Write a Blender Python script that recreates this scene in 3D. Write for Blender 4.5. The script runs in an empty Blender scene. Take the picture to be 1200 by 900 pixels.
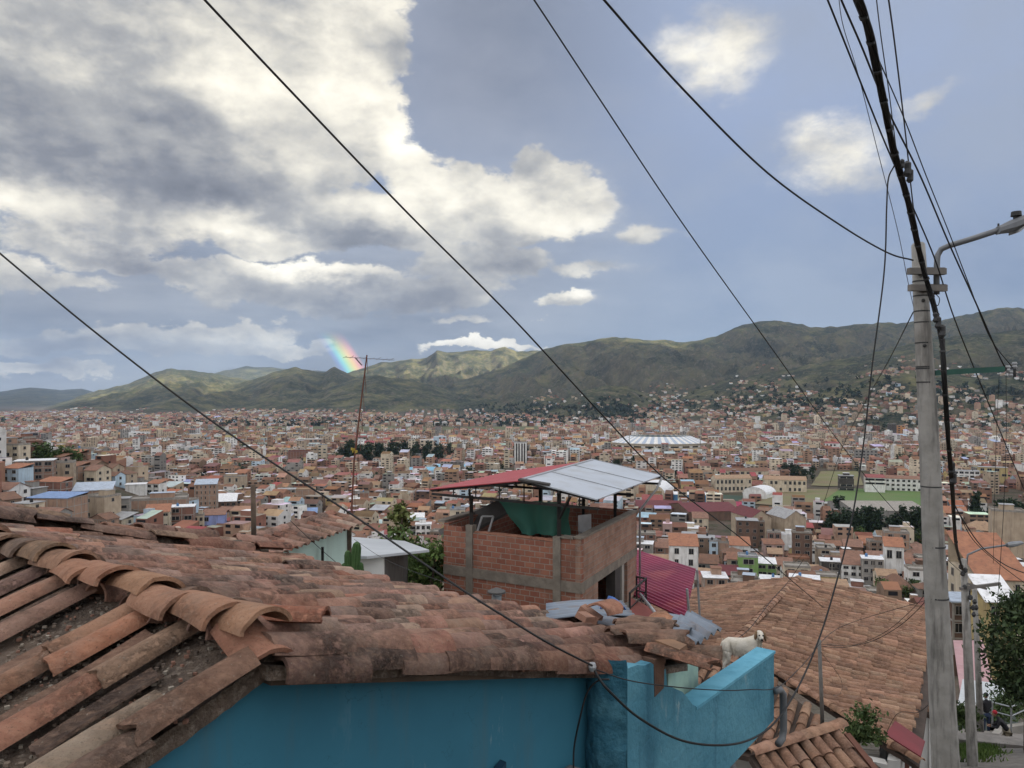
import bpy, bmesh, math, random
import numpy as np
from mathutils import Vector, Matrix, Euler
R = math.radians
rng = random.Random(7)
F, HX, HY = 870.0, 600.0, 470.0
SC = bpy.context.scene
COL = SC.collection

def at(px, py, Y):
    """point seen at photograph pixel (px, py) at depth Y metres in front of the camera (camera at the origin, +Y ahead)"""
    return Vector(((px - HX) / F * Y, Y, (HY - py) / F * Y))

# ------------------------------------------------------------------ numpy noise
def _hash(ix, iy, seed):
    n = (ix.astype(np.int64) * 374761393 + iy.astype(np.int64) * 668265263 + seed * 1442695041) & 0xFFFFFFFF
    n = ((n ^ (n >> 13)) * 1274126177) & 0xFFFFFFFF
    return ((n ^ (n >> 16)) & 0xFFFF) / 65535.0
def vnoise(x, y, seed=0):
    x = np.asarray(x, float); y = np.asarray(y, float)
    ix = np.floor(x); iy = np.floor(y); fx = x - ix; fy = y - iy
    fx = fx * fx * fx * (fx * (fx * 6 - 15) + 10); fy = fy * fy * fy * (fy * (fy * 6 - 15) + 10)
    a = _hash(ix, iy, seed); b = _hash(ix + 1, iy, seed); c = _hash(ix, iy + 1, seed); d = _hash(ix + 1, iy + 1, seed)
    return (a * (1 - fx) + b * fx) * (1 - fy) + (c * (1 - fx) + d * fx) * fy
def fbm(x, y, oct=4, seed=0):
    s = 0; a = .5; t = 0
    for k in range(oct):
        s = s + a * vnoise(np.asarray(x) * 2 ** k + 17.3 * k, np.asarray(y) * 2 ** k - 9.1 * k, seed + k); t += a; a *= .5
    return s / t
def ridged(x, y, oct=4, seed=0):
    s = 0; a = .5; t = 0
    for k in range(oct):
        s = s + a * (1 - np.abs(2 * vnoise(np.asarray(x) * 2 ** k + 5.7 * k, np.asarray(y) * 2 ** k + 3.3 * k, seed + k) - 1)); t += a; a *= .5
    return s / t

# ------------------------------------------------------------------ object helpers
def tag(o, label=None, cat=None, group=None, kind=None):
    if label: o['label'] = label
    if cat: o['category'] = cat
    if group: o['group'] = group
    if kind: o['kind'] = kind
    return o
def empty(name, loc=(0, 0, 0), rz=0.0, label=None, cat=None, group=None):
    o = bpy.data.objects.new(name, None); COL.objects.link(o)
    o.location = loc; o.rotation_euler = (0, 0, rz); o.empty_display_size = .1
    return tag(o, label, cat, group)
def link(name, me, parent=None, loc=None):
    o = bpy.data.objects.new(name, me); COL.objects.link(o)
    if parent is not None: o.parent = parent
    if loc is not None: o.location = loc
    return o
def copy_tree(o, parent=None):
    c = o.copy(); COL.objects.link(c); c.parent = parent
    for ch in list(o.children): copy_tree(ch, c)
    return c

class MB:
    """collects faces and links them as ONE mesh object"""
    def __init__(s): s.v = []; s.f = []; s.m = []; s.c = []; s.cur = (1, 1, 1); s.mi = 0
    def add(s, vs, fs, mi=None, col=None):
        b = len(s.v); s.v.extend([tuple(p) for p in vs])
        for f in fs:
            s.f.append([b + i for i in f]); s.m.append(s.mi if mi is None else mi); s.c.append(s.cur if col is None else col)
        return s
    def quad(s, a, b, c, d, mi=None, col=None): return s.add([a, b, c, d], [(0, 1, 2, 3)], mi, col)
    def box(s, c, size, rz=0.0, mi=None, col=None, M=None, taper=1.0):
        x, y, z = size[0] / 2, size[1] / 2, size[2] / 2
        vs = [Vector((sx * x * (taper if sz > 0 else 1), sy * y * (taper if sz > 0 else 1), sz * z)) for sz in (-1, 1) for sy in (-1, 1) for sx in (-1, 1)]
        if M is None: M = Matrix.Rotation(rz, 3, 'Z')
        c = Vector(c); vs = [M @ v + c for v in vs]
        return s.add(vs, [(0, 2, 3, 1), (4, 5, 7, 6), (0, 1, 5, 4), (2, 6, 7, 3), (0, 4, 6, 2), (1, 3, 7, 5)], mi, col)
    def bar(s, p, q, w, h=None, mi=None, col=None, up=Vector((0, 0, 1))):
        p = Vector(p); q = Vector(q); d = q - p; L = d.length
        if L < 1e-6: return s
        d /= L; h = w if h is None else h
        if abs(d.dot(up)) > .98: up = Vector((0, 1, 0))
        x = d.cross(up).normalized(); y = x.cross(d)
        return s.box((p + q) / 2, (w, L, h), M=Matrix((x, d, y)).transposed(), mi=mi, col=col)
    def tube(s, pts, r, n=8, mi=None, col=None, cap=True):
        pts = [Vector(p) for p in pts]; rr = r if hasattr(r, '__len__') else [r] * len(pts)
        vs = []; fs = []; prev = None
        for i, p in enumerate(pts):
            t = (pts[min(i + 1, len(pts) - 1)] - pts[max(i - 1, 0)]).normalized()
            if prev is None:
                u = t.cross(Vector((0, 0, 1)));
                if u.length < .1: u = t.cross(Vector((1, 0, 0)))
            else: u = prev - t * prev.dot(t)
            u.normalize(); prev = u; w = t.cross(u)
            for k in range(n):
                a = 2 * math.pi * k / n; vs.append(p + (u * math.cos(a) + w * math.sin(a)) * rr[i])
        for i in range(len(pts) - 1):
            for k in range(n):
                fs.append((i * n + k, i * n + (k + 1) % n, (i + 1) * n + (k + 1) % n, (i + 1) * n + k))
        if cap: fs.append(tuple(range(n - 1, -1, -1))); fs.append(tuple((len(pts) - 1) * n + k for k in range(n)))
        return s.add(vs, fs, mi, col)
    def ball(s, c, r, n=8, m=6, mi=None, col=None, sc=(1, 1, 1)):
        c = Vector(c); vs = []; fs = []
        for i in range(m + 1):
            th = math.pi * i / m
            for k in range(n):
                a = 2 * math.pi * k / n
                vs.append(c + Vector((r * sc[0] * math.sin(th) * math.cos(a), r * sc[1] * math.sin(th) * math.sin(a), r * sc[2] * math.cos(th))))
        for i in range(m):
            for k in range(n): fs.append((i * n + k, (i + 1) * n + k, (i + 1) * n + (k + 1) % n, i * n + (k + 1) % n))
        return s.add(vs, fs, mi, col)
    def prism(s, poly, z0, z1, mi=None, col=None):
        """poly: list of (x, y); vertical prism"""
        n = len(poly); vs = [(x, y, z0) for x, y in poly] + [(x, y, z1) for x, y in poly]
        fs = [tuple(range(n - 1, -1, -1)), tuple(range(n, 2 * n))] + [(i, (i + 1) % n, n + (i + 1) % n, n + i) for i in range(n)]
        return s.add(vs, fs, mi, col)
    def slab(s, poly3, t, mi=None, col=None):
        """poly3: planar polygon of 3D points, thickened by vector t"""
        p = [Vector(a) for a in poly3]; t = Vector(t); n = len(p)
        vs = p + [a + t for a in p]
        fs = [tuple(range(n - 1, -1, -1)), tuple(range(n, 2 * n))] + [(i, (i + 1) % n, n + (i + 1) % n, n + i) for i in range(n)]
        return s.add(vs, fs, mi, col)
    def build(s, name, mats, parent=None, smooth=False, loc=None, uv=False):
        me = bpy.data.meshes.new(name)
        me.from_pydata(s.v, [], s.f)
        if not isinstance(mats, (list, tuple)): mats = [mats]
        for m in mats: me.materials.append(m)
        if len(mats) > 1: me.polygons.foreach_set('material_index', s.m)
        if any(c != (1, 1, 1) for c in s.c):
            at_ = me.attributes.new('tint', 'FLOAT_COLOR', 'FACE')
            a = np.ones((len(s.c), 4), np.float32); a[:, :3] = np.array(s.c, np.float32); at_.data.foreach_set('color', a.ravel())
        if smooth: me.polygons.foreach_set('use_smooth', [True] * len(me.polygons))
        me.update()
        if uv:
            L = me.uv_layers.new(name='UVMap')
            for p in me.polygons:
                n = p.normal
                if abs(n.z) > .8: ux, vx = Vector((1, 0, 0)), Vector((0, 1, 0))
                else: ux = Vector((0, 0, 1)).cross(n).normalized(); vx = Vector((0, 0, 1))
                for li in p.loop_indices:
                    co = me.vertices[me.loops[li].vertex_index].co; L.data[li].uv = (co.dot(ux), co.dot(vx))
        me.validate()
        return link(name, me, parent, loc)

# ------------------------------------------------------------------ materials
class NT:
    def __init__(s, tree): s.t = tree; s.n = tree.nodes; s.l = tree.links
    def new(s, typ, **kw):
        n = s.n.new(typ)
        for k, v in kw.items(): setattr(n, k, v)
        return n
    def put(s, sock, val):
        if hasattr(val, 'is_output') or isinstance(val, bpy.types.NodeSocket): s.l.new(val, sock)
        else: sock.default_value = val
    def math(s, op, a, b=None, c=None, clamp=False):
        n = s.new('ShaderNodeMath', operation=op); n.use_clamp = clamp
        s.put(n.inputs[0], a)
        if b is not None: s.put(n.inputs[1], b)
        if c is not None: s.put(n.inputs[2], c)
        return n.outputs[0]
    def vmath(s, op, a, b=None, scale=None):
        n = s.new('ShaderNodeVectorMath', operation=op); s.put(n.inputs[0], a)
        if b is not None: s.put(n.inputs[1], b)
        if scale is not None: s.put(n.inputs['Scale'], scale)
        return n.outputs['Value'] if op in ('LENGTH', 'DOT_PRODUCT', 'DISTANCE') else n.outputs[0]
    def noise(s, vec, scale, detail=4, rough=.55, color=False, dist=0):
        n = s.new('ShaderNodeTexNoise'); s.put(n.inputs['Vector'], vec); n.inputs['Scale'].default_value = scale
        n.inputs['Detail'].default_value = detail; n.inputs['Roughness'].default_value = rough; n.inputs['Distortion'].default_value = dist
        return n.outputs['Color' if color else 'Fac']
    def ramp(s, fac, stops):
        n = s.new('ShaderNodeValToRGB'); e = n.color_ramp.elements
        while len(e) > 1: e.remove(e[-1])
        e[0].position = stops[0][0]; e[0].color = c4(stops[0][1])
        for p, c in stops[1:]:
            x = e.new(p); x.color = c4(c)
        s.put(n.inputs[0], fac); return n.outputs[0]
    def mix(s, fac, a, b, mode='MIX'):
        n = s.new('ShaderNodeMix', data_type='RGBA', blend_type=mode); n.clamp_factor = True
        s.put(n.inputs[0], fac); s.put(n.inputs[6], c4(a) if isinstance(a, tuple) else a); s.put(n.inputs[7], c4(b) if isinstance(b, tuple) else b)
        return n.outputs[2]
    def remap(s, v, a, b, c=0.0, d=1.0, smooth=False):
        n = s.new('ShaderNodeMapRange'); n.interpolation_type = 'SMOOTHSTEP' if smooth else 'LINEAR'; n.clamp = True
        s.put(n.inputs['Value'], v); n.inputs['From Min'].default_value = a; n.inputs['From Max'].default_value = b
        n.inputs['To Min'].default_value = c; n.inputs['To Max'].default_value = d
        return n.outputs['Result']
def c4(c):
    if isinstance(c, (int, float)): c = (c, c, c)
    return (c[0], c[1], c[2], 1.0)
MATS = {}
def new_mat(name):
    m = bpy.data.materials.new(name); m.use_nodes = True; m.node_tree.nodes.clear()
    t = NT(m.node_tree); out = t.new('ShaderNodeOutputMaterial'); b = t.new('ShaderNodeBsdfPrincipled')
    t.l.new(b.outputs[0], out.inputs['Surface']); return m, t, b
def bump(t, b, h, strength=.4, dist=.01):
    n = t.new('ShaderNodeBump'); n.inputs['Strength'].default_value = strength; n.inputs['Distance'].default_value = dist
    t.put(n.inputs['Height'], h); t.l.new(n.outputs[0], b.inputs['Normal']); return n
def surf(name, c1, c2=None, scale=3.0, rough=.85, bmp=.3, bdist=.01, metal=0.0, dirt=None, dirt_amt=.5, dirt_scale=None, tint=False, spec=.3, detail=5, streak=False, lo=.35, hi=.65, coord='Object', scuff=None, scuff_scale=3.0):
    """two-tone weathered surface: colour noise, optional dirt stains, optional per-face tint, bump"""
    if name in MATS: return MATS[name]
    m, t, b = new_mat(name)
    tc = t.new('ShaderNodeTexCoord').outputs[coord]
    if c2 is None: c2 = tuple(x * .72 for x in c1)
    n = t.noise(tc, scale, detail)
    col = t.mix(t.remap(n, lo, hi), c1, c2)
    if dirt:
        v = tc
        if streak:
            mp = t.new('ShaderNodeMapping'); mp.inputs['Scale'].default_value = (1, 1, .12); t.l.new(tc, mp.inputs['Vector']); v = mp.outputs[0]
        d = t.noise(v, dirt_scale or scale * 2.3, 6, .65)
        col = t.mix(t.math('MULTIPLY', t.remap(d, .5, .68), dirt_amt), col, dirt)
    if scuff:      # chipped and rubbed places where the coat below shows
        sm = t.new('ShaderNodeMapping'); sm.inputs['Scale'].default_value = (1, 1, .35); t.l.new(tc, sm.inputs['Vector'])
        k = t.math('MULTIPLY', t.remap(t.noise(sm.outputs[0], scuff_scale, 8, .72), .60, .66), t.remap(t.noise(tc, scuff_scale * .35, 3), .45, .6))
        col = t.mix(t.math('MULTIPLY', k, .75), col, scuff)
        crk = t.remap(t.math('ABSOLUTE', t.math('SUBTRACT', t.noise(tc, scuff_scale * .55, 6, .6), .5)), 0, .0045, .6, 0)
        col = t.mix(t.math('MULTIPLY', crk, t.remap(t.noise(tc, scuff_scale * .4, 2), .5, .62)), col, tuple(x * .35 for x in c1))
    if tint:
        a = t.new('ShaderNodeAttribute'); a.attribute_name = 'tint'
        col = t.mix(1.0, col, a.outputs['Color'], 'MULTIPLY')
    t.put(b.inputs['Base Color'], col)
    b.inputs['Roughness'].default_value = rough; b.inputs['Metallic'].default_value = metal; b.inputs['Specular IOR Level'].default_value = spec
    if bmp: bump(t, b, t.noise(tc, scale * 6, 5, .6), bmp, bdist)
    MATS[name] = m; return m
EXPOSURE = 1.46
HAZE = 2.2e-5
# ------------------------------------------------------------------ camera, world, sun
cam = bpy.data.cameras.new('camera'); camo = bpy.data.objects.new('camera', cam); COL.objects.link(camo)
camo.location = (0, 0, 0); camo.rotation_euler = (R(90), 0, 0)
cam.sensor_width = 36; cam.lens = F / 1200 * 36; cam.shift_y = (HY - 450) / 1200
cam.clip_start = .05; cam.clip_end = 120000
SC.camera = camo
SC.view_settings.view_transform = 'Standard'; SC.view_settings.look = 'None'; SC.view_settings.exposure = EXPOSURE; SC.view_settings.gamma = 1
SC.view_settings.use_curve_mapping = False
SC.cycles.use_denoising = True
SC.cycles.max_bounces = 5; SC.cycles.diffuse_bounces = 3; SC.cycles.volume_bounces = 1; SC.cycles.transparent_max_bounces = 8
SC.cycles.use_adaptive_sampling = True; SC.cycles.adaptive_threshold = 0.01
SC.cycles.caustics_reflective = False; SC.cycles.caustics_refractive = False

SUN_AZ, SUN_EL = 131.0, 18.0                 # azimuth from +Y towards +X: low, behind the camera to the right (the rainbow stands opposite)
sdir = Vector((math.sin(R(SUN_AZ)) * math.cos(R(SUN_EL)), math.cos(R(SUN_AZ)) * math.cos(R(SUN_EL)), math.sin(R(SUN_EL))))
sl = bpy.data.lights.new('sun', 'SUN'); sl.energy = 5.0; sl.angle = R(.5); sl.color = (1.0, .93, .74)
so = bpy.data.objects.new('sun', sl); COL.objects.link(so); so.rotation_euler = sdir.to_track_quat('Z', 'Y').to_euler()

w = bpy.data.worlds.new('World'); SC.world = w; w.use_nodes = True; w.node_tree.nodes.clear()
def ae(px, py):
    return math.atan2(px - HX, F), math.atan2(HY - py, math.hypot(F, px - HX))

def blob_group(name, blobs):
    """node group: Vector (azimuth, elevation) -> the strongest of a set of soft ellipses in the sky"""
    g = bpy.data.node_groups.new(name, 'ShaderNodeTree')
    g.interface.new_socket('Vector', in_out='INPUT', socket_type='NodeSocketVector')
    g.interface.new_socket('Value', in_out='OUTPUT', socket_type='NodeSocketFloat')
    t = NT(g); gi = t.new('NodeGroupInput'); go = t.new('NodeGroupOutput')
    acc = None
    for (px, py, rx, ry, rot, wt) in blobs:
        a, e = ae(px, py)
        m = t.new('ShaderNodeMapping', vector_type='TEXTURE')
        m.inputs['Location'].default_value = (a, e, 0); m.inputs['Rotation'].default_value = (0, 0, R(rot)); m.inputs['Scale'].default_value = (rx / F, ry / F, 1)
        t.l.new(gi.outputs[0], m.inputs['Vector'])
        d = t.vmath('LENGTH', m.outputs[0])
        f = t.remap(d, 0.0, 1.25, wt, 0.0, smooth=True)
        acc = f if acc is None else t.math('SMOOTH_MAX', acc, f, .12)
    t.l.new(acc, go.inputs[0]); return g
CLOUD = blob_group('cloud_masses', [
    (150, 40, 400, 190, 0, 1.1), (340, 60, 200, 150, 0, 1.1), (60, 180, 320, 120, 0, 1.05), (435, 30, 95, 80, 0, .95), (250, 200, 260, 100, 0, 1.05), (420, 160, 110, 75, 0, .9),
    (330, 255, 190, 65, 0, 1.0), (560, 245, 190, 62, -4, 1.0), (675, 228, 62, 50, 0, .95), (755, 270, 62, 16, 0, .85), (470, 262, 140, 60, 0, 1.0), (475, 210, 66, 60, 0, .9), (635, 215, 70, 40, 0, .85),
    (120, 255, 180, 30, 0, .9), (40, 232, 100, 40, 0, .9), (280, 275, 80, 34, -10, .9),
    (390, 340, 210, 42, 0, 1.0), (250, 318, 110, 26, 0, .85), (530, 345, 110, 34, 0, .9), (655, 358, 76, 18, 0, .85), (140, 300, 150, 26, 0, .8),
    (845, 60, 88, 58, 0, .80), (975, 178, 92, 42, -15, .78), (1078, 132, 44, 18, 30, .72), 
    (560, 402, 130, 11, 0, .8), (300, 440, 160, 12, 0, .6), (120, 400, 190, 24, 0, .8), (40, 330, 150, 30, 0, .75), (230, 385, 190, 20, 0, .78), (60, 435, 140, 14, 0, .75), (330, 405, 150, 16, 0, .75), (560, 312, 160, 36, 0, .85), (690, 318, 110, 26, 0, .7), (540, 375, 100, 12, 0, .65)])
DARK = blob_group('cloud_undersides', [
    (110, 165, 260, 62, 4, .85), (150, 225, 220, 34, 0, 1.0), (20, 120, 200, 90, 0, .5), (430, 292, 180, 26, 0, .95), (230, 282, 130, 16, 0, .8), (650, 284, 150, 16, 0, .7), (420, 362, 220, 30, 0, 1.0),
    (330, 170, 100, 30, 0, .4), (100, 300, 180, 18, 0, .8), (120, 410, 220, 34, 0, .8), (300, 425, 240, 24, 0, .75), (30, 350, 200, 40, 0, .7), (210, 60, 120, 40, 10, .3), (540, 320, 120, 16, 0, .5), (240, 345, 180, 16, 0, .5)])
LIGHT = blob_group('cloud_lit_heads', [
    (340, 70, 200, 110, 0, .85), (390, 170, 130, 60, 0, .6), (480, 190, 80, 70, 0, .9), (690, 235, 100, 52, 0, .8), (30, 235, 110, 34, 0, .95), (280, 265, 110, 34, -12, 1.0), (570, 235, 150, 36, 0, .75), (350, 316, 150, 18, 0, .8), (655, 352, 80, 12, 0, .8),
    (845, 55, 90, 50, 0, .7), (975, 175, 90, 40, 0, .6), (560, 400, 140, 11, 0, .9), (430, 35, 110, 80, 0, .6), (130, 40, 200, 60, 0, .4), (440, 250, 90, 26, 0, .6), (770, 268, 70, 14, 0, .5)])

t = NT(w.node_tree)
out = t.new('ShaderNodeOutputWorld'); bg = t.new('ShaderNodeBackground'); bg.inputs['Strength'].default_value = 0.05
t.l.new(bg.outputs[0], out.inputs['Surface'])
gen = t.vmath('NORMALIZE', t.new('ShaderNodeTexCoord').outputs['Generated'])
sep = t.new('ShaderNodeSeparateXYZ'); t.l.new(gen, sep.inputs[0])
az = t.math('ARCTAN2', sep.outputs[0], sep.outputs[1]); el = t.math('ARCSINE', sep.outputs[2])
cmb = t.new('ShaderNodeCombineXYZ'); t.l.new(az, cmb.inputs[0]); t.l.new(el, cmb.inputs[1]); P0 = cmb.outputs[0]
def grp(g, v):
    n = t.new('ShaderNodeGroup'); n.node_tree = g; t.l.new(v, n.inputs[0]); return n.outputs[0]
# billows: noise on the direction sphere, vertically squeezed, warps the masses and frays their edges
mp = t.new('ShaderNodeMapping'); mp.inputs['Scale'].default_value = (1, 1, 1.7); t.l.new(gen, mp.inputs['Vector']); G = mp.outputs[0]
def centred(n, k): return t.vmath('SCALE', t.vmath('SUBTRACT', n, (.5, .5, .5)), scale=k)
warp = t.vmath('ADD', centred(t.noise(G, 7, 3, .5, color=True), .075), centred(t.noise(G, 26, 5, .62, color=True), .042))
P = t.vmath('ADD', P0, warp)
mass = grp(CLOUD, P)
def billow(v, sc, det=2, rough=.5):
    n = t.new('ShaderNodeTexVoronoi', feature='F1', normalize=True); n.inputs['Scale'].default_value = sc; n.inputs['Detail'].default_value = det; n.inputs['Roughness'].default_value = rough
    t.l.new(v, n.inputs['Vector']); d = n.outputs['Distance']; return t.math('SUBTRACT', 1.0, t.math('MULTIPLY', t.math('POWER', d, 1.5), 1.25))
GW = t.vmath('ADD', G, centred(t.noise(G, 12, 5, .6, color=True), .05))
def field(v):   # rounded heads of cumulus broken up by finer turbulence, about 0..1
    return t.math('ADD', t.math('MULTIPLY', billow(v, 9.0), .85), t.math('MULTIPLY', t.noise(v, 34, 7, .62), .45))
SH = (.012, 0, .026)
fine = t.math('SUBTRACT', field(GW), .38); fine2 = t.math('SUBTRACT', field(t.vmath('ADD', GW, SH)), .38)
mid = t.noise(G, 5.5, 5, .55); mid2 = t.noise(t.vmath('ADD', G, (.03, 0, .06)), 5.5, 5, .55)
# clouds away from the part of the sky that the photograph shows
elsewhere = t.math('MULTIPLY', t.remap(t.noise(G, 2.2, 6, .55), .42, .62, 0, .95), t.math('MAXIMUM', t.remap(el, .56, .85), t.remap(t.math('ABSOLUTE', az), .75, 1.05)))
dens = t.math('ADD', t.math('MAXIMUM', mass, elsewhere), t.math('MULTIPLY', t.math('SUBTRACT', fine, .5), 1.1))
hard, soft = t.remap(dens, .40, .58, 0, 1, smooth=True), t.remap(dens, .18, .92, 0, .92, smooth=True)
softside = t.remap(az, .06, .22)
cover = t.math('ADD', t.math('MULTIPLY', hard, t.math('SUBTRACT', 1.0, softside)), t.math('MULTIPLY', soft, softside))
# thin veil between the clouds
veil_n = t.noise(G, 3.2, 6, .6)
sky = t.new('ShaderNodeTexSky', sky_type='NISHITA'); sky.sun_disc = False
sky.sun_elevation = R(SUN_EL); sky.sun_rotation = R(SUN_AZ); sky.altitude = 3400; sky.air_density = 1.0; sky.dust_density = 1.0; sky.ozone_density = 1.0
veil = t.ramp(t.remap(el, -.02, .62), [(0.0, (2.3, 2.65, 3.2)), (.12, (1.65, 2.02, 2.85)), (.30, (2.05, 2.5, 3.5)), (.6, (3.0, 3.6, 5.0)), (1.0, (3.4, 4.05, 5.5))])
veil = t.mix(t.remap(veil_n, .40, .60, 0, .7), veil, (3.1, 3.45, 4.15))
veil = t.mix(t.math('MULTIPLY', t.math('MULTIPLY', t.remap(az, -.40, -.05, smooth=True), t.remap(az, .34, -.05, smooth=True)), t.remap(el, .10, .42, 0, .95, smooth=True)), veil, t.mix(t.remap(veil_n, .38, .62), (1.9, 2.05, 2.45), (2.8, 2.95, 3.4)))
clear = t.mix(.82, sky.outputs[0], veil)
lowleft = t.math('MULTIPLY', t.remap(az, .12, -.25, smooth=True), t.remap(el, .22, .0, smooth=True))
clear = t.mix(t.math('MULTIPLY', lowleft, .6), clear, (2.1, 2.4, 2.9))
dark = grp(DARK, P); lit = grp(LIGHT, P)
relief = t.math('ADD', t.math('MULTIPLY', t.math('SUBTRACT', fine, fine2), .62), t.math('MULTIPLY', t.math('SUBTRACT', mid, mid2), 1.2))
edge = t.remap(dens, .45, .95, .10, -.04)
lum = t.math('ADD', t.math('ADD', .48, t.math('MULTIPLY', lit, .46)), t.math('ADD', t.math('MULTIPLY', dark, -.27), t.math('ADD', relief, edge)))
ccol = t.ramp(lum, [(0.0, (1.35, 1.45, 1.7)), (.22, (2.0, 2.1, 2.35)), (.45, (3.4, 3.42, 3.4)), (.65, (5.5, 5.3, 4.75)), (.85, (7.7, 7.3, 6.3)), (1.0, (9.0, 8.6, 7.5))])
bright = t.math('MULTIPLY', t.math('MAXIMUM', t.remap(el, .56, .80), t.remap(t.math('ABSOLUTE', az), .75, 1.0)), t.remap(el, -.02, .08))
# the open evening side of the sky, overhead and behind the camera, is far brighter than the rain side in front
strat = t.mix(t.remap(t.noise(t.vmath('MULTIPLY', gen, (1, 1, 4.5)), 4.5, 7, .6), .36, .66), (1.65, 1.85, 2.25), (3.0, 3.15, 3.4))
clear = t.mix(t.math('MULTIPLY', t.math('MULTIPLY', t.remap(az, .34, -.10, smooth=True), t.remap(el, .30, .16, smooth=True)), .8), clear, strat)
col = t.mix(cover, clear, ccol)
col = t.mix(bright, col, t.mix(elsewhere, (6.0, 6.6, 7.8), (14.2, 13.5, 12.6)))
# rainbow: 40.5 to 42.6 degrees round the point opposite the sun, where the rain falls
anti = (-sdir).normalized()
ang = t.math('ARCCOSINE', t.vmath('DOT_PRODUCT', gen, tuple(anti)))
a0, e0 = ae(402, 415); ctr = Vector((math.sin(a0) * math.cos(e0), math.cos(a0) * math.cos(e0), math.sin(e0)))
bow_mid = math.acos(ctr.dot(anti))
bow = t.ramp(t.remap(ang, bow_mid - R(.95), bow_mid + R(.95)), [(0.0, (0, 0, 0)), (.16, (.0, .12, .5)), (.32, (.1, .9, .75)), (.48, (.75, 1.1, .1)), (.64, (1.5, .85, .0)), (.82, (1.25, .28, .18)), (1.0, (0, 0, 0))])
bm = t.math('MULTIPLY', t.remap(el, R(5.4), R(3.2), smooth=True), t.math('MULTIPLY', t.remap(az, -.36, -.30), t.remap(az, -.12, -.17)))
addb = t.new('ShaderNodeMix', data_type='RGBA', blend_type='ADD'); addb.clamp_result = False
t.put(addb.inputs[0], t.math('MULTIPLY', bm, .95)); t.l.new(col, addb.inputs[6])
t.l.new(t.vmath('SCALE', bow, scale=5.0), addb.inputs[7])
t.l.new(addb.outputs[2], bg.inputs['Color'])
w.cycles.sampling_method = 'MANUAL'; w.cycles.sample_map_resolution = 512
# ------------------------------------------------------------------ terrain (heights below the eye; the eye is at z = 0)
_by = np.array([-400, -60, -6, 0, 2, 5, 10, 20, 31, 60, 120, 200, 300, 450, 700, 1200, 40000.])
_bz = np.array([60, 14, -1.0, -1.6, -3.3, -4.6, -6.4, -10., -14.2, -25, -43, -61, -76, -86, -92, -93, -93.])
FLOOR = -93.0
# each range of hills: crest (px, py) as seen from here, crest depth, foot depth, roughness
RANGES = [
    dict(c=[(-700, 462), (-200, 462), (0, 456), (35, 452), (70, 456), (95, 455), (130, 466), (170, 474), (260, 480), (420, 484)], D=17000, B=9500, a=.2, s=1),
    dict(c=[(150, 474), (220, 445), (265, 433), (290, 429), (320, 430), (345, 432), (390, 436), (430, 440), (520, 452)], D=14500, B=10000, a=.2, s=2),
    dict(c=[(-700, 500), (-60, 500), (0, 492), (40, 482), (90, 465), (130, 455), (150, 450), (165, 444), (180, 437), (195, 432), (215, 434), (240, 436), (262, 440), (290, 446), (330, 452), (420, 470)], D=9200, B=3900, a=.5, s=3),
    dict(c=[(120, 492), (200, 474), (240, 458), (280, 448), (320, 437), (347, 430.5), (365, 434), (380, 437), (392, 430), (402, 434), (425, 446), (470, 464), (520, 480)], D=7300, B=4300, a=.42, s=4),
    dict(c=[(240, 490), (330, 474), (380, 457), (415, 443), (440, 438.5), (465, 441), (500, 449), (540, 463), (580, 476), (640, 486)], D=5900, B=4200, a=.32, s=5),
    dict(c=[(330, 450), (400, 440), (430, 430), (445, 425), (470, 423), (500, 420), (512, 411), (525, 413), (545, 411), (558, 409), (575, 411), (592, 405), (606, 412), (630, 411), (660, 414), (740, 430)], D=9000, B=5200, a=.6, s=6),
    dict(c=[(420, 474), (520, 452), (580, 433), (610, 421), (640, 408), (680, 401), (700, 398), (722, 395), (735, 394.5), (755, 397), (790, 399), (815, 399), (840, 393), (862, 383), (885, 377), (910, 376), (940, 380), (965, 384), (1000, 380), (1050, 378), (1100, 374), (1150, 366), (1175, 361), (1200, 361), (1300, 345), (1800, 330)], D=7000, B=3900, a=.7, s=7),
    dict(c=[(600, 488), (720, 474), (790, 464), (830, 452), (880, 440), (930, 430), (985, 421), (1030, 411), (1075, 400), (1130, 392), (1200, 386), (1800, 360)], D=4300, B=2500, a=.45, s=8),
    dict(c=[(880, 486), (930, 470), (980, 452), (1020, 438), (1060, 432), (1100, 434), (1150, 440), (1200, 436), (1800, 420)], D=3100, B=2000, a=.35, s=10),
    dict(c=[(600, 487), (650, 474), (680, 458), (705, 452), (735, 452), (765, 463), (800, 478), (830, 486)], D=4000, B=3300, a=.25, s=9),
]
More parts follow.
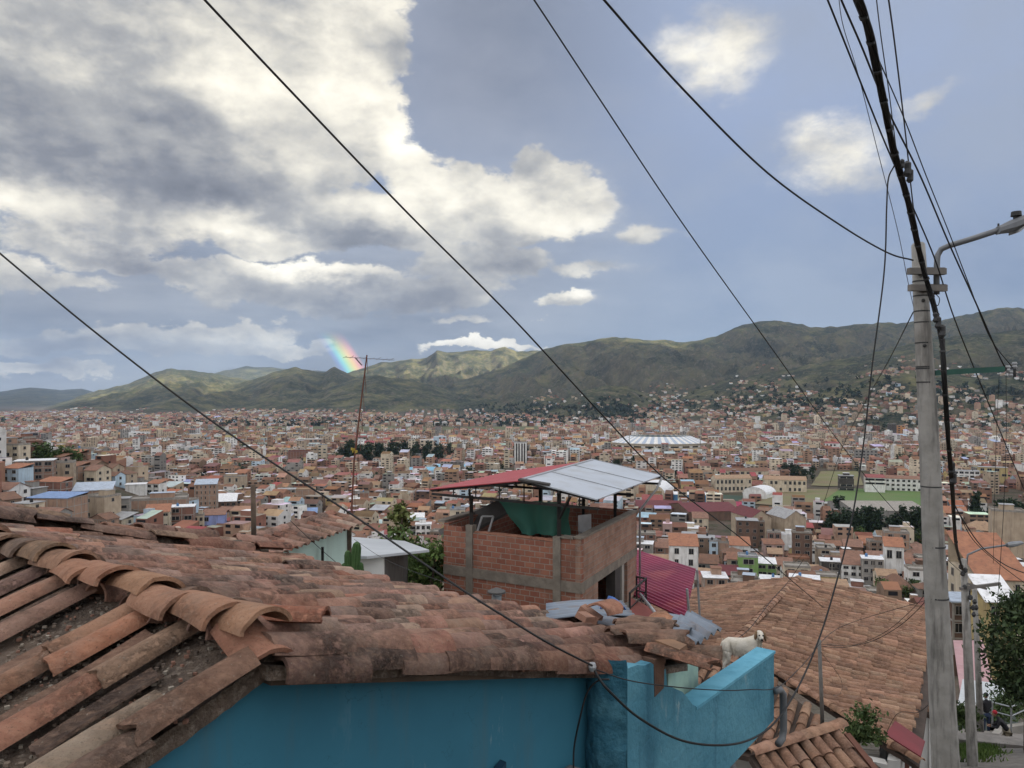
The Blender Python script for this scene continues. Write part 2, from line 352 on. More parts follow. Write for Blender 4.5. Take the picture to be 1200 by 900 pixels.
def H(x, y):
    x = np.asarray(x, float); y = np.asarray(y, float)
    z = np.interp(y, _by, _bz)
    ys = np.maximum(y, 1.0); px = HX + F * x / ys
    # nearer shoulder of the hillside on the left
    z = z + 66 * np.exp(-(((x + 290) / 130) ** 2 + ((y - 330) / 170) ** 2)) * np.clip((y - 40) / 100, 0, 1)
    z = z + 30 * np.exp(-(((x + 520) / 190) ** 2 + ((y - 720) / 220) ** 2))
    z = z + 1.5 * (fbm(x / 90, y / 90, 3, 3) - .5) * np.clip((y - 60) / 100, 0, 1) * 4
    for r in RANGES:
        cx = np.array([p[0] for p in r['c']], float); cy = np.array([p[1] for p in r['c']], float)
        D, B = r['D'], r['B']
        m = (y > B * .7) & (px > cx[0] - 30) & (px < cx[-1] + 30)
        if not m.any(): continue
        X = x[m] if x.ndim else x; Y = y[m] if y.ndim else y; PX = px[m] if px.ndim else px
        fine = (fbm(PX / 17, PX * 0 + r['s'], 3, r['s']) - .5) * 5.5 + (fbm(PX / 60, PX * 0, 2, r['s'] + 40) - .5) * 4
        zc = (HY - (np.interp(PX, cx, cy) + fine * (.25 + .35 * (r['a'] > .3)))) / F * D
        # the foot wanders: spurs come forward between the valleys
        k = D * .07
        sp = ridged(X / (k * 2.2) + r['s'], Y / (k * 7), 3, r['s'] + 60)
        Bv = B + (D - B) * .55 * (.75 - sp)
        s = np.clip((Y - Bv) / (D - Bv), 0, None); up = np.clip(s, 0, 1)
        prof = up ** 1.18 * (1 - .12 * np.sin(up * 9 + sp * 5) * (1 - up))
        g = ridged(X / (k * .8) + Y / (k * 2.6), Y / (k * 1.9) - X / (k * 2.5), 6, r['s'] + 20) - .62 + .25 * (ridged(X / (k * .26) + Y / (k * 1.3), Y / (k * .9), 4, r['s'] + 33) - .6)
        zz = FLOOR + (zc - FLOOR) * (prof + r['a'] * g * 1.15 * np.clip(up * 3, 0, 1) * np.clip((1.0 - up) * 2.2, 0, 1) * (.35 + .65 * up))
        zz = np.where(s > 1, zc - (Y - D) * .32 + (g * .1) * (Y - D), zz)
        zz = np.where(Y > Bv, zz, -1e4)
        if z.ndim: z[m] = np.maximum(z[m], zz)
        else: z = np.maximum(z, zz)
    return z
def Hs(x, y): return float(H(np.array([x]), np.array([y]))[0])
_ys = np.concatenate([np.geomspace(12, 400, 260), np.geomspace(402, 6500, 420)])
def ground_hit(px, py, ymin=12):
    """first point of the ground seen through pixel (px, py)"""
    x = (px - HX) / F * _ys; zr = (HY - py) / F * _ys
    below = (H(x, _ys) >= zr) & (_ys > ymin)
    i = int(np.argmax(below)) if below.any() else len(_ys) - 1
    return float(x[i]), float(_ys[i]), float(H(x[i:i + 1], _ys[i:i + 1])[0])

def build_ground():
    az = np.concatenate([np.linspace(-180, -50, 40, endpoint=False), np.linspace(-50, -37, 40, endpoint=False), np.linspace(-37, 37, 780, endpoint=False), np.linspace(37, 50, 40, endpoint=False), np.linspace(50, 180, 40, endpoint=False)])
    ta = np.radians(az)
    rr = np.concatenate([[.6], np.geomspace(1.0, 2000, 130, endpoint=False), np.geomspace(2000, 9600, 250, endpoint=False), np.geomspace(9600, 19500, 70)])
    A, RR = np.meshgrid(ta, rr)
    x = (np.sin(A) * RR).ravel(); y = (np.cos(A) * RR).ravel(); z = H(x, y)
    na, nr = len(ta), len(rr)
    vs = np.stack([x, y, z], 1)
    vs = np.vstack([vs, [[0, 0, Hs(0, 0)]]])
    i = np.arange(nr - 1)[:, None] * na; j = np.arange(na)[None, :]; j2 = (j + 1) % na
    quads = np.stack([i + j, i + j2, i + na + j2, i + na + j], -1).reshape(-1, 4)[:, ::-1]
    c = len(vs) - 1
    tris = [(c, (k + 1) % na, k) for k in range(na)]
    me = bpy.data.meshes.new('terrain'); me.from_pydata(vs.tolist(), [], quads.tolist() + tris)
    me.polygons.foreach_set('use_smooth', [True] * len(me.polygons)); me.materials.append(ground_mat()); me.update()
    return tag(link('terrain', me), kind='structure')
def ground_mat():
    m, t, b = new_mat('terrain')
    geo = t.new('ShaderNodeNewGeometry'); p = geo.outputs['Position']
    sep = t.new('ShaderNodeSeparateXYZ'); t.l.new(p, sep.inputs[0])
    sn = t.new('ShaderNodeSeparateXYZ'); t.l.new(geo.outputs['True Normal'], sn.inputs[0])
    big = t.noise(p, .0011, 8, .62); med = t.noise(p, .006, 7, .65); small = t.noise(p, .03, 5, .65)
    grass = t.mix(t.remap(big, .38, .62), (.040, .050, .024), (.140, .130, .055))
    scrub = t.mix(t.remap(med, .42, .60), (.022, .030, .016), grass)
    bare = t.mix(t.remap(small, .5, .72), scrub, (.16, .125, .085))
    hill = t.mix(t.remap(t.noise(p, .016, 6, .7), .56, .66, 0, .75), bare, (.018, .027, .014))   # dark scrub and planted trees
    hill = t.mix(t.remap(sn.outputs[2], .93, .75, 0, .5), hill, (.10, .085, .06))
    wood = t.math('MULTIPLY', t.remap(t.noise(p, .0035, 5, .6), .52, .60), t.remap(t.noise(p, .05, 4, .7), .40, .52)); hill = t.mix(t.math('MULTIPLY', wood, .85), hill, (.014, .021, .012))
    cut = t.remap(t.math('ABSOLUTE', t.math('SUBTRACT', t.noise(p, .0045, 4, .55), .5)), .0, .006, .55, 0); hill = t.mix(cut, hill, (.20, .165, .12))
    town = t.mix(t.remap(t.noise(p, .05, 5, .7), .4, .6), (.13, .10, .08), (.075, .075, .05))
    near = t.mix(t.remap(t.noise(p, 1.5, 5, .6), .4, .6), (.20, .18, .15), (.12, .105, .085))
    col = t.mix(t.remap(sep.outputs[2], -88, -55), town, hill)
    col = t.mix(t.remap(sep.outputs[1], 900, 1800), town, col)
    col = t.mix(t.remap(sep.outputs[1], 70, 45), col, near)
    t.put(b.inputs['Base Color'], col); b.inputs['Roughness'].default_value = .95; b.inputs['Specular IOR Level'].default_value = .1
    bump(t, b, t.noise(p, .02, 8, .7), .8, 16.0)
    return m
terrain = build_ground()

# ------------------------------------------------------------------ added unseen mass of white puffs behind the camera, blocking sun from the town
def build_sun_blocker():
    hs = Vector((math.sin(R(SUN_AZ)), math.cos(R(SUN_AZ)), 0)); lat = Vector((-hs.y, hs.x, 0)); tanE = math.tan(R(SUN_EL))
    DB = 24500.0
    def to_blocker(px, py, Y):           # where the sun ray that reaches this point crosses the blocker
        p = at(px, py, Y); d = DB - p.dot(hs)
        return p.dot(lat), p.z + d * tanE
    # openings shaped to let the sun onto chosen hillsides
    gaps = []
    for (px, py, Y, r) in [(150, 458, 8300, 430), (175, 452, 8300, 480), (205, 447, 8500, 520), (240, 444, 8700, 480), (225, 455, 7800, 420), (120, 466, 7600, 380), (270, 444, 8900, 380), (250, 440, 12500, 500), (300, 432, 13500, 500),
                           (440, 428, 8200, 420), (480, 424, 8300, 480), (520, 418, 8600, 560), (560, 413, 8700, 560), (595, 410, 8700, 560), (625, 416, 8400, 420), (560, 425, 7900, 420), (500, 428, 7600, 380), (420, 434, 8500, 360),
                           (735, 397, 6900, 200)]:
        u, v = to_blocker(px, py, Y); gaps.append((u, v, r * 1.06))
    mb = MB(); r0 = random.Random(3)
    us = np.arange(-3600, 15500, 430.0); vs_ = np.arange(6200, 14200, 430.0)
    n = 0
    for ui, u in enumerate(us):
        for v in vs_:
            uu = u + r0.uniform(-90, 90) + (215 if int(v / 430) % 2 else 0); vv = v + r0.uniform(-90, 90)
            rad = r0.uniform(350, 430)
            for (gu, gv, gr) in gaps:
                d = math.hypot(uu - gu, vv - gv)
                if d < gr + rad * .9: rad = min(rad, d - gr)
            if rad < 60: continue
            c = hs * (DB + r0.uniform(-250, 250)) + lat * uu + Vector((0, 0, vv))
            mb.ball(c, rad, 12, 8, sc=(1, 1, r0.uniform(.85, 1.0)))
    m, t, b = new_mat('blocker_white'); b.inputs['Base Color'].default_value = (.85, .85, .85, 1); b.inputs['Roughness'].default_value = 1
    o = mb.build('sun_blocker', m, smooth=True); tag(o, kind='structure'); return o
sun_blocker = build_sun_blocker()

# ------------------------------------------------------------------ valley air
def build_haze():
    mb = MB(); x0, x1, y0, y1, z0, z1 = -20500, 20500, -19900, 20500, -1500, 1600
    mb.box(((x0 + x1) / 2, (y0 + y1) / 2, (z0 + z1) / 2), (x1 - x0, y1 - y0, z1 - z0))
    m = bpy.data.materials.new('haze'); m.use_nodes = True; m.node_tree.nodes.clear(); t = NT(m.node_tree)
    o = t.new('ShaderNodeOutputMaterial'); v = t.new('ShaderNodeVolumePrincipled'); v.inputs['Color'].default_value = (.52, .70, 1.0, 1); v.inputs['Density'].default_value = HAZE; v.inputs['Anisotropy'].default_value = .2
    t.l.new(v.outputs[0], o.inputs['Volume'])
    ob = mb.build('haze', m); tag(ob, kind='stuff'); return ob
if HAZE > 0: build_haze()
# ------------------------------------------------------------------ town: materials
WALLC = dict(
    brick=((.31, .175, .12), (.245, .135, .095)), redbrick=((.26, .13, .095), (.19, .095, .07)), brown=((.17, .105, .075), (.12, .075, .055)), pale_brick=((.39, .255, .18), (.31, .20, .145)),
    cream=((.62, .53, .40), (.50, .42, .31)), white=((.78, .77, .74), (.64, .62, .58)), grey=((.30, .285, .26), (.22, .21, .195)), beige=((.46, .37, .27), (.37, .29, .21)),
    mud=((.24, .165, .115), (.18, .12, .085)), green=((.22, .36, .12), (.18, .30, .10)), yellow=((.46, .36, .17), (.38, .29, .14)), lavender=((.36, .42, .72), (.30, .35, .62)), pink=((.48, .34, .30), (.40, .28, .25)),
    blue=((.13, .30, .50), (.1, .24, .42)), pale_blue=((.48, .60, .68), (.40, .5, .58)), dark=((.075, .065, .06), (.05, .045, .04)), orange=((.55, .27, .11), (.46, .22, .09)))
ROOFC = dict(
    terracotta=((.27, .150, .105), (.195, .108, .078)), orange=((.36, .165, .095), (.28, .125, .075)), brown=((.21, .115, .075), (.15, .085, .06)), red=((.29, .085, .08), (.22, .065, .062)), maroon=((.16, .045, .05), (.115, .035, .04)),
    grey=((.36, .36, .36), (.27, .27, .27)), white=((.78, .78, .79), (.66, .66, .66)), blue=((.20, .30, .50), (.155, .235, .41)), steel=((.42, .48, .56), (.33, .38, .45)), concrete=((.33, .30, .265), (.25, .23, .2)), rust=((.26, .13, .08), (.18, .09, .06)), tan=((.38, .255, .165), (.30, .20, .13)), sky=((.22, .46, .60), (.17, .38, .52)), magenta=((.36, .05, .10), (.28, .04, .08)))
def wallm(k):
    return surf('wall_' + k, *WALLC[k], scale=.35, rough=.9, bmp=.15, bdist=.05, dirt=(.10, .08, .065), dirt_amt=.45, dirt_scale=.8, streak=True)
def roofm(k):
    return surf('roof_' + k, *ROOFC[k], scale=.6, rough=.55 if k in ('grey', 'white', 'blue', 'steel', 'sky') else .85, bmp=.3, bdist=.05, dirt=(.10, .075, .06), dirt_amt=.35, dirt_scale=1.2)
glass_dark = surf('window_dark', (.022, .024, .028), (.012, .013, .015), scale=1, rough=.25, bmp=0, spec=.5)
shade_dark = surf('opening_dark', (.016, .014, .013), rough=.9, bmp=0)
conc = surf('concrete', (.36, .33, .29), (.27, .25, .22), scale=.8, bmp=.2, bdist=.02)
tank_black = surf('tank_black', (.03, .03, .032), rough=.5, bmp=0)
tank_mat = surf('tank_blue', (.10, .22, .42), rough=.5, bmp=0)

# a window mesh shared by all houses: 1 x 1 pane in the x-z plane, facing -y, with a surround standing proud
def window_mesh():
    mb = MB()
    mb.box((0, .02, 0), (1, .06, 1), mi=0)
    for s in (-1, 1): mb.box((s * .52, -.01, 0), (.06, .14, 1.1), mi=1)
    mb.box((0, -.02, .53), (1.10, .15, .06), mi=1); mb.box((0, -.03, -.53), (1.16, .2, .07), mi=1)
    mb.box((0, -.015, 0), (.05, .03, .95), mi=1)
    o = mb.build('window', [glass_dark, conc]); me = o.data; bpy.data.objects.remove(o); return me
WIN = window_mesh()
WOBJ = {'n': 0}
def add_window(parent, face, u, z, w, h, W, D):
    o = link('window', WIN, parent); WOBJ['n'] += 1
    e = .012
    if face == 'f': o.location = (u, -D / 2 - e, z)
    elif face == 'r': o.location = (W / 2 + e, u, z); o.rotation_euler = (0, 0, R(90))
    elif face == 'l': o.location = (-W / 2 - e, -u, z); o.rotation_euler = (0, 0, R(-90))
    o.scale = (w, 1, h); return o

def roof_faces(mb, W, D, h, kind, over=.35, t=.12, pitch=.32, mi=0):
    """roof over a W x D plan whose wall tops stand at height h (local coordinates, front = -y)"""
    a, b = W / 2 + over, D / 2 + over
    if kind == 'flat':      # slab with a parapet
        mb.box((0, 0, h + .06), (W + .2, D + .2, .12), mi=mi)
        for s in (-1, 1):
            mb.box((s * (W / 2 - .08), 0, h + .47), (.16, D, .7), mi=mi); mb.box((0, s * (D / 2 - .08), h + .47), (W - .34, .16, .7), mi=mi)
    elif kind == 'slab': mb.box((0, 0, h + .1), (W + 2 * over, D + 2 * over, .2), mi=mi)
    elif kind == 'shed':    # falls to the front
        r = 2 * b * pitch * .6
        mb.slab([(-a, -b, h), (a, -b, h), (a, b, h + r), (-a, b, h + r)], (0, 0, t), mi)
        mb.add([(-W / 2, D / 2 - .02, h - .02), (W / 2, D / 2 - .02, h - .02), (W / 2, D / 2 - .02, h + r * .93), (-W / 2, D / 2 - .02, h + r * .93)], [(0, 1, 2, 3)], 1)
    elif kind == 'gable_x': # ridge along x, one slope towards us
        r = b * pitch * 1.4
        mb.slab([(-a, -b, h - over * pitch), (a, -b, h - over * pitch), (a, 0, h + r), (-a, 0, h + r)], (0, 0, t), mi)
        mb.slab([(a, b, h - over * pitch), (-a, b, h - over * pitch), (-a, .001, h + r), (a, .001, h + r)], (0, 0, t), mi)
        for s in (-1, 1): mb.add([(s * (W / 2 - .01), -D / 2, h), (s * (W / 2 - .01), D / 2, h), (s * (W / 2 - .01), 0, h + r * .97)], [(0, 1, 2)], 1)
    elif kind == 'gable_y':
        r = a * pitch * 1.4
        mb.slab([(-a, -b, h - over * pitch), (0, -b, h + r), (0, b, h + r), (-a, b, h - over * pitch)], (0, 0, t), mi)
        mb.slab([(.001, -b, h + r), (a, -b, h - over * pitch), (a, b, h - over * pitch), (.001, b, h + r)], (0, 0, t), mi)
        for s in (-1, 1): mb.add([(-W / 2, s * (D / 2 - .01), h), (W / 2, s * (D / 2 - .01), h), (0, s * (D / 2 - .01), h + r * .97)], [(0, 1, 2)], 1)
    elif kind == 'hip':
        r = min(a, b) * pitch * 1.5; k = max(a - b, .2) if a > b else .2; kk = max(b - a, .2) if b > a else .2
        lo = h - over * pitch
        c = [(-a, -b, lo), (a, -b, lo), (a, b, lo), (-a, b, lo)]
        p, q = ((-k, 0, lo + r), (k, 0, lo + r)) if a > b else ((0, -kk, lo + r), (0, kk, lo + r))
        if a > b: fs = [(c[0], c[1], q, p), (c[2], c[3], p, q), (c[1], c[2], q), (c[3], c[0], p)]
        else: fs = [(c[0], c[1], p), (c[1], c[2], q, p), (c[2], c[3], q), (c[3], c[0], p, q)]
        for f in fs: mb.add(f, [tuple(range(len(f)))], mi)
        mb.add(c, [(3, 2, 1, 0)], mi)
    elif kind == 'arch':
        n = 10; r = a * .55; pts = [(-a * math.cos(math.pi * i / n), h + r * math.sin(math.pi * i / n)) for i in range(n + 1)]
        for i in range(n):
            (x0, z0), (x1, z1) = pts[i], pts[i + 1]; mb.add([(x0, -b, z0), (x1, -b, z1), (x1, b, z1), (x0, b, z0)], [(0, 1, 2, 3)], mi)
        for s in (-1, 1): mb.add([(x, s * (b - .3), z) for x, z in pts], [tuple(range(n + 1))], 1)

ALL_HOUSES = []     # (object, px, py_top, description) for the label pass
FOOT = []           # occupied footprints (x, y, radius)
def house(name, X, Y, zb, W, D, Hh, rz, wall, roof, roofc, storeys, label=None, cat='house', frame=False, wins=True, nwin=None, extras=True, seed=0, pitch=.32, wall2=None, sink=3.0, winfill=.5, group=None, sidewin=True):
    rr = random.Random(seed * 31 + int(X * 7) + int(Y * 3))
    root = empty(name, (X, Y, zb), rz, label, cat, group)
    mw = wallm(wall)
    mb = MB(); mb.box((0, 0, (Hh - sink) / 2), (W, D, Hh + sink)); mb.build('wall', mw, root)
    rb = MB(); roof_faces(rb, W, D, Hh, roof, pitch=pitch); rf = rb.build('roof', [roofm(roofc), mw], root)
    sh = Hh / storeys
    if frame or wall in ('brick', 'redbrick', 'pale_brick'):
        fb = MB(); nb = max(1, round(W / 4)); e = .03
        for i in range(nb + 1): fb.box((-W / 2 + W * i / nb, -D / 2, Hh / 2 - .02), (.28, .1, Hh - .04))
        for s in range(1, storeys + 1): fb.box((0, -D / 2 - .002, s * sh - .16), (W + .06, .1, .26))
        nd = max(1, round(D / 4))
        for sx in (-1, 1):
            for i in range(1, nd + 1): fb.box((sx * W / 2, -D / 2 + D * i / nd, Hh / 2 - .02), (.1, .28, Hh - .04))
            for s in range(1, storeys + 1): fb.box((sx * (W / 2 + .002), .1, s * sh - .16), (.1, D, .26))
        fb.build('concrete_frame', conc, root)
    if wins:
        n = nwin or max(1, int(W / 2.9))
        for s in range(storeys):
            for i in range(n):
                if rr.random() < .12: continue
                add_window(root, 'f', -W / 2 + W * (i + .5) / n + rr.uniform(-.15, .15), s * sh + sh * .54, W / n * winfill * rr.uniform(.85, 1.1), sh * rr.uniform(.42, .52), W, D)
            if sidewin and D > 4:
                face = 'r' if X < 0 else 'l'; k = max(1, int(D / 4.5))
                for i in range(k):
                    if rr.random() < .4: continue
                    add_window(root, face, -D / 2 + D * (i + .5) / k, s * sh + sh * .54, 1.3, sh * .45, W, D)
    if extras and roof in ('flat', 'slab') and rr.random() < .75:
        k = rr.random()
        if k < .5:
            tb = MB(); x, y = rr.uniform(-W * .3, W * .3), rr.uniform(-D * .2, D * .3)
            tb.tube([(x, y, Hh + .12), (x, y, Hh + 1.3), (x, y, Hh + 1.55)], [.55, .55, .25], 10); tb.build('water_tank', tank_black if rr.random() < .6 else tank_mat, root)
        else:
            tb = MB(); x = rr.uniform(-W * .2, W * .2); w2, d2 = W * .42, D * .45
            tb.box((x, D * .2, Hh + 1.2), (w2, d2, 2.2), mi=0); tb.box((x, D * .2, Hh + 2.36), (w2 + .5, d2 + .5, .12), mi=1)
            tb.build('stair_head', [mw, roofm(rr.choice(['terracotta', 'grey', 'white', 'steel', 'rust']))], root)
    FOOT.append((X, Y, math.hypot(W, D) * .42)); return root

def house_px(name, x0, x1, ytop, ybase, wall, roof, roofc, storeys, label, depth=None, rot=None, Y=None, group=None, cat='house', **kw):
    """place a house by the pixels its front covers; its base stands on the ground seen at ybase"""
    pc = (x0 + x1) / 2
    if Y is None: X, Y, zb = ground_hit(pc, ybase)
    else: X = (pc - HX) / F * Y; zb = (HY - ybase) / F * Y
    W = (x1 - x0) / F * Y; Hh = (ybase - ytop) / F * Y
    D = depth or min(max(W * .9, 5), 12); rz = math.atan2(-X, Y) * .75 if rot is None else R(rot)
    W /= max(.5, math.cos(rz) + abs(math.sin(rz)) * .15)
    X2, Y2 = X - math.sin(rz) * D / 2, Y + math.cos(rz) * D / 2
    o = house(name, X2, Y2, zb, W, D, Hh, rz, wall, roof, roofc, storeys, label, cat, group=group, **kw)
    return o
# ------------------------------------------------------------------ houses one can single out, from the front rows backwards
def hp(*a, **k): return house_px(*a, **k)
# right-hand rows below the big tiled roof
hp('apartment_house', 866, 888, 655, 687, 'green', 'flat', 'grey', 3, 'taller grass green half of the green house with grey flat roof', nwin=1)
hp('apartment_house', 888.5, 909, 662, 686, 'green', 'shed', 'white', 3, 'lower green house half under a white sheet roof with long dark balconies', nwin=2, winfill=.85, pitch=.3)
hp('house', 785, 818, 642, 681, 'white', 'shed', 'orange', 3, 'white house with bright orange red sloping roof right of magenta roof', depth=10, nwin=2, winfill=.3, pitch=.55)
hp('house', 855, 879, 641, 662, 'white', 'shed', 'orange', 1, 'white house with orange tile roof above the green house', nwin=2, pitch=.5)
hp('shed', 820, 843, 683, 697, 'mud', 'shed', 'red', 1, 'low red sheet roofed shed beside the tall white house wall', cat='shed', wins=False, pitch=.6)
hp('shed', 844, 866, 676, 688, 'dark', 'shed', 'maroon', 1, 'maroon roofed open shed left of the green house', cat='shed', wins=False, pitch=.6)
hp('apartment_block', 864, 888, 611, 643, 'brown', 'slab', 'grey', 4, 'brown narrow block with pale flat roof before the beige gable halls', nwin=3, winfill=.4)
hp('apartment_block', 889, 896, 612, 640, 'mud', 'flat', 'concrete', 4, 'slim mud brown tower leaning against the brown block', nwin=1)
hp('house', 782, 800, 633, 646, 'brown', 'shed', 'terracotta', 1, 'small house with brown tile roof left of the orange roofed white house', pitch=.5)
hp('house', 797, 820, 620, 634, 'cream', 'slab', 'white', 1, 'cream house under a bright white flat roof above the orange roofs')
hp('house', 832, 841, 636, 663, 'pale_blue', 'flat', 'grey', 3, 'narrow pale blue house squeezed beside a brick one', nwin=1)
hp('house', 842.5, 854, 637, 663, 'pale_brick', 'flat', 'concrete', 3, 'bare pale brick house right of the narrow pale blue one', wins=False)
hp('house', 812, 830, 608, 622, 'cream', 'shed', 'terracotta', 2, 'small cream house with tan tile roof at the maroon market roofs', pitch=.5)
hp('apartment_block', 930, 951, 626, 673, 'brown', 'flat', 'concrete', 5, 'tall brown five-storey tower block above the ridge of the tiled roof', nwin=2, winfill=.45)
hp('apartment_block', 900, 915, 625, 652, 'redbrick', 'flat', 'concrete', 3, 'red brick block with concrete bands left of the brown tower', nwin=2)
hp('apartment_block', 915.5, 930, 628, 652, 'white', 'flat', 'white', 3, 'white narrow block between red brick block and brown tower', nwin=1, winfill=.7)
hp('house', 909.5, 929, 664, 681, 'cream', 'shed', 'terracotta', 2, 'cream house with terracotta roof right of the green house', nwin=2, winfill=.6, pitch=.5)
hp('house', 952, 978, 642, 661, 'beige', 'slab', 'concrete', 2, 'low beige house under the dark tree belt beside the brown tower', nwin=3)
hp('apartment_block', 963, 987, 660, 689, 'dark', 'slab', 'white', 3, 'dark open-framed block with white roof slab above the tiled ridge', frame=True, nwin=3, winfill=.7)
hp('apartment_block', 988, 1012, 663, 692, 'white', 'shed', 'terracotta', 4, 'white block of black windows under a two-step terracotta roof', nwin=3, winfill=.6, pitch=.9)
hp('house', 990, 1010, 643, 660, 'brown', 'shed', 'terracotta', 1, 'brown attic house with rust tile roof behind the white block', pitch=.5)
hp('apartment_block', 1012, 1034, 656, 694, 'grey', 'slab', 'white', 4, 'grey concrete framed tower with white roof sheet', frame=True, nwin=3, winfill=.6)
hp('house', 1009, 1027, 638, 650, 'orange', 'shed', 'orange', 1, 'orange roofed attic box on the row behind the grey framed tower', pitch=.6)
hp('apartment_block', 1036, 1059, 664, 684, 'white', 'shed', 'steel', 3, 'white three-storey block under a pale blue corrugated roof', nwin=2, winfill=.75, pitch=.6)
hp('apartment_block', 1038, 1064, 626, 662, 'pale_brick', 'flat', 'concrete', 4, 'tall unfinished brick block with grey roof parapet left of the concrete pole', nwin=2, sidewin=False)
hp('house', 1038, 1058, 641, 660, 'white', 'shed', 'orange', 1, 'white house with orange roof in front of the unfinished brick block', pitch=.7, Y=300)
hp('house', 1061, 1084, 680, 693, 'brown', 'shed', 'terracotta', 1, 'wide terracotta roofed house left of the concrete pole', pitch=.9)
hp('house', 1031, 1070, 692, 704, 'pink', 'hip', 'brown', 1, 'low pink house with brown hipped tile roof just past the tiled roof', pitch=.55)
hp('house', 1066, 1084, 652, 664, 'grey', 'shed', 'terracotta', 2, 'grey house with brown roof beside the concrete pole, behind terracotta roof')
hp('house', 925, 948, 655, 676, 'mud', 'flat', 'rust', 2, 'mud brown house in shadow below the brown tower', Y=335)
# right of the pole
hp('apartment_block', 1150, 1206, 680, 742, 'cream', 'shed', 'orange', 3, 'long orange roofed building with white roof band at the right edge', nwin=6, pitch=.62, depth=16, Y=140, rot=-12)
hp('house', 1118, 1150, 706, 768, 'brown', 'slab', 'steel', 3, 'brown house with steel sheet roof between two concrete poles', nwin=3, winfill=.75, Y=105, rot=-6, frame=True)
hp('house', 1158, 1190, 706, 770, 'yellow', 'shed', 'white', 3, 'yellow house with big dark windows and white sheet roof by the tree', nwin=2, winfill=.6, Y=98, rot=-10, pitch=.7)
hp('apartment_block', 1166, 1198, 600, 644, 'beige', 'flat', 'concrete', 3, 'beige flat roofed building beside dark conifers at right edge', wins=False, Y=300)
hp('house', 1128, 1152, 640, 656, 'pink', 'shed', 'rust', 1, 'pink walled low house right of the concrete pole', pitch=.4)
hp('house', 1105, 1132, 602, 614, 'brown', 'shed', 'orange', 1, 'brown house with orange roof just right of the pole below the field', pitch=.5)
hp('house', 1134, 1168, 622, 640, 'mud', 'hip', 'tan', 1, 'mud walled house with tan hipped roof below the conifers', pitch=.5)
hp('house', 1128, 1146, 660, 672, 'grey', 'slab', 'white', 1, 'small house with bright white roof left of the street lamp arm')
hp('apartment_block', 1120, 1146, 552, 570, 'white', 'slab', 'grey', 4, 'white long block of dark windows right of the pole', nwin=5, winfill=.7)
hp('apartment_block', 1150, 1178, 548, 566, 'yellow', 'slab', 'grey', 3, 'yellow latticed building behind the conifers', nwin=4, winfill=.6)
hp('market_hall', 1176, 1206, 552, 560, 'white', 'arch', 'red', 1, 'white hall with arched red roof at right edge', cat='hall', nwin=4)
hp('apartment_block', 984, 1000, 558, 576, 'dark', 'slab', 'grey', 4, 'dark glass striped office block left of the terracotta school', nwin=1, winfill=.9, cat='office block')
hp('apartment_block', 1015, 1036, 560, 578, 'white', 'shed', 'red', 4, 'white banded block with red roof behind the green field', nwin=1, winfill=.9)
hp('school', 1040, 1084, 562, 577, 'white', 'gable_x', 'terracotta', 3, 'long white school with terracotta and red roof behind the green field', nwin=8, cat='school')
# campus and market in the middle
hp('gable_hall', 879, 905, 607, 636, 'beige', 'gable_y', 'maroon', 1, 'tall beige hall with maroon gable roof, left one of the pair', cat='hall', wins=False, depth=26, pitch=.45, rot=10)
hp('gable_hall', 919, 946, 608, 638, 'beige', 'gable_y', 'grey', 1, 'tall beige hall with pale grey gable roof, right one of the pair', cat='hall', wins=False, depth=22, pitch=.45, rot=10)
hp('market_hall', 745, 800, 596, 606, 'maroon' if 'maroon' in WALLC else 'brown', 'gable_x', 'maroon', 1, 'dark maroon market roof right of the brick rooftop house', cat='hall', wins=False, depth=40, pitch=.12)
hp('market_hall', 806, 870, 600, 611, 'brown', 'gable_x', 'maroon', 1, 'wide maroon market roof left of the beige gable halls', cat='hall', wins=False, depth=44, pitch=.12, rot=8)
hp('market_hall', 856, 884, 594, 600, 'brown', 'gable_x', 'magenta', 1, 'low red sheet roof between market and football field', cat='hall', wins=False, depth=22, pitch=.15)
hp('house', 753, 777, 590, 598, 'brown', 'shed', 'red', 1, 'bright red roofed house at the brick rooftop house corner', pitch=.7, wins=False)
hp('arched_hall', 742, 778, 578, 586, 'cream', 'arch', 'white', 1, 'big white barrel-arched hall right of the white canopy', cat='hall', wins=False, depth=40, rot=-25)
hp('arched_hall', 872, 896, 579, 586, 'white', 'arch', 'white', 1, 'small white barrel-arched hall at the corner of the green field', cat='hall', wins=False, depth=24, rot=-40)
hp('market_hall', 790, 828, 580, 588, 'blue', 'slab', 'white', 1, 'blue sided hall with white wavy roof beside the barrel-arched hall', cat='hall', wins=False, depth=22)
hp('school', 838, 882, 561, 577, 'cream', 'gable_x', 'tan', 2, 'long cream school wing with tan tile roof, left of two', nwin=9, cat='school', depth=14, rot=6)
hp('school', 897, 944, 563, 578, 'cream', 'gable_x', 'tan', 2, 'cream school wing with tan tile roof next to the field, right of two', nwin=9, cat='school', depth=14, rot=-14)
hp('school', 840, 900, 552, 562, 'cream', 'gable_x', 'brown', 2, 'rear school wing under a brown tile roof', nwin=9, cat='school', depth=14, rot=-5)
hp('sports_hall', 1002, 1088, 599, 611, 'grey', 'gable_x', 'concrete', 1, 'long hall with mottled grey roof below the green field', cat='hall', wins=False, depth=52, pitch=.10, rot=-3)
